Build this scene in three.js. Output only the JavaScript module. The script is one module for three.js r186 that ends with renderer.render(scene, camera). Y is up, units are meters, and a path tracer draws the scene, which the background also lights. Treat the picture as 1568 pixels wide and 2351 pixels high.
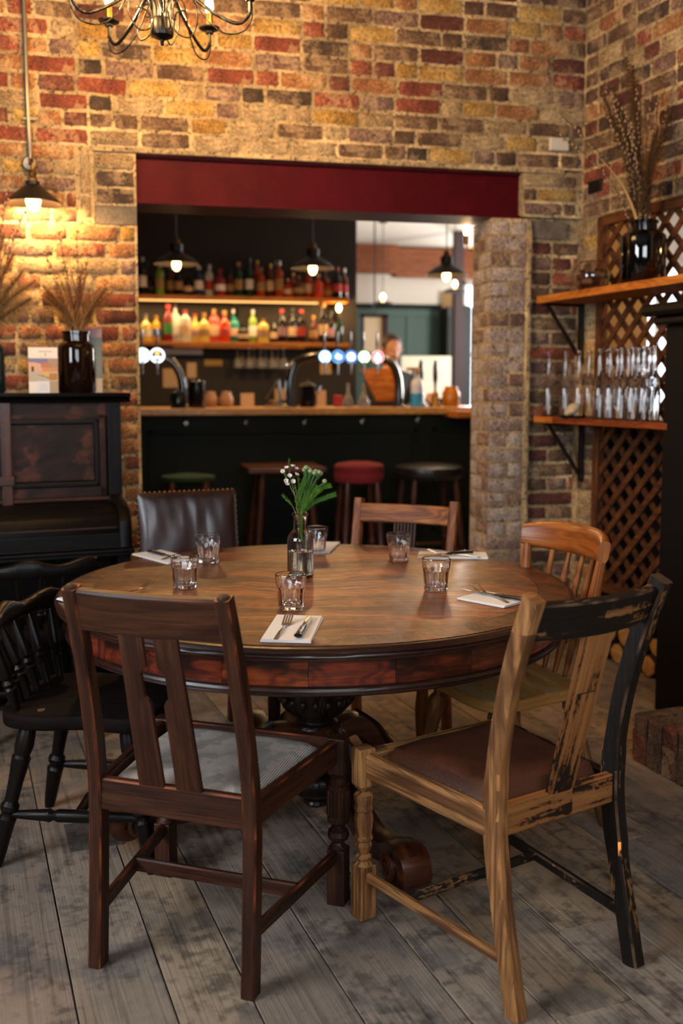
import * as THREE from 'three';
import { mergeGeometries, toCreasedNormals } from 'three/addons/utils/BufferGeometryUtils.js';
import { RoundedBoxGeometry } from 'three/addons/geometries/RoundedBoxGeometry.js';
import { RectAreaLightUniformsLib } from 'three/addons/lights/RectAreaLightUniformsLib.js';
import { MarchingCubes } from 'three/addons/objects/MarchingCubes.js';

// ------------------------------------------------------------------ camera, sky, daylight, exposure
const scene = new THREE.Scene();
const V = (x, y, z) => new THREE.Vector3(x, y, z);
const rad = (d) => (d * Math.PI) / 180;
const FPX = 2286, EYE = 1.35, PITCH = rad(5.5), YAW = rad(12.6), PCY = 889 + FPX * Math.tan(PITCH);
const camera = new THREE.PerspectiveCamera((2 * Math.atan(1175.5 / FPX) * 180) / Math.PI, 1568 / 2351, 0.05, 60);
camera.position.set(0, EYE, 0);
camera.rotation.set(-PITCH, -YAW, 0, 'YXZ');
camera.setViewOffset(1568, 2351, 0, 1175.5 - PCY, 1568, 2351);
camera.focus = 2.65;
camera.userData.fStop = 2.0;
camera.updateMatrixWorld(true);

const renderer = new THREE.WebGLRenderer({ antialias: true });
renderer.toneMapping = THREE.LinearToneMapping;
renderer.toneMappingExposure = 1.4;
renderer.shadowMap.enabled = true;
scene.background = new THREE.Color(0.75, 0.87, 1.0);
scene.backgroundIntensity = 3;
RectAreaLightUniformsLib.init();

function areaLight(name, color, intensity, w, h, at, to) {
  const l = new THREE.RectAreaLight(color, intensity, w, h);
  l.name = name;
  l.position.copy(at);
  l.lookAt(to);
  scene.add(l);
  return l;
}
const DAY = new THREE.Color(0.90, 0.95, 1.0);
// daylight entering by the room's two windows and by the far room's window
areaLight('daylight_left', DAY, 11, 1.5, 1.4, V(-2.28, 2.05, -1.15), V(0, 2.05, -1.15));
areaLight('daylight_front', DAY, 4.3, 1.9, 1.5, V(0.3, 2.1, 1.18), V(0.3, 2.1, -2));
areaLight('daylight_far_room', new THREE.Color(1, 0.97, 0.93), 40, 0.9, 0.9, V(4.86, 2.0, -8.6), V(2, 1.7, -10.4));
areaLight('daylight_far_end', new THREE.Color(1, 0.97, 0.93), 22, 0.55, 1.7, V(4.4, 1.75, -11.6), V(3.4, 1.6, -9));

// pixel of the photograph -> point on a plane of the place
const camRt = V(Math.cos(YAW), 0, Math.sin(YAW)), camFw = V(Math.sin(YAW) * Math.cos(PITCH), -Math.sin(PITCH), -Math.cos(YAW) * Math.cos(PITCH));
const camUp = camRt.clone().cross(camFw);
const ray = (x, y) => camFw.clone().addScaledVector(camRt, (x - 784) / FPX).addScaledVector(camUp, -(y - PCY) / FPX);
const atY = (x, y, Y) => { const r = ray(x, y); return V(0, EYE, 0).addScaledVector(r, (Y - EYE) / r.y); };
const atZ = (x, y, Z) => { const r = ray(x, y); return V(0, EYE, 0).addScaledVector(r, Z / r.z); };
const inFrame = (p, m = 25) => {
  const d = p.clone().sub(V(0, EYE, 0)), z = d.dot(camFw);
  if (z < 0.1) return false;
  const x = 784 + (FPX * d.dot(camRt)) / z, y = PCY - (FPX * d.dot(camUp)) / z;
  return x > -m && x < 1568 + m && y > -m && y < 2351 + m;
};

// ------------------------------------------------------------------ random, noise fields, textures
function rng(seed) { let s = seed >>> 0; return () => { s = (s + 0x6d2b79f5) | 0; let t = Math.imul(s ^ (s >>> 15), 1 | s); t = (t + Math.imul(t ^ (t >>> 7), 61 | t)) ^ t; return ((t ^ (t >>> 14)) >>> 0) / 4294967296; }; }
const R0 = rng(7);
const rr = (a, b, r = R0) => a + (b - a) * r();
const clamp = (x, a = 0, b = 1) => Math.min(b, Math.max(a, x));
const mix = (a, b, t) => a + (b - a) * t;
const sstep = (a, b, x) => { const t = clamp((x - a) / (b - a)); return t * t * (3 - 2 * t); };
const N = 1024, NM = N - 1;
function field(seed, fx, fy, oct, gain = 0.5) {
  const out = new Float32Array(N * N), r = rng(seed);
  let amp = 1, tot = 0;
  for (let o = 0; o < oct; o++, fx *= 2, fy *= 2, amp *= gain) {
    if (fx > N / 2 || fy > N / 2) break;
    const g = new Float32Array(fx * fy);
    for (let i = 0; i < g.length; i++) g[i] = r();
    tot += amp;
    for (let y = 0; y < N; y++) {
      const v = (y / N) * fy, y0 = Math.floor(v), ty = v - y0, sy = ty * ty * (3 - 2 * ty), ra = (y0 % fy) * fx, rb = ((y0 + 1) % fy) * fx;
      for (let x = 0; x < N; x++) {
        const u = (x / N) * fx, x0 = Math.floor(u), tx = u - x0, sx = tx * tx * (3 - 2 * tx), xa = x0 % fx, xb = (x0 + 1) % fx;
        const a = g[ra + xa], b = g[ra + xb], c = g[rb + xa], d = g[rb + xb];
        out[y * N + x] += amp * (a + (b - a) * sx + (c + (d - c) * sx - a - (b - a) * sx) * sy);
      }
    }
  }
  for (let i = 0; i < out.length; i++) out[i] = clamp((out[i] / tot - 0.5) * 1.6 + 0.5);
  return out;
}
const F = { cloud: field(1, 4, 4, 6), blot: field(2, 9, 9, 5), fine: field(3, 60, 60, 4), grain: field(4, 3, 90, 4, 0.6), streak: field(5, 2, 24, 6, 0.6), warp: field(6, 2, 5, 4), pit: field(8, 120, 120, 2) };
const fat = (f, x, y) => f[((y & NM) << 10) | (x & NM)];
const hex = (h) => { const c = parseInt(h.slice(1), 16); return [c >> 16, (c >> 8) & 255, c & 255]; };
const mix3 = (a, b, t) => [a[0] + (b[0] - a[0]) * t, a[1] + (b[1] - a[1]) * t, a[2] + (b[2] - a[2]) * t];
function tex(w, h, fn, size, srgb = true) {
  const d = new Uint8Array(w * h * 4);
  for (let y = 0, i = 0; y < h; y++) for (let x = 0; x < w; x++, i += 4) {
    const c = fn(x, y);
    if (typeof c === 'number') d[i] = d[i + 1] = d[i + 2] = clamp(c) * 255; else { d[i] = clamp(c[0], 0, 255); d[i + 1] = clamp(c[1], 0, 255); d[i + 2] = clamp(c[2], 0, 255); }
    d[i + 3] = 255;
  }
  const t = new THREE.DataTexture(d, w, h, THREE.RGBAFormat);
  t.wrapS = t.wrapT = THREE.RepeatWrapping; t.magFilter = THREE.LinearFilter; t.minFilter = THREE.LinearMipmapLinearFilter; t.generateMipmaps = true;
  if (srgb) t.colorSpace = THREE.SRGBColorSpace;
  if (size) t.repeat.set(1 / size[0], 1 / size[1]);
  t.needsUpdate = true;
  return t;
}
const std = (o) => new THREE.MeshStandardMaterial(o), phys = (o) => new THREE.MeshPhysicalMaterial(o);
// wood with the grain along u; size in metres
function woodTex(dark, mid, light, { k = 7, sx = 1, seed = 0, w = 512, size = [0.9, 0.45], pores = 0.5, stain = 0.2, rings = 1 } = {}) {
  const D = hex(dark), Mi = hex(mid), L = hex(light), ox = seed * 131, oy = seed * 277, st = N / w;
  return tex(w, w, (x, y) => {
    const X = x * st * sx + ox, Y = y * st + oy;
    const wv = fat(F.warp, X | 0, Y | 0), g = fat(F.grain, X | 0, Y | 0), s = fat(F.streak, (X * 2) | 0, Y | 0);
    const ring = 0.5 + 0.5 * Math.sin(((y / w) * k + wv * 5) * 6.283);
    let t = clamp(0.25 + 0.3 * (ring - 0.5) * rings + 0.55 * s + 0.25 * (g - 0.5));
    let c = t < 0.5 ? mix3(D, Mi, t * 2) : mix3(Mi, L, t * 2 - 1);
    c = mix3(c, D, pores * sstep(0.56, 0.8, g) * 0.7);
    c = mix3(c, D, stain * sstep(0.5, 0.78, fat(F.cloud, X | 0, Y | 0) * 0.5 + fat(F.blot, (X * 0.5) | 0, (Y * 2) | 0) * 0.5));
    return c;
  }, size);
}
// paint worn through to wood; cover 0..1 says how much paint is left
function wornTex(paint, dark, light, cover, seed, w = 512, size = [0.7, 0.35]) {
  const P = hex(paint), D = hex(dark), L = hex(light), ox = seed * 97, oy = seed * 211, st = N / w;
  return tex(w, w, (x, y) => {
    const X = (x * st + ox) | 0, Y = (y * st + oy) | 0;
    const g = fat(F.grain, X, Y), s = fat(F.streak, X, Y), b = fat(F.blot, X >> 1, Y), f = fat(F.fine, X, Y);
    const wood = mix3(D, L, clamp(0.3 + s * 0.45 + (b - 0.5) * 0.5 + (g - 0.5) * 0.3));
    const m = sstep(-0.05, 0.06, cover - (0.46 * b + 0.2 * s + 0.14 * g + 0.2 * f));
    return mix3(wood, mix3(P, L, 0.06 * f), m);
  }, size);
}
const bumpT = {
  grain: tex(512, 512, (x, y) => 0.6 * fat(F.grain, x * 2, y * 2) + 0.4 * fat(F.streak, x * 2, y * 2), [0.7, 0.35], false),
  rough: tex(512, 512, (x, y) => 0.5 * fat(F.fine, x * 2, y * 2) + 0.5 * fat(F.blot, x * 2, y * 2), [0.35, 0.35], false),
  pits: tex(512, 512, (x, y) => 1 - sstep(0.6, 0.85, fat(F.pit, x * 2, y * 2)) * 0.7 - 0.3 * fat(F.fine, x, y), [0.3, 0.3], false),
};

// ------------------------------------------------------------------ geometry helpers
function boxUV(g, seed) {
  if (g.index) g = g.toNonIndexed();
  g.computeBoundingBox();
  const s = g.boundingBox.getSize(V(0, 0, 0)), dims = [s.x, s.y, s.z], long = dims.indexOf(Math.max(...dims));
  const p = g.attributes.position, n = p.count, uv = new Float32Array(n * 2), a = V(), b = V(), c = V();
  const ou = seed ?? R0() * 3, ov = R0() * 3;
  for (let i = 0; i < n; i += 3) {
    a.fromBufferAttribute(p, i); b.fromBufferAttribute(p, i + 1).sub(a); c.fromBufferAttribute(p, i + 2).sub(a);
    b.cross(c);
    const m = [Math.abs(b.x), Math.abs(b.y), Math.abs(b.z)], ax = m.indexOf(Math.max(...m));
    let rest = [0, 1, 2].filter((k) => k !== ax);
    if (rest[1] === long) rest = [rest[1], rest[0]];
    for (let k = 0; k < 3; k++) { uv[(i + k) * 2] = p.getComponent(i + k, rest[0]) + ou; uv[(i + k) * 2 + 1] = p.getComponent(i + k, rest[1]) + ov; }
  }
  g.setAttribute('uv', new THREE.BufferAttribute(uv, 2));
  return g;
}
const fin = (g, crease = 0.7) => boxUV(crease == null ? g : toCreasedNormals(g, crease));
function tf(g, p = [0, 0, 0], r = [0, 0, 0], s = 1) {
  const m = new THREE.Matrix4().compose(V(...p), new THREE.Quaternion().setFromEuler(new THREE.Euler(...r)), typeof s === 'number' ? V(s, s, s) : V(...s));
  return g.applyMatrix4(m);
}
const rbox = (w, h, d, r = 0.004, p = [0, 0, 0], rot = [0, 0, 0]) => boxUV(tf(new RoundedBoxGeometry(w, h, d, 1, Math.min(r, w / 2.01, h / 2.01, d / 2.01)), p, rot));
const lathe = (pts, seg = 24, crease = 0.6) => fin(new THREE.LatheGeometry(pts.map(([r, y]) => new THREE.Vector2(Math.max(r, 0), y)), seg), crease);
const circ = (n, r = 1) => Array.from({ length: n }, (_, i) => [r * Math.cos((i / n) * 6.2832), r * Math.sin((i / n) * 6.2832)]);
const chamfer = (w, h, c) => { const a = w / 2, b = h / 2; return [[a, -b + c], [a, b - c], [a - c, b], [-a + c, b], [-a, b - c], [-a, -b + c], [-a + c, -b], [a - c, -b]]; };
// sweep a closed section along points; sec(t) gives [a, b] pairs, a along the binormal ref, b along the normal. wear: colour factor on odd (chamfer) sides
function sweep(path, sec, { ref = V(1, 0, 0), wear = null, crease = 0.6, closed = false, caps = true, seed = 1 } = {}) {
  const n = path.length, rings = [];
  for (let i = 0; i < n; i++) {
    const t = closed ? path[(i + 1) % n].clone().sub(path[(i + n - 1) % n]) : path[Math.min(i + 1, n - 1)].clone().sub(path[Math.max(i - 1, 0)]);
    t.normalize();
    const nn = t.clone().cross(ref).normalize(), bb = nn.clone().cross(t).normalize();
    const s = typeof sec === 'function' ? sec(i / (n - 1), i) : sec;
    rings.push(s.map(([a, b]) => path[i].clone().addScaledVector(bb, a).addScaledVector(nn, b)));
  }
  const pos = [], col = [], m = rings[0].length, r = rng(seed);
  const cv = rings.map(() => rings[0].map(() => (r() < 0.55 ? 0 : r())));
  const push = (p, k) => { pos.push(p.x, p.y, p.z); if (wear) for (let c = 0; c < 3; c++) col.push(mix(1, wear[c], k)); };
  const quad = (a, b, c, d, w) => { push(a, w[0]); push(b, w[1]); push(c, w[2]); push(a, w[0]); push(c, w[2]); push(d, w[3]); };
  for (let i = 0; i < (closed ? n : n - 1); i++) for (let k = 0; k < m; k++) {
    const j = (i + 1) % n, l = (k + 1) % m, o = k % 2 ? 1 : 0;
    quad(rings[i][k], rings[i][l], rings[j][l], rings[j][k], [o * cv[i][k], o * cv[i][k], o * cv[j][k], o * cv[j][k]]);
  }
  if (!closed && caps) for (const [i, flip] of [[0, true], [n - 1, false]]) {
    const c = rings[i].reduce((s, p) => s.add(p), V(0, 0, 0)).multiplyScalar(1 / m);
    for (let k = 0; k < m; k++) { const a = rings[i][k], b = rings[i][(k + 1) % m], w = wear ? 0.5 : 0; if (flip) { push(c, w); push(b, w); push(a, w); } else { push(c, w); push(a, w); push(b, w); } }
  }
  let g = new THREE.BufferGeometry();
  g.setAttribute('position', new THREE.Float32BufferAttribute(pos, 3));
  if (wear) g.setAttribute('color', new THREE.Float32BufferAttribute(col, 3));
  g = toCreasedNormals(g, crease);
  return boxUV(g);
}
const lerpPath = (a, b, n) => Array.from({ length: n + 1 }, (_, i) => a.clone().lerp(b, i / n));
const curve = (pts, n) => new THREE.CatmullRomCurve3(pts.map((p) => (p.isVector3 ? p : V(...p)))).getPoints(n);
const bar = (a, b, w, h, { c = 0.004, n = 8, ref = V(0, 1, 0), wear = null, seed = 1 } = {}) => sweep(lerpPath(V(...a), V(...b), n), chamfer(w, h, c), { ref, wear, seed });
const tube = (pts, r, seg = 8, n = 24, ref = V(0.31, 0.2, 0.93)) => sweep(curve(pts, n), typeof r === 'function' ? (t) => circ(seg, r(t)) : circ(seg, r), { ref, crease: 1.2 });
// a turned member from a to b; profile [radius, share of the length]
function turned(a, b, profile, seg = 20, crease = 0.5) {
  const A = V(...a), B = V(...b), d = B.clone().sub(A), len = d.length();
  const g = lathe([[0, profile[0][1] * len], ...profile.map(([r, t]) => [r, t * len]), [0, profile[profile.length - 1][1] * len]], seg, crease);
  g.applyMatrix4(new THREE.Matrix4().compose(A, new THREE.Quaternion().setFromUnitVectors(V(0, 1, 0), d.normalize()), V(1, 1, 1)));
  return g;
}
function slab(pts, depth, bevel = 0.003, crease = 0.6) { // outline in xy, centred on z
  const s = new THREE.Shape(pts.map(([x, y]) => new THREE.Vector2(x, y)));
  const g = new THREE.ExtrudeGeometry(s, { depth: depth - 2 * bevel, bevelEnabled: bevel > 0, bevelSize: bevel, bevelThickness: bevel, bevelSegments: 2, curveSegments: 12 });
  g.translate(0, 0, -(depth - 2 * bevel) / 2);
  g.deleteAttribute('uv');
  return fin(g, crease);
}
const merge = (list) => mergeGeometries(list.map((g) => (g.index ? g.toNonIndexed() : g)));

// ------------------------------------------------------------------ scene tree helpers
const taken = new Map();
function numbered(name) { const k = taken.get(name) ?? 0; taken.set(name, k + 1); return k ? `${name}_${String(k).padStart(3, '0')}` : name; }
const shade = (o) => o.traverse((c) => { if (c.isMesh) { c.castShadow = true; c.receiveShadow = true; } });
function tag(o, label, category, group) { o.userData.label = label; o.userData.category = category; if (group) o.userData.group = group; return o; }
function thing(name, label, category, pos = [0, 0, 0], turn = 0, group) {
  const o = new THREE.Group(); o.name = numbered(name); scene.add(o);
  if (pos.isVector3) o.position.copy(pos); else o.position.set(...pos);
  o.rotation.y = turn;
  return tag(o, label, category, group);
}
function part(name, g, m, parent, label) {
  const o = new THREE.Mesh(g, m); o.name = name; o.castShadow = o.receiveShadow = true; parent.add(o);
  if (label) o.userData.label = label;
  return o;
}
function single(name, label, category, g, m, pos = [0, 0, 0], turn = 0, group) {
  const o = part(numbered(name), g, m, scene);
  if (pos.isVector3) o.position.copy(pos); else o.position.set(...pos);
  o.rotation.y = turn;
  return tag(o, label, category, group);
}
function struct(name, g, m, label, parent = scene) {
  const o = g ? part(parent === scene ? numbered(name) : name, g, m, parent) : Object.assign(new THREE.Group(), { name: numbered(name) });
  if (!g) parent.add(o);
  if (parent === scene) { o.userData.kind = 'structure'; o.userData.label = label; o.userData.category = name.split('_')[0]; }
  return o;
}
function copyOf(src, label, pos, turn = 0, group) {
  const o = src.clone(); o.name = numbered(src.name.replace(/_\d{3}$/, '')); scene.add(o);
  if (pos.isVector3) o.position.copy(pos); else o.position.set(...pos);
  o.rotation.y = turn; o.userData = { ...src.userData };
  if (label) o.userData.label = label;
  if (group) o.userData.group = group;
  return o;
}
// ------------------------------------------------------------------ the place: frames
const ZW = -4.7;                                        // room face of the back wall
const TH = rad(8.5), CORNER = atZ(1330, 700, ZW).setY(0);
const DW = V(Math.sin(TH), 0, Math.cos(TH)), NW = V(Math.cos(TH), 0, -Math.sin(TH)); // along the right wall towards the viewer, and out of the room
const WTURN = -(Math.PI / 2 - TH);                      // local x runs along the right wall, local z into the room
const onRight = (s, y, off = 0) => CORNER.clone().addScaledVector(DW, s).addScaledVector(NW, -off).setY(y);
const rayRight = (x, y, off = 0) => { const r = ray(x, y), p = CORNER.clone().addScaledVector(NW, -off), t = p.dot(NW) / r.dot(NW); const P = V(0, EYE, 0).addScaledVector(r, t); return [P.clone().sub(CORNER).dot(DW), P.y]; };

// ------------------------------------------------------------------ materials of the shell
const MORTAR = '#c0a57c';
function brickMat(a, b, c, seed, smear = 0.5, mortar = MORTAR) {
  const A = hex(a), B = hex(b), C = hex(c), Mo = hex(mortar), ox = seed * 173, oy = seed * 59;
  const map = tex(512, 512, (x, y) => {
    const X = x * 2 + ox, Y = y * 2 + oy, cl = fat(F.cloud, X, Y), bl = fat(F.blot, X, Y), f = fat(F.fine, X, Y), p = fat(F.pit, X, Y);
    let k = cl < 0.5 ? mix3(A, B, cl * 2) : mix3(B, C, cl * 2 - 1);
    k = mix3(k, A, 0.5 * sstep(0.55, 0.8, bl));
    k = [k[0] * (0.82 + 0.36 * f), k[1] * (0.82 + 0.36 * f), k[2] * (0.82 + 0.36 * f)];
    k = mix3(k, [30, 24, 20], 0.7 * sstep(0.72, 0.86, p));
    return mix3(k, Mo, smear * sstep(0.52, 0.72, fat(F.blot, X + 400, Y + 300) * 0.7 + f * 0.3));
  }, [0.5, 0.5]);
  return std({ map, roughness: 0.93, bumpMap: bumpT.pits, bumpScale: 0.003 });
}
const BR = {
  red: brickMat('#6b3324', '#8c4a35', '#a06448', 1), deep: brickMat('#4c2820', '#68382b', '#7a4a3a', 2, 0.3), orange: brickMat('#855636', '#a37247', '#b38a5c', 3),
  yellow: brickMat('#8f6a30', '#ad8743', '#bd9a58', 4, 0.3), buff: brickMat('#8c7250', '#a58c66', '#b39c78', 5, 0.5), brown: brickMat('#4d382a', '#6c513c', '#84694d', 6, 0.4),
  burnt: brickMat('#2e241e', '#4e3d30', '#705a45', 7, 0.45), mauve: brickMat('#5d443c', '#785c50', '#8b7062', 8, 0.45),
  pale: brickMat('#8f7c72', '#ab988d', '#b8aaa0', 9, 0.5, '#c0b2a2'), pale2: brickMat('#7d655b', '#988277', '#ab9c90', 10, 0.5, '#c0b2a2'), sooty: brickMat('#3c2c23', '#5b4433', '#705744', 11, 0.3, '#86705a'),
};
const mortarTex = tex(1024, 1024, (x, y) => { const c = hex(MORTAR), k = 0.72 + 0.36 * fat(F.blot, x, y) * fat(F.cloud, x, y) * 1.6 + 0.22 * (fat(F.fine, x, y) - 0.5); const d = sstep(0.74, 0.9, fat(F.pit, x, y)) * 0.5; return [c[0] * k * (1 - d), c[1] * k * (1 - d), c[2] * k * 0.98 * (1 - d)]; }, [1.1, 1.1]);
const M = {
  mortar: std({ map: mortarTex, roughness: 0.97, bumpMap: bumpT.rough, bumpScale: 0.008 }),
  mortarPale: std({ map: mortarTex, color: 0xf4f0ec, roughness: 0.97, bumpMap: bumpT.rough, bumpScale: 0.006 }),
  stone: std({ map: tex(512, 512, (x, y) => mix3([84, 76, 68], [128, 116, 102], fat(F.blot, x * 2, y * 2) * 0.7 + 0.3 * fat(F.fine, x * 2, y * 2)), [0.5, 0.5]), roughness: 0.95, bumpMap: bumpT.pits, bumpScale: 0.003 }),
  plaster: std({ color: 0x3a332c, roughness: 0.95 }), darkCeiling: std({ color: 0x2a2622, roughness: 0.95 }),
  redSteel: phys({ specularIntensity: 0.25, map: tex(512, 512, (x, y) => mix3([58, 0, 7], [78, 1, 12], fat(F.cloud, x * 2, y * 2) * 0.6 + 0.4 * fat(F.fine, x, y)), [0.8, 0.8]), roughness: 0.62, bumpMap: bumpT.rough, bumpScale: 0.001 }),
  greyWall: std({ color: 0x2c2724, roughness: 0.9, bumpMap: bumpT.rough, bumpScale: 0.001 }), white: std({ color: 0xc9c2b8, roughness: 0.9 }), cream: std({ color: 0xd6cbb4, roughness: 0.9 }),
  brownPaint: std({ map: woodTex('#5b2d14', '#84451f', '#9a5a2c', { seed: 3 }), roughness: 0.7 }), greenPaint: std({ color: 0x2c473f, roughness: 0.6 }), bottleGreen: phys({ color: 0x06100d, roughness: 0.6, specularIntensity: 0.3 }),
  maroon: std({ color: 0x2a1214, roughness: 0.7 }), black: std({ color: 0x0c0c0d, roughness: 0.55 }), blackIron: std({ color: 0x15130f, roughness: 0.5, metalness: 0.4 }),
  glassPane: phys({ color: 0xffffff, roughness: 0.02, transmission: 1, thickness: 0, ior: 1.5 }), windowWhite: std({ color: 0xc8c4ba, roughness: 0.6 }),
};
const floorMat = [];
for (let i = 0; i < 4; i++) {
  const tone = [['#2c241f', '#82705f', '#a99583'], ['#2a231e', '#78685a', '#9c8979'], ['#2e251e', '#86705b', '#ab947a'], ['#282320', '#75685e', '#97897d']][i].map(hex);
  const map = tex(1024, 1024, (x, y) => {
    const X = x + i * 311, Y = y + i * 177, g = fat(F.grain, X, Y), s = fat(F.streak, X * 2, Y), b = fat(F.blot, X, Y * 2), c = fat(F.cloud, X + 99, Y), f = fat(F.fine, X, Y);
    const t = clamp(0.46 + 0.6 * (c - 0.5) + 0.25 * (s - 0.5) + 0.35 * (f - 0.5));
    let k = mix3(tone[1], tone[2], t);
    k = mix3(k, tone[0], clamp(0.55 * sstep(0.44, 0.86, fat(F.blot, X * 2, Y * 2) * 0.3 + c * 0.25 + f * 0.45) + 0.22 * sstep(0.66, 0.9, g)));
    k = mix3(k, [58, 60, 66], 0.3 * sstep(0.6, 0.85, fat(F.blot, X + 517, Y + 88)));
    return mix3(k, [150, 138, 124], 0.35 * sstep(0.68, 0.85, fat(F.blot, X + 217, Y + 688) * 0.6 + f * 0.4));
  }, [1.3, 1.3]);
  floorMat.push(std({ map, roughness: 0.8, bumpMap: bumpT.grain, bumpScale: 0.0014 }));
}
const stonePatch = std({ map: floorMat[3].map, color: 0xa8aeb2, roughness: 0.9, bumpMap: bumpT.pits, bumpScale: 0.004 });

// ------------------------------------------------------------------ floor of boards, parallel to the right wall
const floor = struct('floor', rbox(5.6, 0.1, 7.6, 0.001, [0.4, -0.078, -1.2]), std({ color: 0x0f0d0b, roughness: 1 }), 'worn grey wooden floorboards of the dining room');
{
  const r = rng(21), geos = new Map(), cross = atY(120, 1796, 0).sub(CORNER).dot(DW);
  let q = -5.2;
  while (q < 0.6) {
    const w = [0.17, 0.185, 0.2, 0.215][Math.floor(r() * 4)];
    const leftSide = q < -2.05;
    let s = -0.05;
    const stops = leftSide ? [cross, cross + rr(1.7, 2.1, r), cross + 4] : [rr(0.9, 3.4, r), rr(4.2, 5.6, r)];
    stops.push(7.3);
    for (const e of stops) {
      if (e - s < 0.3) continue;
      const len = e - s, key = w + ':' + Math.round(len * 10);
      if (!geos.has(key)) geos.set(key, [0, 1].map(() => rbox(Math.round(len * 10) / 10 - 0.003, 0.026, w - 0.0035, 0.0022)));
      const g = geos.get(key)[Math.floor(r() * 2)];
      const m = floorMat[Math.floor(r() * 4)];
      const o = part('floorboard', g, m, floor);
      const p = CORNER.clone().addScaledVector(DW, (s + e) / 2).addScaledVector(NW, q + w / 2);
      o.position.set(p.x, -0.0135 + rr(-0.0012, 0.0012, r), p.z); o.rotation.y = WTURN; o.scale.x = len / (Math.round(len * 10) / 10);
      s = e;
    }
    q += w;
  }
  const pc = atY(215, 1915, 0);
  const o = part('stone_slab', rbox(0.2, 0.02, 0.16, 0.004), stonePatch, floor, 'pale stone slab let into the floorboards');
  o.position.set(pc.x, -0.0075, pc.z); o.rotation.y = WTURN;
}

// ------------------------------------------------------------------ bricks
const brickGeos = new Map();
function brickGeo(len, h, variant, rough = 1) {
  const key = len + ':' + h + ':' + variant + ':' + rough;
  if (brickGeos.has(key)) return brickGeos.get(key);
  const r = rng(variant * 977 + Math.round(len * 1000) + 5), nx = len > 0.15 ? 4 : 3, ny = 2, pos = [], uv = [], idx = [], ou = r() * 2, ov = r() * 2;
  const id = (i, j) => j * (nx + 1) + i;
  for (let j = 0; j <= ny; j++) for (let i = 0; i <= nx; i++) {
    const ex = i === 0 || i === nx, ey = j === 0 || j === ny;
    let x = (i / nx - 0.5) * len, y = (j / ny - 0.5) * h, z = rr(-0.0015, 0.0015, r);
    if (ex) x -= Math.sign(x) * rr(-0.001, 0.005, r) * rough; else x += rr(-0.008, 0.008, r);
    if (ey) y -= Math.sign(y) * rr(-0.001, 0.0045, r) * rough;
    if (ex || ey) z -= rr(0.0008, 0.0042, r);
    if (ex && ey) { z -= rr(0, 0.003, r); x -= Math.sign(x) * 0.004 * r() * rough; y -= Math.sign(y) * 0.004 * r() * rough; }
    pos.push(x, y, z); uv.push(x + ou, y + ov);
  }
  for (let j = 0; j < ny; j++) for (let i = 0; i < nx; i++) idx.push(id(i, j), id(i + 1, j), id(i + 1, j + 1), id(i, j), id(i + 1, j + 1), id(i, j + 1));
  const rim = [];
  for (let i = 0; i < nx; i++) rim.push(id(i, 0)); for (let j = 0; j < ny; j++) rim.push(id(nx, j)); for (let i = nx; i > 0; i--) rim.push(id(i, ny)); for (let j = ny; j > 0; j--) rim.push(id(0, j));
  const b0 = pos.length / 3;
  for (const k of rim) { pos.push(pos[k * 3] * 1.015, pos[k * 3 + 1] * 1.04, -0.03); uv.push(uv[k * 2] + 0.02, uv[k * 2 + 1] + 0.02); }
  rim.forEach((k, i) => { const n = (i + 1) % rim.length; idx.push(rim[n], k, b0 + i, rim[n], b0 + i, b0 + n); });
  const g = new THREE.BufferGeometry();
  g.setAttribute('position', new THREE.Float32BufferAttribute(pos, 3)); g.setAttribute('uv', new THREE.Float32BufferAttribute(uv, 2)); g.setIndex(idx); g.computeVertexNormals();
  brickGeos.set(key, g);
  return g;
}
// one course after another over a rectangle u0..u1, v0..v1 of the plane O + u U + v up, facing Nn
const restBricks = new Map();
function brickwork(parent, O, U, Nn, [u0, u1, v0, v1], palette, { seed = 1, course = 0.0755, bond = null, hidden = () => false, proud = 0, flat = 0.55, rough = 1 } = {}) {
  const r = rng(seed), turn = Math.atan2(Nn.x, Nn.z), rows = Math.max(1, Math.round((v1 - v0) / course)), ch = (v1 - v0) / rows;
  for (let k = 0; k < rows; k++) {
    let u = u0, first = true;
    const list = bond ? bond(k).slice() : null, v = v0 + (k + 0.5) * ch;
    while (u < u1 - 0.035) {
      let L = list ? list.shift() : [0.215, 0.215, 0.215, 0.1, 0.1, 0.155][Math.floor(r() * 6)];
      if (!list && first && k % 2) L = 0.1;
      first = false;
      if (L == null) break;
      if (u1 - (u + L) < 0.05) L = u1 - u - 0.006;
      const base = [0.1, 0.155, 0.215].reduce((a, b) => (Math.abs(b - L) < Math.abs(a - L) ? b : a));
      const uc = u + L / 2, P = O.clone().addScaledVector(U, uc).setY(O.y + v);
      const g = brickGeo(base, 0.0635, Math.floor(r() * 5), rough), m = palette(uc, v, r), lift = rr(-0.0025, 0.003, r) * flat + proud, roll = rr(-0.012, 0.012, r), sc = L / base, sy = (ch - 0.012) / 0.0635;
      u += L + 0.012;
      if (hidden(uc, v) || !inFrame(P)) {
        const c = g.clone(); c.applyMatrix4(new THREE.Matrix4().compose(P.clone().addScaledVector(Nn, lift), new THREE.Quaternion().setFromEuler(new THREE.Euler(0, turn, roll)), V(sc, sy, flat)));
        if (!restBricks.has(parent)) restBricks.set(parent, []);
        restBricks.get(parent).push(c);
        continue;
      }
      const o = part('brick', g, m, parent);
      o.position.copy(P).addScaledVector(Nn, lift); o.rotation.set(0, turn, roll); o.scale.set(sc, sy, flat);
    }
  }
}
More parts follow.
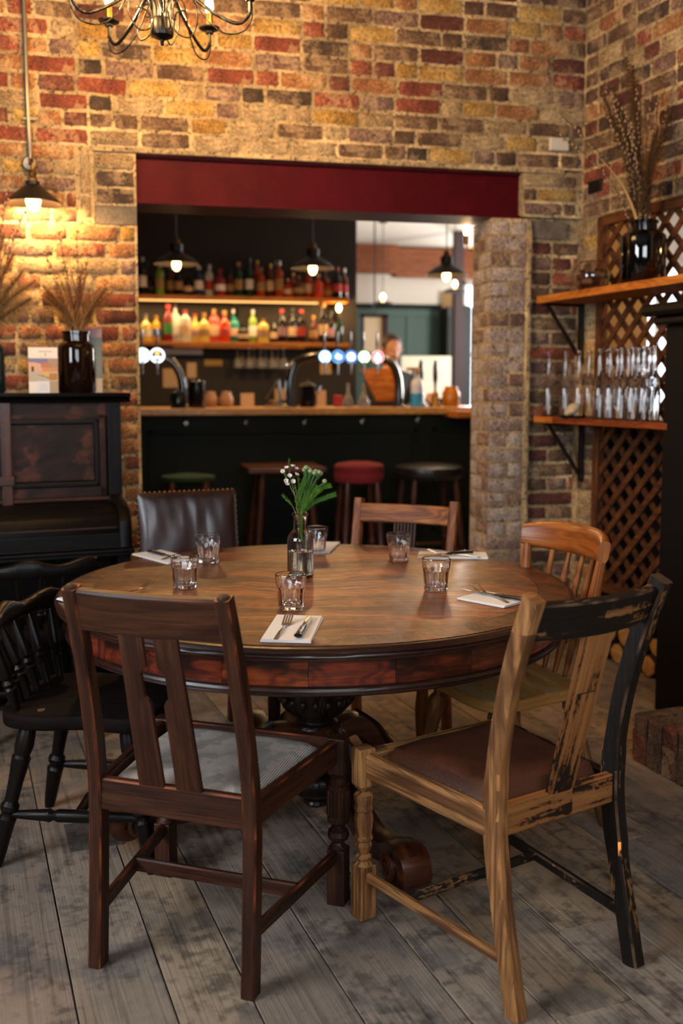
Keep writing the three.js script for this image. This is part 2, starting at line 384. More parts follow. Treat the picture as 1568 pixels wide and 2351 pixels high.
const pick = (list) => (u, v, r) => { let t = r() * list.reduce((s, [, w]) => s + w, 0); for (const [m, w] of list) { t -= w; if (t <= 0) return m; } return list[0][0]; };
const palUpper = pick([[BR.red, 2.4], [BR.orange, 3.4], [BR.yellow, 3], [BR.buff, 1.4], [BR.brown, 2.4], [BR.deep, 1.6], [BR.burnt, 0.7], [BR.mauve, 1.6]]);
const palLeft = pick([[BR.red, 3.2], [BR.orange, 2.8], [BR.yellow, 1.3], [BR.buff, 1.4], [BR.deep, 1.4], [BR.brown, 0.8], [BR.mauve, 0.6]]);
const palBand = pick([[BR.buff, 3], [BR.brown, 2.5], [BR.yellow, 1.5], [BR.burnt, 0.7], [BR.mauve, 1.5]]);
const palRight = pick([[BR.red, 2], [BR.orange, 1.4], [BR.brown, 2.4], [BR.deep, 1.6], [BR.burnt, 1.6], [BR.buff, 1.4], [BR.mauve, 1.6]]);
const palRecess = pick([[BR.brown, 2], [BR.sooty, 3], [BR.deep, 1.6], [BR.mauve, 2], [BR.red, 0.8]]);
const palPillar = pick([[BR.pale, 3], [BR.pale2, 3], [BR.mauve, 1.2]]);

const XL = 0.1, XR = 1.806, XP = 2.0, BT = 2.402, BB = 2.184, TOP = 3.35;
const face = ZW - 0.006;
const slabBox = (x0, x1, y0, y1, z0, z1) => rbox(x1 - x0, y1 - y0, Math.abs(z1 - z0), 0.001, [(x0 + x1) / 2, (y0 + y1) / 2, (z0 + z1) / 2]);
const wallBack = struct('wall_back', null, null, 'old brick wall of red, yellow and burnt bricks around the opening to the bar');
part('mortar', merge([slabBox(-2.45, XL, 0, 2.08, face, -4.98), slabBox(-2.45, -0.085, 2.08, BT + 0.02, face, -4.98), slabBox(-2.45, 2.5, BT + 0.02, TOP, face, -4.98), slabBox(-0.085, XL, 2.165, BT + 0.012, face - 0.004, -4.98),
  slabBox(1.965, 2.5, 2.19, BT + 0.012, face - 0.004, -4.98), slabBox(XP, 2.5, 0, 2.19, face - 0.035, -4.98)]), M.mortar, wallBack);
const mouldLedge = part('mortar_ledge', slabBox(-0.09, 2.18, BT, BT + 0.02, ZW + 0.006, -4.98), M.mortar, wallBack);
const X1 = V(1, 0, 0), Z1 = V(0, 0, 1), OB = V(0, 0, ZW);
const behindPiano = (u, v) => u < 0.02 && v < 1.25;
brickwork(wallBack, OB, X1, Z1, [-1.5, 2.29, BT + 0.245, TOP], palUpper, { seed: 31 });
brickwork(wallBack, OB, X1, Z1, [-1.5, -0.1, BT + 0.022, BT + 0.245], palLeft, { seed: 36 });
brickwork(wallBack, OB, X1, Z1, [-0.1, 2.27, BT + 0.022, BT + 0.245], palBand, { seed: 32 });
brickwork(wallBack, OB, X1, Z1, [-1.5, -0.16, 2.08, BT + 0.02], palLeft, { seed: 33 });
brickwork(wallBack, OB, X1, Z1, [-0.145, -0.095, 2.1, BT + 0.02], () => BR.buff, { seed: 38, course: 0.12, bond: () => [0.05] });
brickwork(wallBack, OB, X1, Z1, [-0.078, XL - 0.002, 2.172, BT - 0.006], palBand, { seed: 34, bond: () => [0.172] });
brickwork(wallBack, OB, X1, Z1, [-1.5, XL - 0.004, 0, 2.078], palLeft, { seed: 35, hidden: behindPiano });
brickwork(wallBack, OB, X1, Z1, [1.975, 2.25, 2.196, BT - 0.004], palBand, { seed: 37, bond: (k) => (k % 2 ? [0.06, 0.2] : [0.2, 0.06]) });
brickwork(wallBack, V(0, 0, ZW - 0.036), X1, Z1, [XP + 0.035, 2.3, 0, 2.078], palRecess, { seed: 39 });
part('padstone', slabBox(-0.082, XL, 2.082, 2.162, ZW - 0.002, -4.98), M.stone, wallBack, 'grey stone pad under the beam end');
part('padstone', slabBox(XP + 0.006, 2.21, 2.088, 2.172, ZW - 0.02, -4.98), M.stone, wallBack, 'grey stone pad under the beam end');

const pillar = struct('pillar', null, null, 'pale washed brick pillar at the side of the opening');
part('mortar', slabBox(XR + 0.004, XP - 0.004, 0, 2.178, ZW - 0.004, -4.975), M.mortarPale, pillar);
brickwork(pillar, OB, X1, Z1, [XR + 0.002, XP - 0.008, 0, 2.17], palPillar, { seed: 41, flat: 0.3, rough: 0.3, proud: -0.002, bond: (k) => (k % 2 ? [0.184] : [0.092, 0.08]) });
brickwork(pillar, V(XR, 0, ZW), V(0, 0, -1), V(-1, 0, 0), [0.004, 0.272, 0, 2.17], palPillar, { seed: 42, flat: 0.3, rough: 0.3, proud: -0.002, bond: (k) => (k % 2 ? [0.09, 0.166] : [0.166, 0.09]) });
part('mortar_bead', (() => { const r = rng(3); return sweep(lerpPath(V(XP + 0.004, 0, ZW - 0.012), V(XP + 0.004, 2.17, ZW - 0.012), 40).map((p) => p.add(V(rr(-0.004, 0.004, r), 0, rr(-0.004, 0.004, r)))), circ(6, 0.017), { ref: V(1, 0, 0) }); })(), M.mortar, pillar);

const beam = struct('lintel_beam', null, null, 'dark red painted steel beam across the opening');
part('web', slabBox(XL + 0.002, 1.962, BB + 0.012, BT - 0.004, ZW - 0.05, -4.95), M.redSteel, beam);
part('lower_flange', slabBox(XL + 0.002, 1.962, BB, BB + 0.014, ZW - 0.022, -4.975), M.redSteel, beam);
part('upper_flange', slabBox(XL + 0.002, 1.962, BT - 0.012, BT - 0.001, ZW - 0.03, -4.975), M.redSteel, beam);

// ------------------------------------------------------------------ right wall with the alcove behind the trellis
const rbx = (s0, s1, y0, y1, o0, o1, r = 0.001) => rbox(s1 - s0, y1 - y0, Math.abs(o1 - o0), r, [(s0 + s1) / 2, (y0 + y1) / 2, (o0 + o1) / 2]);
const wallRight = struct('wall_right', null, null, 'dark brick wall beside the shelves and trellis');
wallRight.position.copy(CORNER); wallRight.rotation.y = WTURN;
const AL = [0.155, 1.3, 0, 2.18];
part('reveal', rbx(AL[0] - 0.12, AL[0] - 0.001, 0, AL[3], -0.3, -0.01), std({ color: 0xa08a6c, roughness: 0.95 }), wallRight);
part('mortar', merge([rbx(-0.3, AL[0] - 0.002, 0, TOP, -0.25, -0.006), rbx(AL[0], 7.0, AL[3], TOP, -0.25, -0.006), rbx(AL[1], 7.0, 0, AL[3], -0.25, -0.006)]), M.mortar, wallRight);
{
  const holder = { add: (o) => { wallRight.attach ? wallRight.add(o) : 0; } };
  // bricks are placed in the wall's own frame
  const g0 = wallRight, O = V(0, 0, 0);
  const inv = (u, v) => onRight(u, v);
  const local = (rect, pal, opt) => {
    const r = rng(opt.seed), rows = Math.round((rect[3] - rect[2]) / 0.0755), ch = (rect[3] - rect[2]) / rows;
    for (let k = 0; k < rows; k++) {
      let u = rect[0], first = true;
      while (u < rect[1] - 0.035) {
        let L = [0.215, 0.215, 0.1, 0.1, 0.155][Math.floor(r() * 5)];
        if (first && k % 2) L = 0.1;
        first = false;
        if (rect[1] - (u + L) < 0.05) L = rect[1] - u - 0.006;
        const base = [0.1, 0.155, 0.215].reduce((a, b) => (Math.abs(b - L) < Math.abs(a - L) ? b : a)), v = rect[2] + (k + 0.5) * ch, uc = u + L / 2, P = inv(uc, v);
        const g = brickGeo(base, 0.0635, Math.floor(r() * 5)), m = pal(uc, v, r), lift = rr(-0.0025, 0.003, r);
        u += L + 0.012;
        const mat4 = new THREE.Matrix4().compose(V(uc, v, lift), new THREE.Quaternion().setFromEuler(new THREE.Euler(0, 0, rr(-0.012, 0.012, r))), V(L / base, (ch - 0.012) / 0.0635, 0.55));
        if (!inFrame(P)) { const c = g.clone().applyMatrix4(mat4); if (!restBricks.has(g0)) restBricks.set(g0, []); restBricks.get(g0).push(c); continue; }
        const o = part('brick', g, m, g0); mat4.decompose(o.position, o.quaternion, o.scale);
      }
    }
  };
  local([0.01, 1.5, AL[3] + 0.004, TOP], palRight, { seed: 51 });
  local([0.012, AL[0] - 0.012, 0, AL[3]], palBand, { seed: 52 });
}
for (const [w, list] of restBricks) { const o = part('brickwork', merge(list), BR.orange, w); o.userData.kind = 'stuff'; }

// ------------------------------------------------------------------ the rest of the room shell (out of the photograph, it keeps the light in)
const wallLeft = struct('wall_left', merge([[-5, -2.0, 0, TOP], [-0.3, 2.35, 0, TOP], [-2.0, -0.3, 0, 1.25], [-2.0, -0.3, 2.85, TOP]].map(([z0, z1, y0, y1]) => rbox(0.2, y1 - y0, z1 - z0, 0.001, [-2.45, (y0 + y1) / 2, (z0 + z1) / 2]))), M.plaster, 'plastered wall with a window');
const wallFront = struct('wall_front', merge([[-2.5, -0.7, 0, TOP], [1.3, 3.6, 0, TOP], [-0.7, 1.3, 0, 1.25], [-0.7, 1.3, 2.95, TOP]].map(([x0, x1, y0, y1]) => rbox(x1 - x0, y1 - y0, 0.2, 0.001, [(x0 + x1) / 2, (y0 + y1) / 2, 1.35]))), M.plaster, 'plastered wall with a window facing the bar');
struct('ceiling', rbox(6.4, 0.12, 7.6, 0.001, [0.5, TOP + 0.06, -1.2]), M.darkCeiling, 'dark ceiling of the dining room');
function windowFrame(name, w, h, at, turn, label) {
  const o = struct(name, null, null, label);
  o.position.copy(at); o.rotation.y = turn;
  part('window_frame', merge([rbox(w, 0.06, 0.08, 0.004, [0, h / 2 - 0.03, 0]), rbox(w, 0.06, 0.08, 0.004, [0, -h / 2 + 0.03, 0]), rbox(0.06, h, 0.08, 0.004, [-w / 2 + 0.03, 0, 0]), rbox(0.06, h, 0.08, 0.004, [w / 2 - 0.03, 0, 0]), rbox(0.035, h, 0.05, 0.004), rbox(w, 0.035, 0.05, 0.004)]), M.windowWhite, o);
  for (const [i, j] of [[-1, -1], [1, -1], [-1, 1], [1, 1]]) part('pane', rbox(w / 2 - 0.05, h / 2 - 0.05, 0.004, 0.001, [(i * w) / 4, (j * h) / 4, 0]), M.glassPane, o);
}
windowFrame('window_1', 1.7, 1.6, V(-2.45, 2.05, -1.15), Math.PI / 2, 'white framed window in the side wall');
windowFrame('window_2', 2.0, 1.7, V(0.3, 2.1, 1.35), 0, 'white framed window opposite the bar');

// ------------------------------------------------------------------ the bar room and the room beyond
const BCEIL = 3.02;
struct('floor_bar', merge([rbox(8.4, 0.1, 7.0, 0.001, [1.5, -0.066, -8.48]), rbox(2.5, 0.1, 2.1, 0.001, [3.78, -0.066, -3.93])]), floorMat[2], 'dark floor of the bar');
struct('ceiling_bar', merge([rbox(8.4, 0.1, 7.0, 0.001, [1.5, BCEIL + 0.05, -8.5]), rbox(2.5, 0.1, 2.1, 0.001, [3.78, BCEIL + 0.05, -3.93])]), M.white, 'white ceiling over the bar and the room beyond');
struct('wall_bar_back', rbox(4.1, BCEIL, 0.14, 0.002, [0.01, BCEIL / 2, -8.68]), M.greyWall, 'dark grey wall behind the bottle shelves');
struct('wall_bar_left', rbox(0.14, BCEIL, 7.2, 0.002, [-2.05, BCEIL / 2, -8.5]), M.greyWall, 'dark grey side wall of the bar');
{
  const wf = struct('wall_far', null, null, 'white wall of the room beyond the bar');
  part('plaster', merge([[1.4, 4.12, 0, BCEIL], [4.68, 5.1, 0, BCEIL], [4.12, 4.68, 0, 0.85], [4.12, 4.68, 2.65, BCEIL]].map(([x0, x1, y0, y1]) => rbox(x1 - x0, y1 - y0, 0.14, 0.002, [(x0 + x1) / 2, (y0 + y1) / 2, -11.75]))), M.white, wf);
  const wr = struct('wall_far_right', null, null, 'white wall with a window on the far side of the bar');
  part('plaster', merge([[-11.8, -9.1, 0, BCEIL], [-8.1, -2.9, 0, BCEIL], [-9.1, -8.1, 0, 1.15], [-9.1, -8.1, 2.5, BCEIL]].map(([z0, z1, y0, y1]) => rbox(0.14, y1 - y0, z1 - z0, 0.002, [4.97, (y0 + y1) / 2, (z0 + z1) / 2]))), M.white, wr);
  struct('trim_1', rbox(0.05, 1.45, 5.1, 0.004, [4.87, 0.725, -5.6]), M.bottleGreen, 'dark green dado boarding beyond the trellis');
  struct('wall_side_room', rbox(2.6, BCEIL, 0.14, 0.002, [3.75, BCEIL / 2, -2.97]), M.white, 'end wall of the space behind the trellis');
}
windowFrame('window_3', 0.56, 1.8, V(4.4, 1.75, -11.75), 0, 'tall window at the far end of the room beyond the bar');
windowFrame('window_4', 1.0, 1.35, V(4.97, 1.825, -8.6), Math.PI / 2, 'window in the side wall beyond the bar');
// ------------------------------------------------------------------ furniture woods
const wood = (t, rough, o = {}) => phys({ map: t, roughness: rough, bumpMap: bumpT.grain, bumpScale: o.bump ?? 0.0008, vertexColors: true, specularIntensity: o.spec ?? 0.6, clearcoat: o.coat ?? 0, clearcoatRoughness: o.coatRough ?? 0.3 });
const W = {
  rim: wood(woodTex('#120805', '#2c130b', '#4a2112', { seed: 1, rings: 0.6 }), 0.35, { coat: 0.5, bump: 0.0003 }),
  carved: wood(woodTex('#0b0605', '#1a0d08', '#2c160d', { seed: 2, rings: 0.4 }), 0.38, { coat: 0.4, bump: 0.0004 }),
  legred: wood(woodTex('#1c0b06', '#45200f', '#6e3819', { seed: 4, rings: 0.5 }), 0.38, { coat: 0.35, bump: 0.0004 }),
  apron: [['#1a0703', '#6a2410', '#94401a', 5], ['#140502', '#521a0b', '#7c3214', 6], ['#200a04', '#783012', '#a05022', 7]].map(([a, b, c, s]) => wood(woodTex(a, b, c, { seed: s, k: 3, sx: 2, stain: 0.9 }), 0.33, { coat: 0.5, bump: 0.0003 })),
  darkOak: wood(woodTex('#1a0b06', '#3a1f12', '#57321d', { w: 1024, seed: 8, k: 4, pores: 0.75, rings: 0.4, stain: 0.3 }), 0.45, { spec: 0.55 }),
  oakMid: wood(woodTex('#45200a', '#84481a', '#a86c2e', { w: 1024, seed: 9, k: 6, rings: 1.4 }), 0.48),
  stripped: wood(woodTex('#3e2310', '#95663a', '#bb8e5a', { w: 1024, seed: 10, k: 3, stain: 0.7, pores: 0.8, rings: 0.4 }), 0.7, { spec: 0.5 }),
  blackWorn: wood(wornTex('#15110f', '#3e2412', '#9c7042', 0.60, 3, 1024), 0.55, { spec: 0.5 }),
  blackMost: wood(wornTex('#15110f', '#3e2412', '#8c6238', 0.66, 5, 1024), 0.5, { spec: 0.5 }),
  mixedWorn: wood(wornTex('#20130d', '#5a3117', '#a4713f', 0.47, 9, 1024), 0.6, { spec: 0.5 }),
  ebony: wood(woodTex('#060404', '#0f0907', '#1a100b', { seed: 11, rings: 0.5 }), 0.42, { spec: 0.45 }),
  seatDark: wood(woodTex('#0a0605', '#140c09', '#20140e', { seed: 16, rings: 0.5 }), 0.75, { spec: 0.2 }),
  honey: wood(woodTex('#57280a', '#8a4a17', '#a8662a', { w: 1024, seed: 12, rings: 0.7 }), 0.38, { coat: 0.45 }),
  paleSeat: wood(wornTex('#a88a5c', '#8a5a28', '#b8894a', 0.5, 13), 0.55),
  pine: wood(woodTex('#7a3c0e', '#b0651d', '#c8832f', { seed: 14, k: 4 }), 0.6),
};
const LEATHER = tex(512, 512, (x, y) => mix3([26, 9, 9], [56, 20, 18], fat(F.cloud, x * 2, y * 2) * 0.7 + fat(F.fine, x * 2, y * 2) * 0.4), [0.4, 0.4]);
const LEATHER2 = tex(512, 512, (x, y) => mix3([52, 26, 16], [96, 52, 32], fat(F.cloud, x * 2, y * 2) * 0.8 + fat(F.fine, x * 2, y * 2) * 0.25), [0.4, 0.4]);
const leatherBump = tex(512, 512, (x, y) => 0.6 * fat(F.fine, x * 2, y * 2) + 0.4 * fat(F.pit, x * 2, y * 2), [0.12, 0.12], false);
const corduroy = tex(1024, 1024, (x, y) => { const k = 0.8 + 0.2 * Math.sin((x / 1024) * 6.2832 * 90), b = fat(F.blot, x, y), c = fat(F.cloud, x, y); let q = mix3([186, 170, 156], [218, 206, 194], c); q = mix3(q, [136, 136, 130], 0.45 * sstep(0.55, 0.75, b)); return [q[0] * k, q[1] * k, q[2] * k]; }, [0.36, 0.36]);
const corduroyBump = tex(512, 512, (x) => 0.5 + 0.5 * Math.sin((x / 512) * 6.2832 * 45), [0.18, 0.18], false);
const MF = {
  oxblood: phys({ map: LEATHER, roughness: 0.34, bumpMap: leatherBump, bumpScale: 0.0008, clearcoat: 0.7, clearcoatRoughness: 0.3 }),
  brownLeather: phys({ map: LEATHER2, roughness: 0.45, bumpMap: leatherBump, bumpScale: 0.0006, clearcoat: 0.15, clearcoatRoughness: 0.4 }),
  corduroy: std({ map: corduroy, roughness: 0.95, bumpMap: corduroyBump, bumpScale: 0.001 }),
  steel: std({ color: 0xb8b4ac, roughness: 0.2, metalness: 1 }), brass: std({ color: 0x9a6f2c, roughness: 0.3, metalness: 1 }), plastic: std({ color: 0x0d0d0e, roughness: 0.35 }),
  glass: phys({ color: 0xffffff, roughness: 0.0, transmission: 1, thickness: 0.01, ior: 1.5 }), water: phys({ color: 0xf6f6ee, roughness: 0.0, transmission: 1, thickness: 0.05, ior: 1.33 }),
  thinGlass: phys({ color: 0xffffff, roughness: 0.0, transmission: 1, thickness: 0, ior: 1.6 }),
  paper: std({ color: 0xe4e1dd, roughness: 0.9 }),
};

// ------------------------------------------------------------------ round pedestal table
const TC = V(0.59, 0, -3.0), TR = 0.785, TH0 = 0.745;
const table = thing('pedestal_table', 'large round wooden pedestal table with carved column and scroll feet, laid for six', 'table', TC, -YAW);
{
  const topMap = (() => {
    const Rp = 1024, d = hex('#2a1007'), m = hex('#8c4a22'), l = hex('#c27e46');
    return tex(2048, 2048, (x, y) => {
      const u = (x - Rp) / Rp, v = (y - Rp) / Rp, r = Math.hypot(u, v), th = Math.atan2(v, u);
      let X, Y, k = 1;
      if (r < 0.865) { X = Math.abs(u + 0.05) * 520 + (u < -0.05 ? 40 : 0); Y = v * 460 + (u < -0.05 ? 13 : 0); }
      else { X = (r - 0.865) * 1900 + 100 * Math.floor((th + 3.2) * 2.2); Y = th * 700; k = 0.72; }
      X += 900; Y += 900;
      const wv = fat(F.cloud, (X * 0.7) | 0, (Y * 0.7) | 0), wr = fat(F.warp, X | 0, Y | 0);
      const Y2 = (Y * 0.8 + wv * 110) | 0;
      const s = fat(F.streak, (X * 0.55) | 0, Y2), g = fat(F.grain, (X * 2) | 0, Y2), f = fat(F.fine, X | 0, Y | 0);
      const t = clamp(0.2 + 0.5 * s + 0.25 * (wr - 0.5) + 0.2 * (f - 0.5));
      let c = t < 0.45 ? mix3(d, m, t / 0.45) : mix3(m, l, (t - 0.45) / 0.55);
      c = mix3(c, d, 0.4 * sstep(0.55, 0.8, g));
      c = mix3(c, d, 0.42 * sstep(0.56, 0.78, fat(F.grain, (X * 3.1) | 0, (Y * 2.6 + wv * 240) | 0)));
      c = mix3(c, l, 0.25 * sstep(0.55, 0.8, fat(F.grain, (X * 2.3 + 300) | 0, (Y * 3.3 + wv * 260) | 0)));
      c = mix3(c, d, 0.35 * sstep(0.6, 0.8, fat(F.blot, (X * 0.8) | 0, (Y * 0.8) | 0)));
      if (Math.abs(r - 0.865) < 0.003) c = mix3(c, d, 0.8);
      return [c[0] * k, c[1] * k, c[2] * k];
    });
  })();
  const rough = tex(512, 512, (x, y) => 0.3 + 0.22 * fat(F.cloud, x * 2, y * 2) + 0.1 * fat(F.fine, x * 2, y * 2), null, false);
  const topM = phys({ map: topMap, roughnessMap: rough, roughness: 1, clearcoat: 0.06, clearcoatRoughness: 0.25, specularIntensity: 0.5, bumpMap: topMap, bumpScale: 0.0002 });
  const g = toCreasedNormals(new THREE.LatheGeometry([[0, TH0 - 0.006], [0.755, TH0 - 0.006], [0.762, TH0 - 0.003], [0.762, TH0], [0, TH0]].map(([r, y]) => new THREE.Vector2(r, y)), 120), 0.5);
  const p = g.attributes.position, uv = g.attributes.uv;
  for (let i = 0; i < p.count; i++) uv.setXY(i, 0.5 + p.getX(i) / (2 * TR), 0.5 - p.getZ(i) / (2 * TR));
  part('tabletop', g, topM, table);
  part('edge_moulding', lathe([[0.75, TH0 - 0.007], [0.763, TH0 - 0.0015], [0.774, TH0 - 0.003], [0.782, TH0 - 0.008], [0.785, TH0 - 0.014], [0.781, TH0 - 0.02], [0.775, TH0 - 0.022], [0.776, TH0 - 0.026], [0.781, TH0 - 0.029], [0.78, TH0 - 0.034], [0.772, TH0 - 0.038], [0.745, TH0 - 0.04], [0.6, TH0 - 0.04]], 120, 0.9), W.rim, table);
  part('underside', lathe([[0, TH0 - 0.03], [0.73, TH0 - 0.03], [0.73, TH0 - 0.11], [0.715, TH0 - 0.11], [0.715, TH0 - 0.05], [0, TH0 - 0.05]], 80), W.carved, table);
  const NP = 22;
  for (let i = 0; i < NP; i++) {
    const a0 = (i / NP) * 6.2832 + 0.0006, a1 = ((i + 1) / NP) * 6.2832 - 0.0006, pts = Array.from({ length: 7 }, (_, k) => { const a = mix(a0, a1, k / 6); return V(Math.sin(a) * 0.738, TH0 - 0.073, Math.cos(a) * 0.738); });
    part('apron_panel', sweep(pts, chamfer(0.068, 0.012, 0.001), { ref: V(0, 1, 0) }), W.apron[[0, 1, 0, 2, 0, 1][(i * 5) % 6]], table);
  }
  part('apron_moulding', lathe([[0.735, TH0 - 0.104], [0.748, TH0 - 0.104], [0.756, TH0 - 0.109], [0.757, TH0 - 0.114], [0.75, TH0 - 0.119], [0.745, TH0 - 0.121], [0.749, TH0 - 0.126], [0.742, TH0 - 0.131], [0.715, TH0 - 0.131], [0.715, TH0 - 0.104]], 120, 0.9), W.rim, table);
  // carved column
  const prof = [[0.17, 0.635], [0.17, 0.615], [0.09, 0.61], [0.072, 0.60], [0.082, 0.585], [0.098, 0.54], [0.108, 0.48], [0.112, 0.42], [0.106, 0.37], [0.085, 0.335], [0.06, 0.32], [0.055, 0.31], [0.07, 0.3], [0.075, 0.29], [0.066, 0.28], [0.058, 0.25], [0.056, 0.2], [0.066, 0.165], [0.09, 0.145], [0.1, 0.122], [0.097, 0.1], [0.078, 0.08], [0.05, 0.064], [0.036, 0.052], [0.042, 0.042], [0.03, 0.03], [0, 0.022]];
  const sp = new THREE.CatmullRomCurve3(prof.map(([r, y]) => V(r, y, 0)), false, 'centripetal').getPoints(110), S = 128, pos = [], idx = [];
  for (let i = 0; i <= 110; i++) for (let k = 0; k < S; k++) {
    const a = (k / S) * 6.2832, y = sp[i].y; let r = Math.max(0, sp[i].x);
    const up = sstep(0.33, 0.37, y) * (1 - sstep(0.55, 0.59, y)), lo = sstep(0.07, 0.09, y) * (1 - sstep(0.145, 0.165, y));
    const c9 = Math.cos(a * 9), tip = (0.58 - y) / 0.22, leaf = Math.max(0, c9 - (tip - 0.55) * 0.5), vein = Math.abs(Math.sin(a * 9 + y * 12)) ;
    r += up * (0.013 * Math.pow(leaf, 0.6) - 0.006 * (c9 < -0.4 ? 1 : 0) + 0.003 * Math.sin(a * 45 + Math.sign(Math.sin(a * 9)) * y * 130) * (c9 > 0 ? 1 : 0) - 0.002 * vein);
    r += lo * (0.006 * Math.abs(Math.cos(a * 10)) - 0.003);
    pos.push(Math.cos(a) * r, y, Math.sin(a) * r);
  }
  for (let i = 0; i < 110; i++) for (let k = 0; k < S; k++) { const a = i * S + k, b = i * S + ((k + 1) % S); idx.push(a, b, b + S, a, b + S, a + S); }
  const cg = new THREE.BufferGeometry(); cg.setAttribute('position', new THREE.Float32BufferAttribute(pos, 3)); cg.setIndex(idx);
  part('carved_column', fin(cg, 1.0), W.carved, table, 'dark column carved with acanthus leaves');
  for (let k = 0; k < 18; k++) { const a = ((k + 0.5) / 18) * 6.2832; part('carved_bead', tf(new THREE.SphereGeometry(0.011, 10, 8), [Math.cos(a) * 0.112, 0.385, Math.sin(a) * 0.112], [0, 0, 0], [1, 1.3, 1]), W.carved, table); }
  // four scroll legs
  const foot = atY(975, 2108, 0).sub(TC), a0 = Math.atan2(foot.x, foot.z) + YAW;
  const lp = curve([[0, 0.24, 0.045], [0, 0.272, 0.085], [0, 0.28, 0.13], [0, 0.25, 0.175], [0, 0.2, 0.21], [0, 0.15, 0.255], [0, 0.11, 0.33], [0, 0.09, 0.41], [0, 0.098, 0.5], [0, 0.128, 0.572], [0, 0.118, 0.628], [0, 0.075, 0.638], [0, 0.058, 0.6], [0, 0.078, 0.575]], 60);
  const lsec = (t) => { const w = mix(0.042, 0.036, t) * (t > 0.7 ? 1.25 : 1), h = t > 0.75 ? mix(0.03, 0.013, (t - 0.75) / 0.25) : mix(0.036, 0.03, t / 0.75); return [[w, 0], [w * 0.92, h * 0.8], [w * 0.6, h], [w * 0.3, h * 0.5], [0, h * 0.9], [-w * 0.3, h * 0.5], [-w * 0.6, h], [-w * 0.92, h * 0.8], [-w, 0], [-w * 0.9, -h * 0.8], [-w * 0.3, -h], [w * 0.3, -h], [w * 0.9, -h * 0.8]].map(([x, y]) => [x, -y]); };
  const legG = sweep(lp, lsec, { crease: 0.9 });
  const leafG = [-1, 0, 1].map((k) => { const pts = curve([[k * 0.012, 0.31, 0.14], [k * 0.028, 0.265, 0.2], [k * 0.036, 0.21, 0.238], [k * 0.042, 0.155, 0.29]], 10); return sweep(pts, (t) => [[0.018 * Math.sin(Math.PI * (0.1 + 0.85 * t)) + 0.002, 0], [0, 0.012], [-0.018 * Math.sin(Math.PI * (0.1 + 0.85 * t)) - 0.002, 0], [0, -0.012]], { crease: 0.3 }); });
  const curlG = [-1, 1].map((s) => sweep(Array.from({ length: 26 }, (_, i) => { const a = -1.2 + i * 0.36, r = 0.034 * (1 - i / 34); return V(s * (0.048 + 0.006 * (i / 25)), 0.096 + Math.sin(a) * r, 0.575 + Math.cos(a) * r); }), (t) => circ(6, mix(0.011, 0.005, t)), { ref: V(1, 0, 0), crease: 1 }));
  for (let k = 0; k < 4; k++) {
    const l = part('scroll_leg', legG, W.legred, table); l.rotation.y = a0 + (k * Math.PI) / 2;
    leafG.forEach((q) => part('carved_leaf', q, W.carved, l)); curlG.forEach((q) => part('volute', q, W.legred, l));
    const c = part('castor', merge([tf(new THREE.CylinderGeometry(0.024, 0.024, 0.022, 20), [0, 0.0245, 0.545], [0, 0, Math.PI / 2]), tf(new THREE.CylinderGeometry(0.013, 0.02, 0.03, 12), [0, 0.06, 0.54])].map((q) => fin(q))), M.blackIron, l);
  }
}

// ------------------------------------------------------------------ chairs
const WEAR = [5.5, 4.0, 2.8], WEARB = [14, 10.5, 7];
const sideStretch = (a, b, w, h, m, o, seed, wear = WEAR) => part('stretcher', bar(a, b, w, h, { wear, seed, n: 10 }), m, o);
function turnedFrontLeg(x, z, top, m, o, kind) {
  const foot = kind === 'fluted' ? 0.15 : 0.14;
  const l = part('leg', rbox(0.048, foot, 0.048, 0.003, [x, foot / 2, z]), m, o);
  part('corner_block', rbox(0.048, 0.1, 0.048, 0.006, [x, top - 0.05, z]), m, l);
  const y0 = foot, y1 = top - 0.1, A = [x, y0, z], B = [x, y1, z];
  if (kind === 'fluted') {
    part('turning', turned(A, B, [[0.024, 0], [0.025, 0.01], [0.017, 0.05], [0.014, 0.08], [0.026, 0.13], [0.029, 0.18], [0.026, 0.24], [0.013, 0.29], [0.013, 0.31], [0.022, 0.33], [0.028, 0.36], [0.029, 0.44], [0.0265, 0.45], [0.0265, 0.79], [0.03, 0.8], [0.03, 0.86], [0.024, 0.88], [0.025, 0.91], [0.018, 0.95], [0.022, 0.98], [0.024, 1]]), m, l);
    const n = 16, L = y1 - y0;
    part('fluting', merge(Array.from({ length: n }, (_, i) => { const a = (i / n) * 6.2832; return tf(new THREE.CapsuleGeometry(0.0048, L * 0.31, 3, 6), [x + Math.cos(a) * 0.0268, y0 + L * 0.62, z + Math.sin(a) * 0.0268]); }).map((q) => fin(q))), m, l);
  } else {
    part('turning', turned(A, B, [[0.024, 0], [0.02, 0.02], [0.015, 0.05], [0.021, 0.09], [0.021, 0.11], [0.014, 0.14], [0.016, 0.17], [0.022, 0.25], [0.018, 0.3], [0.024, 0.33], [0.024, 0.36], [0.02, 0.38], [0.024, 0.5], [0.026, 0.6], [0.022, 0.68], [0.025, 0.7], [0.025, 0.73], [0.022, 0.76], [0.026, 0.86], [0.024, 0.9], [0.012, 0.93], [0.018, 0.96], [0.024, 1]]), m, l);
  }
  return l;
}
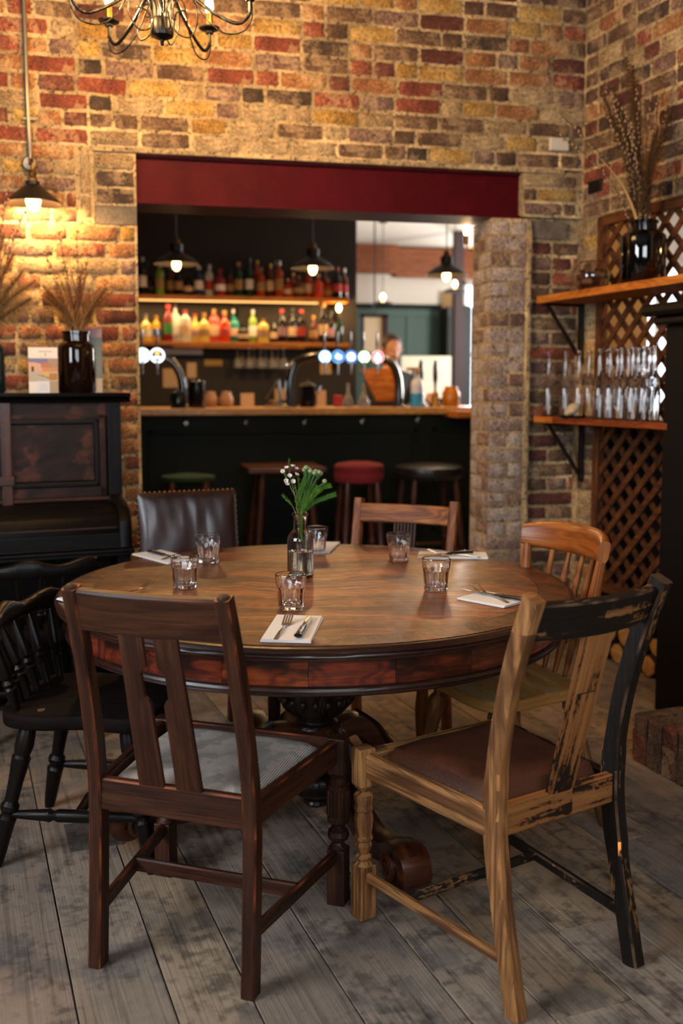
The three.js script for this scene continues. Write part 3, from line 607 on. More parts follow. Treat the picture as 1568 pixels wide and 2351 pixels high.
const padGeo = (wf, wr_, d, h, z0, y) => { // drop-in seat pad, domed, wider in front; z0 = rear edge
  const pts = [], idx = [], n = 14;
  for (let j = 0; j <= n; j++) for (let i = 0; i <= n; i++) {
    const u = i / n * 2 - 1, v = j / n * 2 - 1, ed = Math.max(Math.abs(u), Math.abs(v)), w = mix(wr_, wf, (v + 1) / 2), k = 1 - Math.pow(ed, 6);
    const f = 1 - 0.035 * Math.pow(Math.abs(u * v), 3);
    pts.push(u * w * f, y + h * (0.25 + 0.75 * k) - (ed > 0.999 ? h * 0.7 : 0) + 0.006 * (1 - u * u) * (1 - v * v) + 0.0015 * Math.sin(u * 7 + v * 5), z0 - (v + 1) / 2 * d * f);
  }
  for (let j = 0; j < n; j++) for (let i = 0; i < n; i++) { const a = j * (n + 1) + i; idx.push(a, a + 1, a + n + 2, a, a + n + 2, a + n + 1); }
  const g = new THREE.BufferGeometry(); g.setAttribute('position', new THREE.Float32BufferAttribute(pts, 3)); g.setIndex(idx);
  return fin(g, 1.0);
};
// the dark chair with two notched splats, its back to the viewer
{
  const o = thing('dining_chair', 'dark oak dining chair with two notched splats and grey corduroy seat', 'chair', [0.21, 0, -2.39], rad(-30.7)), m = W.darkOak, SH = 0.445;
  for (const s of [-1, 1]) {
    const p = curve([[s * 0.194, 0, 0.228], [s * 0.194, 0.2, 0.216], [s * 0.194, 0.42, 0.21], [s * 0.19, 0.6, 0.234], [s * 0.186, 0.78, 0.276], [s * 0.182, 0.918, 0.318]], 26);
    part('rear_post', sweep(p, (t) => chamfer(0.033, mix(0.044, 0.036, t), 0.004), { ref: V(1, 0, 0), wear: WEAR, seed: 5 + s }), m, o);
    part('post_cap', tf(new THREE.SphereGeometry(0.0185, 12, 8), [s * 0.182, 0.913, 0.317], [0, 0, 0], [0.86, 0.75, 1]), m, o);
    turnedFrontLeg(s * 0.253, -0.2175, 0.45, m, o, 'fluted');
    part('side_rail', bar([s * 0.196, SH - 0.032, 0.19], [s * 0.247, SH - 0.032, -0.2], 0.066, 0.022, { wear: WEAR, seed: 7 + s, n: 12 }), m, o);
    sideStretch([s * 0.194, 0.135, 0.205], [s * 0.25, 0.135, -0.2], 0.036, 0.016, m, o, 9 + s);
  }
  sideStretch([-0.222, 0.135, 0.0], [0.222, 0.135, 0.0], 0.036, 0.016, m, o, 12);
  part('rear_rail', bar([-0.18, SH - 0.03, 0.212], [0.18, SH - 0.03, 0.212], 0.075, 0.024, { wear: WEAR, seed: 3 }), m, o);
  part('front_rail', bar([-0.235, SH - 0.032, -0.217], [0.235, SH - 0.032, -0.217], 0.066, 0.022, { wear: WEAR, seed: 4 }), m, o);
  const rail = Array.from({ length: 13 }, (_, i) => { const t = i / 12 * 2 - 1; return V(t * 0.172, 0.868, 0.303 + 0.018 * (1 - t * t)); });
  part('top_rail', sweep(rail, chamfer(0.1, 0.024, 0.005), { ref: V(0, 1, 0.28).normalize(), wear: [4.2, 3, 1.9], seed: 21 }), m, o);
  for (const s of [-1, 1]) { // splat outline in its own plane, then leaned back
    const H = 0.43, e = (x, y) => [s * x, y];
    const pts = [e(0.017, 0), e(0.018, H * 0.56), e(0.023, H * 0.585), e(0.031, H * 0.6), e(0.031, H * 0.74), e(0.024, H * 0.765), e(0.015, H * 0.78), e(0.015, H), e(0.068, H), e(0.074, H * 0.5), e(0.078, 0)];
    if (s < 0) pts.reverse();
    const g = slab(pts, 0.011, 0.002); g.applyMatrix4(new THREE.Matrix4().makeRotationX(0.245)); g.translate(0, SH - 0.02, 0.212);
    part('splat', g, m, o);
  }
  part('seat_pad', padGeo(0.228, 0.178, 0.385, 0.02, 0.196, SH - 0.012), MF.corduroy, o, 'grey corduroy drop-in seat');
}
// the stripped and paint-worn chair
{
  const o = thing('dining_chair', 'paint-worn stripped oak dining chair with brown leather seat and single splat', 'chair', [0.885, 0, -2.215], rad(20.2)), SH = 0.44, WR = [1.5, 1.35, 1.15];
  const post = (s) => curve([[s * 0.185, 0, 0.278], [s * 0.185, 0.1, 0.255], [s * 0.184, 0.25, 0.222], [s * 0.184, 0.42, 0.2], [s * 0.186, 0.6, 0.216], [s * 0.19, 0.78, 0.262], [s * 0.193, 0.925, 0.318]], 30);
  for (const s of [-1, 1]) {
    part('rear_post', sweep(post(s), (t) => chamfer(mix(0.036, 0.034, t), t > 0.35 && t < 0.6 ? 0.052 : 0.044, 0.005), { ref: V(1, 0, 0), wear: s < 0 ? WR : WEARB, seed: 31 + s }), s < 0 ? W.stripped : W.blackMost, o, s < 0 ? 'stripped pale oak post' : 'black painted post with worn edges');
    turnedFrontLeg(s * 0.228, -0.245, 0.447, s < 0 ? W.stripped : W.blackWorn, o, 'vase');
    part('side_rail', bar([s * 0.19, SH - 0.035, 0.185], [s * 0.225, SH - 0.035, -0.225], 0.064, 0.024, { wear: WR, seed: 33 + s, n: 12 }), s < 0 ? W.stripped : W.blackWorn, o);
    part('stretcher', bar([s * 0.186, 0.112, 0.235], [s * 0.226, 0.112, -0.225], 0.026, 0.018, { wear: s < 0 ? WR : WEARB, seed: 35 + s }), s < 0 ? W.stripped : W.blackMost, o);
  }
  part('stretcher', turned([-0.213, 0.115, -0.08], [0.213, 0.115, -0.08], [[0.008, 0], [0.012, 0.03], [0.0125, 0.5], [0.012, 0.97], [0.008, 1]], 12), W.blackWorn, o);
  part('rear_rail', bar([-0.17, SH - 0.03, 0.203], [0.17, SH - 0.03, 0.203], 0.07, 0.026, { wear: WR, seed: 41 }), W.mixedWorn, o);
  part('front_rail', bar([-0.21, SH - 0.035, -0.245], [0.21, SH - 0.035, -0.245], 0.064, 0.024, { wear: WR, seed: 42 }), W.stripped, o);
  const rail = Array.from({ length: 17 }, (_, i) => { const t = i / 16 * 2 - 1; return V(t * 0.184, 0.868 + 0.0 * t, 0.29 + 0.036 * (1 - t * t)); });
  part('top_rail', sweep(rail, chamfer(0.088, 0.024, 0.004), { ref: V(0, 1, 0.35).normalize(), wear: WEARB, seed: 43 }), W.blackMost, o, 'black painted curved top rail with worn wood edges');
  const g = slab([[-0.038, 0], [-0.043, 0.43], [0.043, 0.43], [0.038, 0]], 0.012, 0.002); g.applyMatrix4(new THREE.Matrix4().makeRotationX(0.26)); g.translate(0, SH - 0.015, 0.205);
  const sp = part('splat', g, W.mixedWorn, o);
  const g2 = slab([[-0.024, 0.02], [-0.026, 0.27], [0.026, 0.27], [0.024, 0.02]], 0.018, 0.003); g2.applyMatrix4(new THREE.Matrix4().makeRotationX(0.26)); g2.translate(0, SH - 0.015, 0.205);
  part('raised_panel', g2, W.mixedWorn, sp);
  part('seat_pad', padGeo(0.212, 0.176, 0.4, 0.034, 0.186, SH - 0.008), MF.brownLeather, o, 'brown leather drop-in seat');
}
// the chair with a reeded splat on the bar side of the table
{
  const o = thing('dining_chair', 'mid-brown oak dining chair with reeded splat, back to the bar', 'chair', [0.953, 0, -3.563], rad(146)), m = W.oakMid, SH = 0.44;
  for (const s of [-1, 1]) {
    part('rear_post', sweep(curve([[s * 0.19, 0, 0.24], [s * 0.19, 0.42, 0.2], [s * 0.196, 0.65, 0.235], [s * 0.2, 0.9, 0.295]], 20), chamfer(0.036, 0.04, 0.005), { ref: V(1, 0, 0) }), m, o);
    part('leg', turned([s * 0.22, 0, -0.2], [s * 0.22, 0.44, -0.2], [[0.016, 0], [0.018, 0.1], [0.026, 0.5], [0.018, 0.72], [0.026, 0.78], [0.024, 1]]), m, o);
    part('side_rail', bar([s * 0.19, SH - 0.035, 0.19], [s * 0.215, SH - 0.035, -0.19], 0.06, 0.022), m, o);
    part('stretcher', bar([s * 0.19, 0.16, 0.2], [s * 0.215, 0.16, -0.19], 0.03, 0.018), m, o);
  }
  const rail = Array.from({ length: 13 }, (_, i) => { const t = i / 12 * 2 - 1; return V(t * 0.185, 0.845, 0.27 + 0.02 * (1 - t * t)); });
  part('top_rail', sweep(rail, chamfer(0.075, 0.022, 0.004), { ref: V(0, 1, 0.26).normalize() }), m, o);
  part('rear_rail', bar([-0.18, SH - 0.03, 0.2], [0.18, SH - 0.03, 0.2], 0.06, 0.022), m, o);
  part('front_rail', bar([-0.2, SH - 0.03, -0.2], [0.2, SH - 0.03, -0.2], 0.06, 0.022), m, o);
  for (let k = 0; k < 7; k++) part('splat_reed', bar([-0.042 + k * 0.014, SH, 0.206], [-0.042 + k * 0.014, 0.82, 0.282], 0.01, 0.012, { c: 0.003, ref: V(1, 0, 0) }), W.darkOak, o);
  part('seat_pad', padGeo(0.205, 0.18, 0.37, 0.02, 0.19, SH - 0.01), MF.brownLeather, o);
}
// the leather-backed chair by the piano
{
  const o = thing('leather_chair', 'studded oxblood leather dining chair between piano and table', 'chair', [0.3, 0, -3.67], rad(190.4)), SH = 0.46;
  const W0 = 0.195, H0 = 0.34, n = 22, pts = [], idx = [];
  for (let j = 0; j <= n; j++) for (let i = 0; i <= n; i++) {
    const u = i / n * 2 - 1, v = j / n * 2 - 1, e = Math.max(Math.pow(Math.abs(u), 8), Math.pow(Math.abs(v), 8)), k = Math.pow(Math.max(0, 1 - e), 0.5);
    let d = 0.014 + 0.03 * k * (1 - 0.4 * v * v);
    d -= 0.0055 * Math.exp(-Math.pow((u - 0.02) / 0.07, 2)) * sstep(-0.6, 0.3, v) * (1 - sstep(0.6, 0.9, v)) + 0.004 * Math.exp(-Math.pow((u + 0.3) / 0.06, 2)) * sstep(-0.5, 0.1, v) * (1 - sstep(0.3, 0.7, v));
    d += 0.002 * Math.sin(u * 9 + v * 4) * k + 0.0016 * Math.sin(u * 23 - v * 3) * k * sstep(-0.2, 0.4, v);
    pts.push(u * W0, v * H0 / 2, -d);
  }
  for (let j = 0; j < n; j++) for (let i = 0; i < n; i++) { const a = j * (n + 1) + i; idx.push(a, a + n + 2, a + 1, a, a + n + 1, a + n + 2); }
  const lg = new THREE.BufferGeometry(); lg.setAttribute('position', new THREE.Float32BufferAttribute(pts, 3)); lg.setIndex(idx);
  const lean = (g) => { g.applyMatrix4(new THREE.Matrix4().makeRotationX(0.14)); g.translate(0, 0.775, 0.235); return g; };
  part('back_cushion', lean(fin(lg, 1.2)), MF.oxblood, o);
  part('back_frame', lean(rbox(2 * W0, H0, 0.03, 0.008, [0, 0, 0.0])), MF.oxblood, o);
  const studs = [];
  for (let k = 0; k < 20; k++) studs.push([-W0 + 0.01 + (k / 19) * (2 * W0 - 0.02), H0 / 2 + 0.001, -0.006]);
  for (let k = 1; k < 16; k++) for (const s of [-1, 1]) studs.push([s * (W0 + 0.001), H0 / 2 - (k / 16) * H0, -0.004]);
  studs.forEach((p) => part('stud', lean(tf(new THREE.SphereGeometry(0.0048, 6, 4), p)), MF.brass, o));
  for (const s of [-1, 1]) {
    part('rear_post', sweep(curve([[s * 0.175, 0, 0.25], [s * 0.175, 0.45, 0.205], [s * 0.175, 0.64, 0.225]], 14), chamfer(0.035, 0.035, 0.004), { ref: V(1, 0, 0) }), W.darkOak, o);
    part('leg', turned([s * 0.2, 0, -0.2], [s * 0.2, 0.42, -0.2], [[0.018, 0], [0.02, 0.15], [0.024, 0.5], [0.017, 0.8], [0.024, 1]]), W.darkOak, o);
  }
  part('seat_frame', rbox(0.43, 0.06, 0.42, 0.006, [0, SH - 0.06, 0]), W.darkOak, o);
  part('seat_pad', padGeo(0.21, 0.205, 0.41, 0.05, 0.2, SH - 0.03), MF.oxblood, o);
}
// the spindle-back kitchen chair by the shelves
{
  const o = thing('spindle_chair', 'honey-coloured spindle-back chair with pale worn seat by the pillar', 'chair', [1.15, 0, -2.885], rad(102)), SH = 0.44;
  const pts = curve([[-0.19, 0, 0.19], [-0.2, 0, 0.05], [-0.215, 0, -0.12], [-0.17, 0, -0.165], [0, 0, -0.178], [0.17, 0, -0.165], [0.215, 0, -0.12], [0.2, 0, 0.05], [0.19, 0, 0.19], [0, 0, 0.205]], 40).slice(0, 40);
  const sg = slab(pts.map((p) => [p.x, p.z]), 0.036, 0.009, 0.9); sg.applyMatrix4(new THREE.Matrix4().makeRotationX(Math.PI / 2)); sg.translate(0, SH - 0.018, 0);
  part('seat', sg, W.paleSeat, o, 'pale worn wooden seat');
  const legP = [[0.014, 0], [0.017, 0.1], [0.02, 0.3], [0.022, 0.4], [0.026, 0.42], [0.022, 0.44], [0.019, 0.5], [0.023, 0.7], [0.03, 0.8], [0.03, 0.84], [0.018, 0.88], [0.024, 0.92], [0.016, 1]];
  for (const [x, z] of [[-1, 1], [1, 1], [-1, -1], [1, -1]]) part('leg', turned([x * 0.225, 0, z > 0 ? 0.25 : -0.165], [x * 0.155, SH - 0.034, z > 0 ? 0.15 : -0.11], legP), W.stripped, o);
  for (const s of [-1, 1]) part('stretcher', turned([s * 0.204, 0.14, 0.215], [s * 0.204, 0.14, -0.148], [[0.009, 0], [0.015, 0.5], [0.009, 1]], 12), W.stripped, o);
  part('stretcher', turned([-0.205, 0.14, 0.02], [0.205, 0.14, 0.02], [[0.009, 0], [0.015, 0.5], [0.009, 1]], 12), W.stripped, o);
  const back = (t) => V(t * 0.21, 0.86, 0.235 + 0.07 * (1 - t * t));
  const rail = Array.from({ length: 21 }, (_, i) => back(i / 10 - 1));
  const rs = (t) => { const e = Math.pow(Math.abs(t * 2 - 1), 4), h = 0.1 * (1 - 0.32 * e), w = 0.034; return circ(14, 1).map(([a, b]) => [Math.sign(a) * Math.pow(Math.abs(a), 0.55) * h / 2 - 0.006 * e, Math.sign(b) * Math.pow(Math.abs(b), 0.6) * w / 2]); };
  part('top_rail', sweep(rail, rs, { ref: V(0, 1, 0.22).normalize(), crease: 1.0 }), W.honey, o, 'thick curved honey-coloured top rail');
  const base = (t) => [t * 0.165, SH - 0.004, 0.185 + 0.012 * (1 - t * t)];
  for (const t of [-0.5, -0.17, 0.17, 0.5]) { const b = back(t); part('spindle', turned(base(t), [b.x, b.y - 0.035, b.z - 0.006], [[0.007, 0], [0.01, 0.15], [0.012, 0.45], [0.01, 0.8], [0.007, 1]], 10), W.oakMid, o); }
  for (const t of [-0.92, 0.92]) { const b = back(t); part('back_post', turned(base(t), [b.x, b.y - 0.02, b.z - 0.004], [[0.011, 0], [0.016, 0.12], [0.018, 0.4], [0.019, 0.7], [0.014, 1]], 12), W.honey, o); }
}
// low-backed chairs with a shaped rail on turned spindles
function lowBack(label, pos, turn) {
  const o = thing('low_back_chair', label, 'chair', pos, turn), m = W.ebony, SH = 0.445;
  const pts = curve([[-0.185, 0, 0.19], [-0.215, 0, 0.1], [-0.2, 0, -0.03], [-0.215, 0, -0.17], [-0.15, 0, -0.215], [0, 0, -0.225], [0.15, 0, -0.215], [0.215, 0, -0.17], [0.2, 0, -0.03], [0.215, 0, 0.1], [0.185, 0, 0.19], [0.09, 0, 0.225], [-0.09, 0, 0.225]], 64).slice(0, 64);
  const sg = slab(pts.map((p) => [p.x, p.z]), 0.042, 0.008, 0.9); sg.applyMatrix4(new THREE.Matrix4().makeRotationX(Math.PI / 2)); sg.translate(0, SH - 0.021, 0);
  const seat = part('seat', sg, W.seatDark, o);
  for (const s of [-1, 1]) part('leg_peg', tf(new THREE.CylinderGeometry(0.011, 0.011, 0.004, 14), [s * 0.165, SH + 0.0005, 0.1]), W.stripped, seat, 'bare end of the leg showing through the seat');
  const legP = [[0.014, 0], [0.018, 0.06], [0.024, 0.3], [0.026, 0.34], [0.02, 0.36], [0.02, 0.38], [0.026, 0.4], [0.026, 0.43], [0.019, 0.46], [0.021, 0.6], [0.026, 0.74], [0.027, 0.76], [0.022, 0.78], [0.027, 0.84], [0.024, 0.94], [0.017, 1]];
  for (const [x, z] of [[-1, 1], [1, 1], [-1, -1], [1, -1]]) part('leg', turned([x * 0.205, 0, z * 0.225 + 0.005], [x * 0.155, SH - 0.04, z * 0.14], legP), m, o);
  const stP = [[0.009, 0], [0.013, 0.12], [0.017, 0.28], [0.019, 0.31], [0.013, 0.34], [0.018, 0.37], [0.018, 0.63], [0.013, 0.66], [0.019, 0.69], [0.017, 0.72], [0.013, 0.88], [0.009, 1]];
  for (const s of [-1, 1]) part('stretcher', turned([s * 0.19, 0.15, 0.195], [s * 0.19, 0.15, -0.195], stP, 14), m, o);
  part('stretcher', turned([-0.19, 0.15, 0.0], [0.19, 0.15, 0.0], stP, 14), m, o);
  const back = (t) => V(t * 0.25, 0.68, 0.265 - 0.075 * Math.pow(Math.abs(t), 2.2)), n = 40;
  const rail = Array.from({ length: n + 1 }, (_, i) => back(i / (n / 2) - 1));
  const hs = (t) => { const u = Math.abs(t * 2 - 1); return 0.052 + 0.013 * Math.cos(u * 7.2) * (1 - 0.2 * u) - (u > 0.93 ? 0.05 * Math.pow((u - 0.93) / 0.07, 2) : 0); };
  part('back_rail', sweep(rail, (t) => chamfer(Math.max(0.012, hs(t)), 0.032, 0.005).map(([a, b]) => [a + hs(t) * 0.4 - 0.02, b]), { ref: V(0, 1, 0), crease: 0.9, wear: [3.2, 2.2, 1.3], seed: 51 }), m, o);
  const spP = [[0.009, 0], [0.012, 0.1], [0.016, 0.28], [0.018, 0.3], [0.012, 0.33], [0.018, 0.38], [0.012, 0.43], [0.016, 0.45], [0.018, 0.47], [0.014, 0.7], [0.01, 1]];
  for (const t of [-0.84, -0.5, -0.17, 0.17, 0.5, 0.84]) { const b = back(t); part('spindle', turned([t * 0.2, SH - 0.002, 0.19 - 0.03 * t * t], [b.x, b.y - 0.018, b.z], spP, 14), m, o); }
  return o;
}
lowBack('low-backed dark turned chair drawn up to the round table', [-0.085, 0, -2.975], rad(-107));
lowBack('low-backed dark turned chair in front of the piano keyboard', [-0.35, 0, -4.02], rad(4));
// ------------------------------------------------------------------ on the table
function tumblerGeo() {
  const S = 54, prof = [[0.0315, 0.0], [0.0335, 0.002], [0.0345, 0.02], [0.0365, 0.05], [0.0375, 0.058], [0.0405, 0.066], [0.0415, 0.07], [0.0425, 0.085], [0.0435, 0.096], [0.0428, 0.098], [0.0418, 0.0965], [0.041, 0.085], [0.0398, 0.07], [0.0365, 0.061], [0.0338, 0.045], [0.0318, 0.024], [0.029, 0.013], [0.02, 0.0105], [0, 0.01]];
  const pos = [], idx = [], rings = [[0, 0.003], [0.024, 0.003], [0.03, 0.0], ...prof];
  rings.forEach(([r, y], i) => {
    const outer = i >= 3 && i <= 8, k = outer ? 1 - sstep(0.056, 0.068, y) : 0;
    for (let s = 0; s < S; s++) { const a = (s / S) * 6.2832, n = 9, ph = ((a * n) / 6.2832) % 1, fac = Math.cos(Math.PI / n) / Math.cos((ph - 0.5) * (2 * Math.PI / n)); const q = r * mix(1, Math.pow(fac, 1.25) * 1.045, k); pos.push(Math.cos(a) * q, y, Math.sin(a) * q); }
  });
  for (let i = 0; i < rings.length - 1; i++) for (let s = 0; s < S; s++) { const a = i * S + s, b = i * S + ((s + 1) % S); idx.push(a, a + S, b, b, a + S, b + S); }
  const g = new THREE.BufferGeometry(); g.setAttribute('position', new THREE.Float32BufferAttribute(pos, 3)); g.setIndex(idx);
  return fin(g, 0.35);
}
const TY = TH0 + 0.0005, tumbler = tumblerGeo();
const TUMBLERS = [[668, 1406, 'clear faceted glass tumbler behind the napkin at the corduroy chair'], [425, 1357, 'clear faceted glass tumbler facing the low-backed chair'], [478, 1299, 'clear faceted glass tumbler at the leather chair place'],
  [726, 1279, 'clear faceted glass tumbler partly behind the flower bottle'], [915, 1295, 'clear faceted glass tumbler at the reeded-splat chair place'], [1001, 1363, 'clear faceted glass tumbler nearest the spindle-back chair']];
TUMBLERS.forEach(([x, y, label], i) => single('glass_tumbler', label.replace('nearest', 'beside'), 'glass', tumbler, MF.glass, atY(x, y - 8, TY).setY(TY), i * 0.3, 'tumblers on the table'));

const napGeo = (() => { // folded paper napkin: four leaves, each a thin sheet with thickness
  return merge([0, 1, 2, 3].map((k) => rbox(0.125 - k * 0.001, 0.0013, 0.235 - k * 0.0015, 0.0005, [k * 0.0006, 0.0009 + k * 0.0017, k * 0.0008], [0, (k - 1.5) * 0.006, 0.004 * k])));
})();
function napkin(a, b, label, sc = 1) { // a, b: pixels at the middle of the two short ends
  const A = atY(a[0], a[1], TY), B = atY(b[0], b[1], TY), d = B.clone().sub(A);
  const o = single('paper_napkin', label, 'napkin', napGeo, MF.paper, A.clone().add(B).multiplyScalar(0.5).setY(TY), Math.atan2(d.x, d.z), 'napkins on the table');
  o.scale.set(sc, 1, clamp(d.length() / 0.235, 0.7, 1.25));
  return o;
}
const NY = TY + 0.0078;
const forkG = (() => {
  const o = [[-0.0045, 0], [-0.005, 0.012], [-0.0026, 0.05], [-0.0024, 0.115], [-0.006, 0.13], [-0.0115, 0.142]];
  const tines = []; for (let k = 0; k < 4; k++) { const x = -0.0115 + k * 0.00633; tines.push([x, 0.148], [x + 0.0006, 0.192], [x + 0.0034, 0.192], [x + 0.004, 0.15]); }
  const right = o.slice().reverse().map(([x, y]) => [-x, y]);
  const g = slab([...o, ...tines, ...right], 0.0022, 0.0007, 0.5), p = g.attributes.position;
  for (let i = 0; i < p.count; i++) { const y = p.getY(i); p.setZ(i, p.getZ(i) - 0.006 * Math.sin(Math.PI * clamp((y - 0.02) / 0.11)) - (y > 0.13 ? 0.016 * Math.pow((y - 0.13) / 0.062, 1.6) : 0)); }
  g.rotateX(Math.PI / 2); g.computeVertexNormals(); return fin(g, 0.6);
})();
const bladeG = (() => { const g = slab([[-0.006, 0.1], [-0.0085, 0.12], [-0.0085, 0.18], [-0.004, 0.208], [0.003, 0.214], [0.006, 0.2], [0.006, 0.1]], 0.0016, 0.0005, 0.4); g.rotateX(Math.PI / 2); return g; })();
const handleG = sweep(curve([[0, 0.0065, 0], [0, 0.0075, 0.02], [0, 0.007, 0.06], [0, 0.006, 0.1]], 14), (t) => { const w = t < 0.12 ? 0.010 : mix(0.0085, 0.0075, t), h = t > 0.93 ? 0.004 : 0.0055; return circ(10, 1).map(([a, b]) => [a * w, b * h]); }, { ref: V(1, 0, 0), crease: 0.9 });
const rivetG = merge([0.03, 0.075].map((z) => tf(new THREE.CylinderGeometry(0.0022, 0.0022, 0.0145, 10), [0, 0.0072, z])).map((g) => fin(g)));
function lay(o, a, b, Y) { const A = atY(a[0], a[1], Y), B = atY(b[0], b[1], Y), d = B.sub(A); o.position.copy(A).setY(Y); o.rotation.y = Math.atan2(d.x, d.z); return o; }
const fork = (a, b, label, Y = NY) => lay(single('fork', label, 'fork', forkG, MF.steel, [0, 0, 0], 0, 'forks on the table'), a, b, Y);
function knife(a, b, label, Y = NY) {
  const o = lay(thing('steak_knife', label, 'knife', [0, 0, 0], 0, 'steak knives on the table'), a, b, Y);
  const bl = part('blade', bladeG, MF.steel, o); bl.position.y = 0.006;
  const h = part('handle', handleG, MF.plastic, o, 'black riveted handle'); part('rivet', rivetG, MF.steel, h);
}
napkin([656, 1476], [690, 1418], 'white folded napkin laid at the corduroy chair place', 0.98);
fork([633, 1467], [676, 1408], 'fork on the napkin at the corduroy chair place'); knife([684, 1465], [716, 1412], 'steak knife on the napkin at the corduroy chair place');
napkin([1080, 1369], [1185, 1388], 'white folded napkin laid at the paint-worn chair place');
fork([1166, 1383], [1070, 1346], 'fork propped on the napkin at the paint-worn chair place', NY + 0.001); knife([1205, 1382], [1100, 1364], 'steak knife on the napkin at the paint-worn chair place');
napkin([960, 1276], [1118, 1278], 'white folded napkin laid at the reeded-splat chair place', 0.9);
fork([1102, 1279], [966, 1270], 'fork on the napkin at the reeded-splat chair place'); knife([1084, 1271], [990, 1277], 'steak knife on the napkin at the reeded-splat chair place', NY + 0.001);
napkin([335, 1270], [420, 1292], 'white folded napkin laid at the leather chair place', 0.95);
fork([372, 1284], [436, 1271], 'fork on the napkin at the leather chair place'); knife([343, 1269], [420, 1287], 'steak knife on the napkin at the leather chair place');
napkin([752, 1247], [726, 1270], 'white folded napkin behind the flower bottle', 0.8);
napkin([168, 1370], [250, 1392], 'white folded napkin at the low-backed chair place', 0.9);
fork([268, 1372], [352, 1342], 'fork at the low-backed chair place');

// ------------------------------------------------------------------ ribbed bottle with flowers
const VP = atY(690, 1326, TY).setY(TY);
{
  const o = thing('flower_bottle', 'ribbed clear glass bottle vase half full of water', 'vase', VP);
  const prof = [[0.03, 0], [0.04, 0.004], [0.0415, 0.01], [0.0415, 0.12], [0.039, 0.134], [0.03, 0.147], [0.023, 0.154], [0.0215, 0.162], [0.0215, 0.196], [0.0255, 0.2], [0.0265, 0.205], [0.025, 0.209], [0.021, 0.2085], [0.0188, 0.2], [0.0185, 0.162], [0.02, 0.155], [0.027, 0.146], [0.036, 0.132], [0.0388, 0.12], [0.0388, 0.012], [0.03, 0.007], [0, 0.007]];
  const S = 96, pos = [], idx = [], rings = [[0, 0.002], ...prof];
  rings.forEach(([r, y], i) => { for (let s = 0; s < S; s++) { const a = (s / S) * 6.2832, rib = i > 2 && i < 7 ? 0.0009 * Math.cos(a * 16) : 0; pos.push(Math.cos(a) * (r + rib), y, Math.sin(a) * (r + rib)); } });
  for (let i = 0; i < rings.length - 1; i++) for (let s = 0; s < S; s++) { const a = i * S + s, b = i * S + ((s + 1) % S); idx.push(a, a + S, b, b, a + S, b + S); }
  const g = new THREE.BufferGeometry(); g.setAttribute('position', new THREE.Float32BufferAttribute(pos, 3)); g.setIndex(idx);
  part('bottle', fin(g, 0.9), phys({ color: 0xf4f1ea, roughness: 0, transmission: 1, thickness: 0.01, ior: 1.5 }), o);
  part('water', lathe([[0, 0.0078], [0.03, 0.0078], [0.0382, 0.0128], [0.0382, 0.086], [0.0375, 0.087], [0, 0.087]], 40), MF.water, o);
}
const leafM = (c) => phys({ color: c, roughness: 0.7, transmission: 0.25, thickness: 0 });
const G = { leaf: leafM(0x4c8a1c), leaf2: leafM(0x62981f), dark: std({ color: 0x33591f, roughness: 0.7 }), stem: std({ color: 0x6f7a3a, roughness: 0.8 }), twig: std({ color: 0x7a6a38, roughness: 0.8 }), berry: std({ color: 0x8a9c6a, roughness: 0.6 }), petal: std({ color: 0xe6d6c8, roughness: 0.8 }), heart: std({ color: 0x5a2a22, roughness: 0.8 }) };
// image-plane helper: offset right/up/towards, in metres, from the bottle mouth
const mouth = VP.clone().add(V(0, 0.205, 0)), toCam = V(0, 0, 0).sub(VP).setY(0).normalize();
const fp = (x, y, d = 0) => { const k = 754; return V(0, 0, 0).addScaledVector(camRt, (x - 687) / k).add(V(0, (1180 - y) / k, 0)).addScaledVector(toCam, d); };
function needles(path, n, len, rad0, mat, parent, spread = 0.9, seed = 1) {
  const r = rng(seed), gs = [], p = curve(path, 40);
  for (let i = 0; i < n; i++) { const k = Math.floor((i / n) * 38) + 1, t = p[k + 1 > 40 ? 40 : k + 1].clone().sub(p[k]).normalize(), a = r() * 6.28, side = V(Math.cos(a), Math.sin(a), Math.sin(a * 2.3)).cross(t).normalize(), d = t.multiplyScalar(1 - spread * 0.4).addScaledVector(side, spread).normalize(); const g = new THREE.ConeGeometry(rad0, len, 4, 1, true); g.translate(0, len / 2, 0); g.applyMatrix4(new THREE.Matrix4().compose(p[k], new THREE.Quaternion().setFromUnitVectors(V(0, 1, 0), d), V(1, 1, 1))); gs.push(g.toNonIndexed()); }
  const o = part('needles', boxUV(merge(gs)), mat, parent); o.userData.kind = 'stuff'; return o;
}
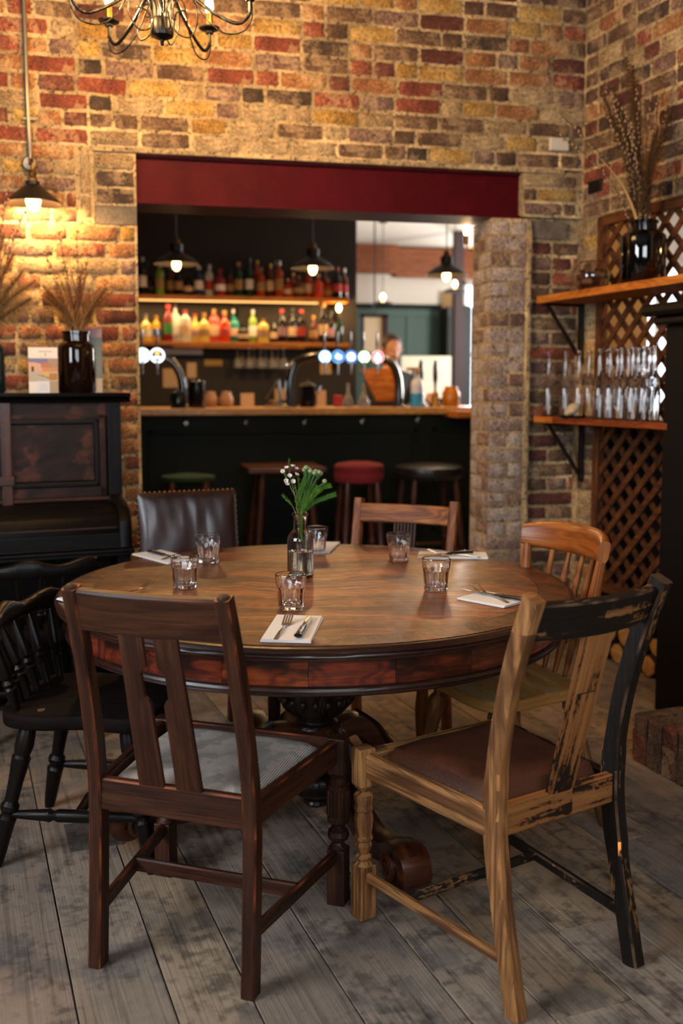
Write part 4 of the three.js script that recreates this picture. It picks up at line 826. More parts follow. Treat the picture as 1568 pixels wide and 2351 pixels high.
{
  const o = thing('waxflower_sprig', 'waxflower sprig with small cream blossoms in the bottle vase', 'flower', mouth);
  const stems = [[[683, 1245, 0.0], [681, 1178, 0.01], [673, 1130, 0.015], [664, 1090, 0.012], [660, 1046, 0.01]], [[684, 1235, 0], [684, 1175, 0.004], [677, 1120, 0.02], [670, 1085, 0.025]], [[680, 1190, 0.0], [668, 1160, 0.01], [655, 1145, 0.015], [644, 1133, 0.012]], [[681, 1160, 0], [683, 1115, -0.01], [684, 1085, -0.012]], [[676, 1140, 0.01], [662, 1110, 0.02], [652, 1085, 0.024], [646, 1078, 0.024]]];
  stems.forEach((s, i) => { const p = s.map((q) => fp(...q)); part('stem', tube(p, (t) => mix(0.0014, 0.0006, t), 6, 20), i < 2 ? G.twig : G.stem, o); needles(p.slice(1), i === 0 ? 60 : 34, 0.012, 0.0009, G.leaf, o, 0.75, 60 + i); });
  const blossom = merge(Array.from({ length: 5 }, (_, k) => { const g = new THREE.SphereGeometry(0.0042, 8, 5); g.scale(1, 0.35, 1.15); g.rotateX(-0.7); g.translate(0, 0.0032, 0.0042); g.rotateY((k / 5) * 6.2832); return fin(g, 1.2); }));
  const cup = lathe([[0, -0.005], [0.0022, -0.004], [0.0034, 0.001], [0.003, 0.002], [0, 0.0012]], 10);
  for (const [x, y, d, tx] of [[655, 1070, 0.02, 0.2], [646, 1078, 0.024, 0.5], [670, 1066, 0.022, -0.1], [678, 1073, 0.01, -0.4], [662, 1088, 0.028, 0.9], [653, 1099, 0.026, 1.1], [670, 1101, 0.03, 1.3], [678, 1087, 0.0, 0.3], [656, 1107, 0.018, 0.8]]) {
    const b = part('blossom', blossom, G.petal, o); b.position.copy(fp(x, y, d)); b.rotation.set(tx, x % 3, (x - 662) * -0.03);
    part('blossom_cup', cup, G.heart, b);
  }
}
{
  const o = thing('berry_spray', 'spray of round green berries on thick stalks in the bottle vase', 'flower', mouth);
  const heads = [[697, 1075], [704, 1071], [701, 1069], [711, 1077], [713, 1083], [709, 1074], [724, 1078], [721, 1081], [728, 1087], [736, 1083], [732, 1080], [745, 1101]];
  heads.forEach(([x, y], i) => { const d = (i % 4) * 0.006 - 0.004; const base = fp(700 + (x - 700) * 0.35, 1118 + i % 3 * 4, d * 0.4), top = fp(x, y + 4, d); part('stalk', tube([base, base.clone().lerp(top, 0.6).add(V(0, 0.001, 0)), top], (t) => mix(0.0022, 0.0036, t), 8, 8), G.dark, o); const b = part('berry', fin(new THREE.SphereGeometry(0.0078, 14, 10), 1.2), G.berry, o); b.position.copy(fp(x, y, d)); });
  part('stem', tube([fp(688, 1235, 0), fp(690, 1175, 0), fp(700, 1120, 0)], 0.003, 8, 10), G.stem, o);
}
{
  const o = thing('feathery_leaf_stem', 'feathery bright green leaves spreading from the bottle vase', 'flower', mouth);
  const leaf = (pts, w, mat, seed) => {
    const p = curve(pts, 16), g = sweep(p, (t) => { const k = 0.34 * w * Math.pow(Math.sin(Math.PI * (0.06 + 0.74 * t)), 0.9) * (t > 0.85 ? 1.12 : 1); return [[k, 0.0004 + 0.2 * k], [0, 0.0006], [-k, 0.0004 + 0.2 * k], [0, -0.0006]]; }, { ref: camRt.clone().multiplyScalar(0.6).add(V(0.1, -0.5, 0.1)).normalize(), crease: 0.4 });
    part('leaf', g, mat, o); needles(pts, 340, 0.017, 0.0011, seed % 2 ? G.leaf2 : G.leaf, o, 0.7, seed);
  };
  leaf([fp(690, 1178, 0), fp(705, 1150, 0.02), fp(722, 1128, 0.03), fp(730, 1115, 0.032)], 0.014, G.leaf, 71);
  leaf([fp(692, 1178, 0), fp(715, 1155, 0.01), fp(745, 1142, 0.012), fp(771, 1133, 0.012)], 0.013, G.leaf, 72);
  leaf([fp(690, 1178, 0), fp(712, 1145, -0.005), fp(740, 1120, 0), fp(757, 1113, 0)], 0.013, G.leaf, 73);
  leaf([fp(686, 1170, 0), fp(684, 1140, 0.015), fp(692, 1115, 0.018), fp(699, 1098, 0.012)], 0.015, G.leaf2, 74);
  leaf([fp(690, 1165, 0.005), fp(702, 1135, 0.0), fp(712, 1118, 0), fp(718, 1106, 0)], 0.013, G.leaf2, 75);
  part('stem', tube([fp(690, 1245, 0), fp(690, 1205, 0.002), fp(690, 1170, 0)], 0.004, 8, 10), G.leaf, o);
}
// ------------------------------------------------------------------ upright piano
const PT = rad(10), PF = (() => { const r = ray(276, 1000); return V(0, EYE, 0).addScaledVector(r, 4.27).setY(0); })(); // right front corner of the upper panel
const walnut = wood(tex(1024, 1024, (x, y) => { const c = fat(F.cloud, x, y), s = fat(F.streak, (x + y * 0.6) | 0, (y - x * 0.4) | 0), b = fat(F.blot, x, y); let k = mix3([20, 10, 7], [66, 36, 24], clamp(c * 0.6 + s * 0.55 - 0.15)); k = mix3(k, [110, 62, 38], 0.5 * sstep(0.62, 0.85, b)); return k; }, [0.5, 0.5]), 0.5, { spec: 0.5, bump: 0.0003 });
const pianoBlack = wood(woodTex('#050404', '#0c0908', '#181010', { seed: 15, rings: 0.4 }), 0.42, { spec: 0.4, bump: 0.0003 });
const piano = thing('upright_piano', 'old dark upright piano with burr veneer panel and closed fallboard', 'piano', PF, PT);
{
  const L = 1.45, H = 1.325, b = (x0, x1, y0, y1, z0, z1, r = 0.004) => rbox(x1 - x0, y1 - y0, z1 - z0, r, [(x0 + x1) / 2, (y0 + y1) / 2, (z0 + z1) / 2]);
  part('case', b(-L, 0.0, 0.06, H - 0.05, -0.3, -0.02), pianoBlack, piano);
  part('lid', slab([[-0.33, -0.004], [0.03, -0.004], [0.034, 0.004], [0.022, 0.012], [0.03, 0.018], [0.045, 0.022], [0.045, 0.034], [-0.33, 0.034]].map(([x, y]) => [x, y]), L + 0.07, 0.001).rotateY(-Math.PI / 2).translate(-L / 2 + 0.005, H - 0.034, 0), pianoBlack, piano);
  part('frieze', b(-L + 0.02, -0.02, H - 0.1, H - 0.03, -0.03, 0.0), walnut, piano);
  for (const x of [-0.028, -L + 0.028]) part('pilaster', b(x - 0.028, x + 0.028, 0.86, H - 0.035, -0.04, 0.016), pianoBlack, piano);
  for (const x of [-0.008, -L + 0.008]) part('side_edge', b(x - 0.012, x + 0.012, 0.8, H - 0.035, -0.3, 0.004), pianoBlack, piano);
  // panelled upper door: frame, moulding and burr panel, twice, with a stile between
  for (const [x0, x1] of [[-0.58, -0.06], [-L + 0.06, -L + 0.58]]) {
    part('panel', b(x0 + 0.05, x1 - 0.05, 0.955, H - 0.125, -0.02, -0.004), walnut, piano, 'burr walnut veneer panel');
    const mo = [[x0 + 0.03, x1 - 0.03, H - 0.13, H - 0.108], [x0 + 0.03, x1 - 0.03, 0.93, 0.952], [x0 + 0.03, x0 + 0.052, 0.93, H - 0.108], [x1 - 0.052, x1 - 0.03, 0.93, H - 0.108]];
    mo.forEach((q) => part('panel_moulding', b(...q, -0.01, 0.012, 0.006), pianoBlack, piano));
    part('panel_frame', merge([b(x0, x1, H - 0.11, H - 0.09, -0.02, 0.002), b(x0, x1, 0.885, 0.932, -0.02, 0.002), b(x0, x0 + 0.032, 0.885, H - 0.09, -0.02, 0.002), b(x1 - 0.032, x1, 0.885, H - 0.09, -0.02, 0.002)]), walnut, piano);
  }
  part('centre_panel', b(-L + 0.58, -0.58, 0.885, H - 0.09, -0.02, 0.0), pianoBlack, piano);
  part('lower_bead', b(-L + 0.02, -0.01, 0.868, 0.886, -0.02, 0.014, 0.006), W.darkOak, piano);
  const arm = (x) => { const a = part('music_desk_arm', merge([b(x - 0.022, x + 0.022, 0.86, 1.29, 0.01, 0.022), b(x - 0.3, x + 0.03, 0.945, 0.985, 0.012, 0.03)]), W.legred, piano); return a; };
  arm(-0.468); arm(-L + 0.468 + 0.27);
  // fallboard: rounded roll over the keys, cheeks and key slip
  const fall = [[-0.02, 0.0], [0.05, 0.0], [0.055, 0.004], [0.1, -0.004], [0.16, -0.018], [0.2, -0.045], [0.218, -0.075], [0.222, -0.085], [0.222, -0.14], [-0.02, -0.14]];
  part('fallboard', slab(fall, L - 0.1, 0.001, 0.5).rotateY(-Math.PI / 2).translate(-L / 2, 0.865, 0), pianoBlack, piano);
  part('brass_hinge', b(-L + 0.06, -0.06, 0.864, 0.869, 0.05, 0.056, 0.001), MF.brass, piano);
  part('fallboard_edge', b(-L + 0.06, -0.06, 0.776, 0.782, 0.215, 0.227, 0.002), W.legred, piano);
  for (const x of [-0.026, -L + 0.026]) {
    const cheek = [[-0.02, 0.03], [0.02, 0.03], [0.06, 0.015], [0.14, 0.005], [0.19, -0.02], [0.225, -0.06], [0.235, -0.16], [-0.02, -0.16]];
    part('cheek', slab(cheek, 0.05, 0.004, 0.6).rotateY(-Math.PI / 2).translate(x, 0.862, 0), pianoBlack, piano);
  }
  part('key_slip', b(-L + 0.03, -0.03, 0.7, 0.755, 0.1, 0.225), pianoBlack, piano);
  part('keybed_moulding', merge([b(-L - 0.005, 0.008, 0.676, 0.692, 0.0, 0.246, 0.006), b(-L - 0.005, 0.008, 0.662, 0.676, 0.0, 0.236, 0.004), b(-L - 0.005, 0.008, 0.694, 0.704, 0.0, 0.238, 0.004)]), pianoBlack, piano);
  for (const x of [-0.03, -L + 0.03]) part('leg', merge([b(x - 0.026, x + 0.026, 0.57, 0.665, -0.02, 0.2), b(x - 0.02, x + 0.02, 0.1, 0.57, 0.09, 0.15), b(x - 0.03, x + 0.03, 0.0, 0.1, -0.02, 0.2)]), pianoBlack, piano);
  part('lower_panel', b(-L + 0.05, -0.05, 0.08, 0.665, -0.03, -0.005), pianoBlack, piano);
}
const onPiano = (x, z) => piano.localToWorld(V(x, 1.3253, z));
piano.updateMatrixWorld(true);
const pianoX = (px) => { // local x on the lid for a pixel column, at local depth z
  return (z) => { let lo = -1.4, hi = 0; for (let i = 0; i < 40; i++) { const m = (lo + hi) / 2, P = onPiano(m, z), d = P.sub(V(0, EYE, 0)), sx = 784 + FPX * d.dot(camRt) / d.dot(camFw); if (sx < px) lo = m; else hi = m; } return lo; };
};
const amber = phys({ color: 0x1c0d06, roughness: 0.06, transmission: 0.35, thickness: 0.02, ior: 1.5 });
const jarProfile = (R, Hh, n, lip) => [[0, 0.003], [R * 0.9, 0], [R, 0.01], [R, Hh * 0.72], [R * 0.96, Hh * 0.77], [R * 0.8, Hh * 0.815], [n, Hh * 0.84], [n, Hh * 0.95], [lip, Hh * 0.96], [lip, Hh], [n * 0.9, Hh], [n * 0.88, Hh * 0.85], [R * 0.75, Hh * 0.8], [R * 0.94, Hh * 0.7], [R * 0.94, 0.02], [0, 0.012]];
{
  const z = -0.1, P = onPiano(pianoX(178)(z), z);
  const o = thing('amber_jar', 'dark brown glass bottle jar holding dried grasses on the piano', 'vase', P);
  part('jar', lathe(jarProfile(0.078, 0.262, 0.055, 0.06), 40, 0.8), amber, o);
}
// dried stems
const dry = { straw: std({ color: 0x9a7642, roughness: 0.9 }), brown: std({ color: 0x6a4020, roughness: 0.9 }), pale: std({ color: 0xb08a54, roughness: 0.9 }), dark: std({ color: 0x241610, roughness: 0.9 }), bud: std({ color: 0x8e7050, roughness: 0.8 }), plumePale: std({ color: 0xb08a56, roughness: 1 }), plume: std({ color: 0x6e4c24, roughness: 1 }) };
function stemPath(base, tip, sag, r) { const m = base.clone().lerp(tip, 0.5).add(V(rr(-0.012, 0.012, r), sag, rr(-0.012, 0.012, r))); return [base, m, tip]; }
function dryBunch(name, label, base, tips, seed, plumeMat = dry.plume) {
  const o = thing(name, label, 'dried flowers', base), r = rng(seed);
  for (const [x, y, z, kind] of tips) {
    const root = V(rr(-0.03, 0.03, r), -0.12, rr(-0.03, 0.03, r)), tip = V(x, y, z), p = [root, V(root.x * 0.9 + x * 0.06, 0.0, root.z * 0.9 + z * 0.06), V(x * 0.45 + rr(-0.01, 0.01, r), y * 0.55, z * 0.45), tip];
    if (kind === 'twig' || kind === 'willow') {
      const s = part('twig', tube(p, (t) => mix(0.0026, 0.0011, t), 6, 18), dry.dark, o), c = curve(p, 40), bg = [];
      for (let k = kind === 'willow' ? 9 : 22; k < 40; k += kind === 'willow' ? 1 : 2) { const g = new THREE.SphereGeometry(0.0052, 6, 5); g.scale(1, 1.6, 1); g.rotateZ(rr(-0.7, 0.7, r)); const a = r() * 6.28; g.translate(c[k].x + Math.cos(a) * 0.005, c[k].y, c[k].z + Math.sin(a) * 0.005); bg.push(g); }
      part('catkins', fin(merge(bg), 1.2), dry.bud, s).userData.kind = 'stuff';
    } else if (kind === 'plume') {
      const s = part('stem', tube(p, 0.0016, 5, 14), dry.straw, o), c = curve(p, 60), n = 2200, pos = [];
      for (let i = 0; i < n; i++) { const k = 24 + Math.floor(r() * 36), t = c[Math.min(60, k + 1)].clone().sub(c[k - 1]).normalize(), env = Math.sin(Math.PI * clamp((k - 20) / 41, 0, 1)), d = V(rr(-1, 1, r), rr(-1, 1, r), rr(-1, 1, r)).normalize().multiplyScalar(0.75).add(t.clone().multiplyScalar(0.75)).normalize(), len = rr(0.025, 0.075, r) * (0.4 + env), q = c[k].clone().addScaledVector(d, len).add(V(0, -len * 0.25, 0)), sd = V(d.z, 0.2, -d.x).multiplyScalar(0.0011); pos.push(...c[k].clone().add(sd).toArray(), ...c[k].clone().sub(sd).toArray(), ...q.toArray()); }
      const g = new THREE.BufferGeometry(); g.setAttribute('position', new THREE.Float32BufferAttribute(pos, 3)); g.computeVertexNormals();
      const pl = part('plume', boxUV(g), plumeMat, s); pl.userData.kind = 'stuff';
    } else if (kind === 'blade') {
      part('grass_blade', sweep(curve(p, 14), (t) => [[0.006 * (1 - t * t) + 0.0004, 0], [0, 0.0005], [-0.006 * (1 - t * t) - 0.0004, 0], [0, -0.0005]], { ref: V(0.8, 0.1, 0.6), crease: 0.4 }), dry.pale, o);
    } else {
      const s = part('stem', tube(p, (t) => mix(0.0017, 0.0008, t), 5, 12), kind === 'brown' ? dry.brown : dry.straw, o);
      if (kind !== 'brown') continue;
      const c = curve(p, 30), hg = [];
      for (let k = 13; k < 30; k++) for (let q = 0; q < 3; q++) { const g = new THREE.ConeGeometry(0.0022, 0.014, 4); g.translate(0, 0.007, 0); g.rotateZ(rr(-1.1, 1.1, r)); g.rotateY(r() * 6.28); g.translate(c[k].x, c[k].y, c[k].z); hg.push(g); }
      const h = part('seed_head', fin(merge(hg), 0.5), dry.brown, s); h.userData.kind = 'stuff';
    }
  }
  return o;
}
{
  const z = -0.1, P = onPiano(pianoX(178)(z), z).add(V(0, 0.25, 0)), r = rng(5), k = 525, f = (x, y, d, kind) => { const v = V(0, 0, 0).addScaledVector(camRt, (x - 176) / k).add(V(0, (768 - y) / k, 0)); v.z += d; return [v.x, v.y, v.z, kind]; };
  const tips = [f(140, 530, 0.02, 'twig'), f(183, 525, 0, 'twig'), f(110, 582, 0.03, 'twig'), f(208, 600, 0.02, 'twig'), f(165, 560, 0.02, 'blade'), f(205, 570, -0.02, 'blade'), f(128, 605, 0.0, 'blade')];
  for (let i = 0; i < 62; i++) { const a = rr(-1, 1, r); tips.push(f(176 + a * 88, 630 + Math.abs(a) * 55 + rr(-25, 25, r), rr(-0.06, 0.08, r), i % 5 < 2 ? 'brown' : 'straw')); }
  for (let i = 0; i < 2; i++) tips.push(f(176 + (i ? 70 : -60), 665 + rr(-20, 30, r), rr(-0.05, 0.05, r), 'plume'));
  dryBunch('dried_grass_bunch', 'bunch of dried grasses and twigs standing in the brown jar', P, tips, 81, dry.plumePale);
}
// menu cards behind the jar
function cardTex(draw, w, h) { const c = document.createElement('canvas'); c.width = w; c.height = h; draw(c.getContext('2d'), w, h); const t = new THREE.CanvasTexture(c); t.colorSpace = THREE.SRGBColorSpace; return t; }
function flatCard(w, h, d, map, edge) { const g = new THREE.BoxGeometry(w, h, d), m = std({ map, roughness: 0.7 }), e = std({ color: edge, roughness: 0.9 }); return [g, [e, e, e, e, m, e]]; }
{
  const t1 = cardTex((c, w, h) => {
    c.fillStyle = '#e6dccf'; c.fillRect(0, 0, w, h); c.fillStyle = '#a89a90'; for (let i = 0; i < 9; i++) c.fillRect(92 + i * 13, 30 + (i % 2) * 2, 8, 14); c.fillStyle = '#4c4440'; c.fillRect(144, 56, 9, 8); c.fillRect(148, 62, 6, 14);
    c.fillStyle = '#b8aca4'; c.fillRect(96, 84, 110, 3); c.fillStyle = '#7c789c'; c.fillRect(0, h * 0.24, w, h * 0.29); c.fillStyle = '#a58c78'; c.fillRect(w * 0.66, h * 0.24, w * 0.34, h * 0.29);
    c.fillStyle = '#d8a488'; c.beginPath(); c.moveTo(0, h * 0.33); c.quadraticCurveTo(w * 0.3, h * 0.31, w * 0.55, h * 0.4); c.lineTo(w * 0.5, h * 0.53); c.lineTo(0, h * 0.53); c.fill(); c.fillStyle = '#b87a54'; c.beginPath(); c.ellipse(w * 0.62, h * 0.42, w * 0.2, h * 0.09, 0.3, 0, 7); c.fill(); c.fillStyle = '#c88a62'; c.fillRect(w * 0.48, h * 0.44, w * 0.5, h * 0.09); c.fillStyle = '#4c3630'; c.fillRect(w * 0.1, h * 0.42, w * 0.08, h * 0.11);
    c.fillStyle = '#b8aa94'; c.fillRect(0, h * 0.53, w, h * 0.22); c.fillStyle = '#e0aa34'; c.beginPath(); c.ellipse(w * 0.58, h * 0.57, w * 0.12, h * 0.035, 0, 0, 7); c.fill(); c.fillStyle = '#b07a34'; c.fillRect(w * 0.7, h * 0.57, w * 0.28, h * 0.14); c.fillStyle = '#5c5444'; for (let i = 0; i < 10; i++) c.fillRect(80 + (i * 37) % 130, h * 0.6 + (i * 13) % 50, 16, 5);
    c.fillStyle = '#dcd8dc'; c.fillRect(w * 0.25, h * 0.74, w * 0.45, h * 0.26); c.fillStyle = '#9a9298'; for (let i = 0; i < 6; i++) c.fillRect(w * 0.36, h * 0.8 + i * 12, w * 0.28, 2); c.fillStyle = '#a8947a'; c.fillRect(w * 0.7, h * 0.74, w * 0.3, h * 0.26);
  }, 256, 420);
  const z = -0.04, P = onPiano(pianoX(101)(z), z), [g, m] = flatCard(0.118, 0.19, 0.012, t1, 0xd8cfc2);
  const o = single('leaflet_stack', 'cream picture leaflet standing beside the brown jar', 'leaflet', g, m, P.clone().add(V(0, 0.095, 0)), PT - 0.12); o.rotation.order = 'YXZ'; o.rotation.x = -0.06;
  const t2 = cardTex((c, w, h) => { c.fillStyle = '#7f9098'; c.fillRect(0, 0, w, h); c.fillStyle = '#c9a9ac'; c.fillRect(0, 0, w, h * 0.14); c.fillStyle = '#d8d4cf'; c.beginPath(); c.moveTo(w * 0.5, h * 0.28); c.lineTo(w * 0.8, h * 0.45); c.lineTo(w * 0.6, h * 0.65); c.lineTo(w * 0.3, h * 0.5); c.fill(); c.fillStyle = '#3a4c7a'; c.fillRect(w * 0.55, h * 0.6, w * 0.2, h * 0.06); c.fillStyle = '#b8613a'; c.fillRect(w * 0.5, h * 0.66, w * 0.28, h * 0.1); c.fillStyle = '#c8c2ba'; c.fillRect(0, h * 0.78, w, h * 0.22); }, 256, 420);
  const z2 = -0.185, P2 = onPiano(pianoX(203)(z2), z2), [g2, m2] = flatCard(0.125, 0.28, 0.02, t2, 0x6f848c);
  const b = single('blue_grey_book', 'slim blue-grey book leaning upright behind the brown jar', 'book', g2, m2, P2.clone().add(V(0, 0.141, 0)), PT - 0.25); b.rotation.order = 'YXZ'; b.rotation.x = -0.04;
}
// second vase, mostly outside the picture, with pampas plumes
{
  const z = -0.08, P = onPiano(pianoX(-30)(z), z);
  const o = thing('blue_glass_vase', 'blue glass vase at the piano end, holding pampas plumes', 'vase', P);
  part('vase', lathe(jarProfile(0.075, 0.25, 0.05, 0.055), 36, 0.8), phys({ color: 0x16323c, roughness: 0.08, transmission: 0.3, thickness: 0.02, ior: 1.5 }), o);
  const k = 525, f = (x, y, d, kind) => { const v = V(0, 0, 0).addScaledVector(camRt, (x + 30) / k).add(V(0, (775 - y) / k, 0)); return [v.x, v.y, v.z + d, kind]; };
  dryBunch('pampas_bunch', 'pampas grass plumes and twigs under the lit wall lamp', P.clone().add(V(0, 0.24, 0)), [f(60, 640, 0.04, 'plume'), f(85, 660, 0.03, 'plume'), f(40, 600, 0, 'plume'), f(75, 700, 0.06, 'plume'), f(20, 560, 0.02, 'plume'), f(10, 480, 0.03, 'plume'), f(-30, 500, 0, 'plume'), f(72, 500, 0.02, 'twig'), f(45, 540, 0.05, 'twig'), f(38, 465, 0.08, 'willow'), f(-10, 620, 0.05, 'blade'), f(30, 690, 0.08, 'brown')], 83, dry.plumePale);
}

// ------------------------------------------------------------------ wall lamp on its conduit
const bulbGlow = (c, k) => std({ color: 0xffffff, emissive: new THREE.Color(...c), emissiveIntensity: k, roughness: 0.4 });
const WARM = new THREE.Color(1.0, 0.56, 0.2);
function pointLight(name, at, I, radius = 1.5, color = WARM) { const l = new THREE.PointLight(color, I); l.name = name; l.position.copy(at); l.castShadow = true; l.shadow.radius = radius; scene.add(l); return l; }
const agedBrass = std({ color: 0x6b4d24, roughness: 0.4, metalness: 0.9 }), galv = std({ color: 0x8a857c, roughness: 0.45, metalness: 0.85 }), enamel = std({ color: 0x141210, roughness: 0.45, metalness: 0.3, side: THREE.DoubleSide });
const edison = (R, H) => lathe([[0, -H * 0.62], [R * 0.35, -H * 0.6], [R * 0.8, -H * 0.42], [R, -H * 0.12], [R * 0.92, H * 0.08], [R * 0.55, H * 0.3], [R * 0.4, H * 0.38], [0, H * 0.38]], 20, 1.0);
{
  const zc = ZW + 0.105, P = atZ(70, 380, ZW + 0.02), o = thing('wall_lamp', 'metal conduit wall lamp with conical brass shade and lit filament bulb', 'lamp', [P.x, 0, ZW]);
  const C = atZ(76, 452, zc), lx = C.x - P.x;
  part('conduit', tube([[0.0, 2.34, 0.02], [-0.006, 2.7, 0.02], [-0.01, 3.34, 0.02]], 0.0095, 10, 8, V(1, 0, 0)), galv, o);
  part('conduit_clip', rbox(0.06, 0.012, 0.024, 0.003, [0, 2.52, 0.012]), galv, o);
  part('wall_plate', tf(lathe([[0, 0], [0.034, 0], [0.034, 0.012], [0.026, 0.02], [0, 0.02]], 20), [-0.005, 2.33, 0], [Math.PI / 2, 0, 0]), galv, o);
  part('swivel_arm', merge([tube([[0, 2.33, 0.02], [0.005, 2.335, 0.06], [lx, 2.32, 0.1], [lx, 2.28, 0.105]], 0.008, 10, 14, V(0.9, 0.1, 0.2)), tf(lathe([[0, 0], [0.02, 0], [0.022, 0.012], [0.014, 0.02], [0.018, 0.035], [0.012, 0.05], [0, 0.05]], 16), [lx, 2.235, 0.105])]), agedBrass, o);
  const top = 2.235;
  part('shade', tf(lathe([[0.024, 0.0], [0.03, 0.0], [0.03, -0.014], [0.036, -0.018], [0.118, -0.088], [0.12, -0.094], [0.117, -0.094], [0.034, -0.022], [0.024, -0.018]], 40, 0.5), [lx, top, 0.105]), enamel, o);
  const by = C.y;
  part('bulb', tf(edison(0.033, 0.092), [lx, by - 0.006, 0.105]), bulbGlow([1, 0.62, 0.22], 9), o, 'glowing filament bulb');
  pointLight('wall_lamp_glow', V(P.x + lx, by - 0.02, ZW + 0.105), 1.7, 1.5);
}
// ------------------------------------------------------------------ chandelier
{
  const D = 3.35, at = (x, y) => V(0, EYE, 0).addScaledVector(ray(x, y), D), hub = at(372, 68);
  const o = thing('chandelier', 'black wrought iron chandelier with looping arms and candle bulbs', 'chandelier', hub);
  const iron = std({ color: 0x0f0c0a, roughness: 0.4, metalness: 0.3 });
  part('hub', lathe([[0, -0.042], [0.006, -0.04], [0.008, -0.034], [0.02, -0.03], [0.037, -0.022], [0.039, -0.015], [0.038, 0.028], [0.034, 0.034], [0, 0.034]], 30), iron, o);
  part('finial', tf(new THREE.SphereGeometry(0.0068, 10, 8), [0, -0.046, 0]), iron, o);
  part('central_rod', tube([[0, 0.03, 0], [0, 0.4, 0], [0, 0.75, 0]], 0.007, 8, 6, V(1, 0, 0)), iron, o);
  const n = 5, glow = bulbGlow([1, 0.66, 0.3], 11), az0 = YAW + Math.atan((372 - 784) / FPX) + rad(-37.5);
  for (let k = 0; k < n; k++) {
    const az = az0 + (k / n) * 6.2832, a = az - Math.PI / 2, dir = V(Math.sin(az), 0, -Math.cos(az)), q = (r, y) => dir.clone().multiplyScalar(r).setY(y), sd = V(-Math.sin(a), 0, Math.cos(a));
    const lift = 0.07;
    const m = part('arm', tube([q(0.025, 0.02), q(0.035, 0.09), q(0.07, 0.13), q(0.12, 0.09), q(0.19, -0.03 + lift), q(0.265, -0.06 + lift), q(0.3, -0.03 + lift), q(0.302, 0.012 + lift)], 0.0062, 8, 40, V(-Math.sin(a), 0.01, Math.cos(a))), iron, o);
    const wob = 0.012;
    part('scroll_wire', tube([q(0.03, 0.03), q(0.05, 0.11).addScaledVector(sd, wob), q(0.09, 0.12).addScaledVector(sd, wob * 2), q(0.15, 0.03).addScaledVector(sd, wob), q(0.215, -0.09 + lift), q(0.28, -0.085 + lift), q(0.308, -0.04 + lift), q(0.306, 0.012 + lift)], 0.0026, 6, 40, V(-Math.sin(a), 0.01, Math.cos(a))), iron, m);
    part('scroll_wire', tube([q(0.035, 0.02), q(0.05, 0.085), q(0.1, 0.1), q(0.12, 0.04).addScaledVector(sd, -wob), q(0.09, -0.02).addScaledVector(sd, -wob * 2), q(0.045, -0.005).addScaledVector(sd, -wob), q(0.05, 0.05), q(0.085, 0.06)], 0.0026, 6, 44, V(-Math.sin(a), 0.01, Math.cos(a))), iron, m);
    const c = q(0.302, 0.01 + lift);
    part('drip_pan', tf(lathe([[0, 0], [0.014, 0.0], [0.016, 0.006], [0.012, 0.009], [0.036, 0.016], [0.038, 0.021], [0.03, 0.02], [0, 0.018]], 24), [c.x, c.y, c.z]), iron, m);
    part('candle_sleeve', tf(lathe([[0.012, 0], [0.0125, 0], [0.0125, 0.05], [0, 0.05]], 16), [c.x, c.y + 0.02, c.z]), agedBrass, m);
    part('candle_bulb', tf(lathe([[0, 0], [0.012, 0.004], [0.0165, 0.022], [0.014, 0.045], [0.007, 0.066], [0, 0.076]], 16, 1), [c.x, c.y + 0.07, c.z]), glow, m, 'glowing candle bulb');
    pointLight('chandelier_candle', hub.clone().add(c).add(V(0, 0.095, 0)), 1.6, 0.8);
  }
}
// ------------------------------------------------------------------ shelves on the right wall
const shelfThing = (name, label, Y, thick, mat, s1, brY, bs) => {
  const o = thing(name, label, 'shelf', onRight(0, 0), WTURN);
  part('board', rbx(0.0, s1, Y - thick, Y, 0.006, 0.252, 0.003), mat, o);
  for (const s of bs) {
    const b = part('bracket', merge([rbox(0.034, Y - thick - brY, 0.014, 0.002, [s, (Y - thick + brY) / 2, 0.012]), rbox(0.034, 0.012, 0.225, 0.002, [s, Y - thick - 0.006, 0.118])]), M.blackIron, o, 'black iron angle bracket');
    part('brace', bar([s, brY + 0.03, 0.018], [s, Y - thick - 0.012, 0.205], 0.03, 0.012, { ref: V(1, 0, 0), n: 2 }), M.blackIron, b);
  }
  return o;
};
const S1Y = 1.797, S2Y = 1.204;
shelfThing('wall_shelf', 'orange pine wall shelf carrying the big black jar', S1Y, 0.035, W.pine, 1.34, 1.47, [0.035, 1.2]);
const sh2 = shelfThing('wall_shelf', 'reddish wooden wall shelf crowded with clear bottles', S2Y, 0.028, wood(woodTex('#4c1d0a', '#7e3a16', '#98511f', { seed: 19 }), 0.55), 1.0, 0.875, [0.06]);
part('end_block', rbx(-0.004, 0.16, S2Y - 0.029, S2Y + 0.001, 0.2, 0.2545, 0.003), W.pine, sh2);
const shelfAt = (px, y, off, Y) => { const [s] = rayRight(px, y, off); return onRight(s, Y, off); };
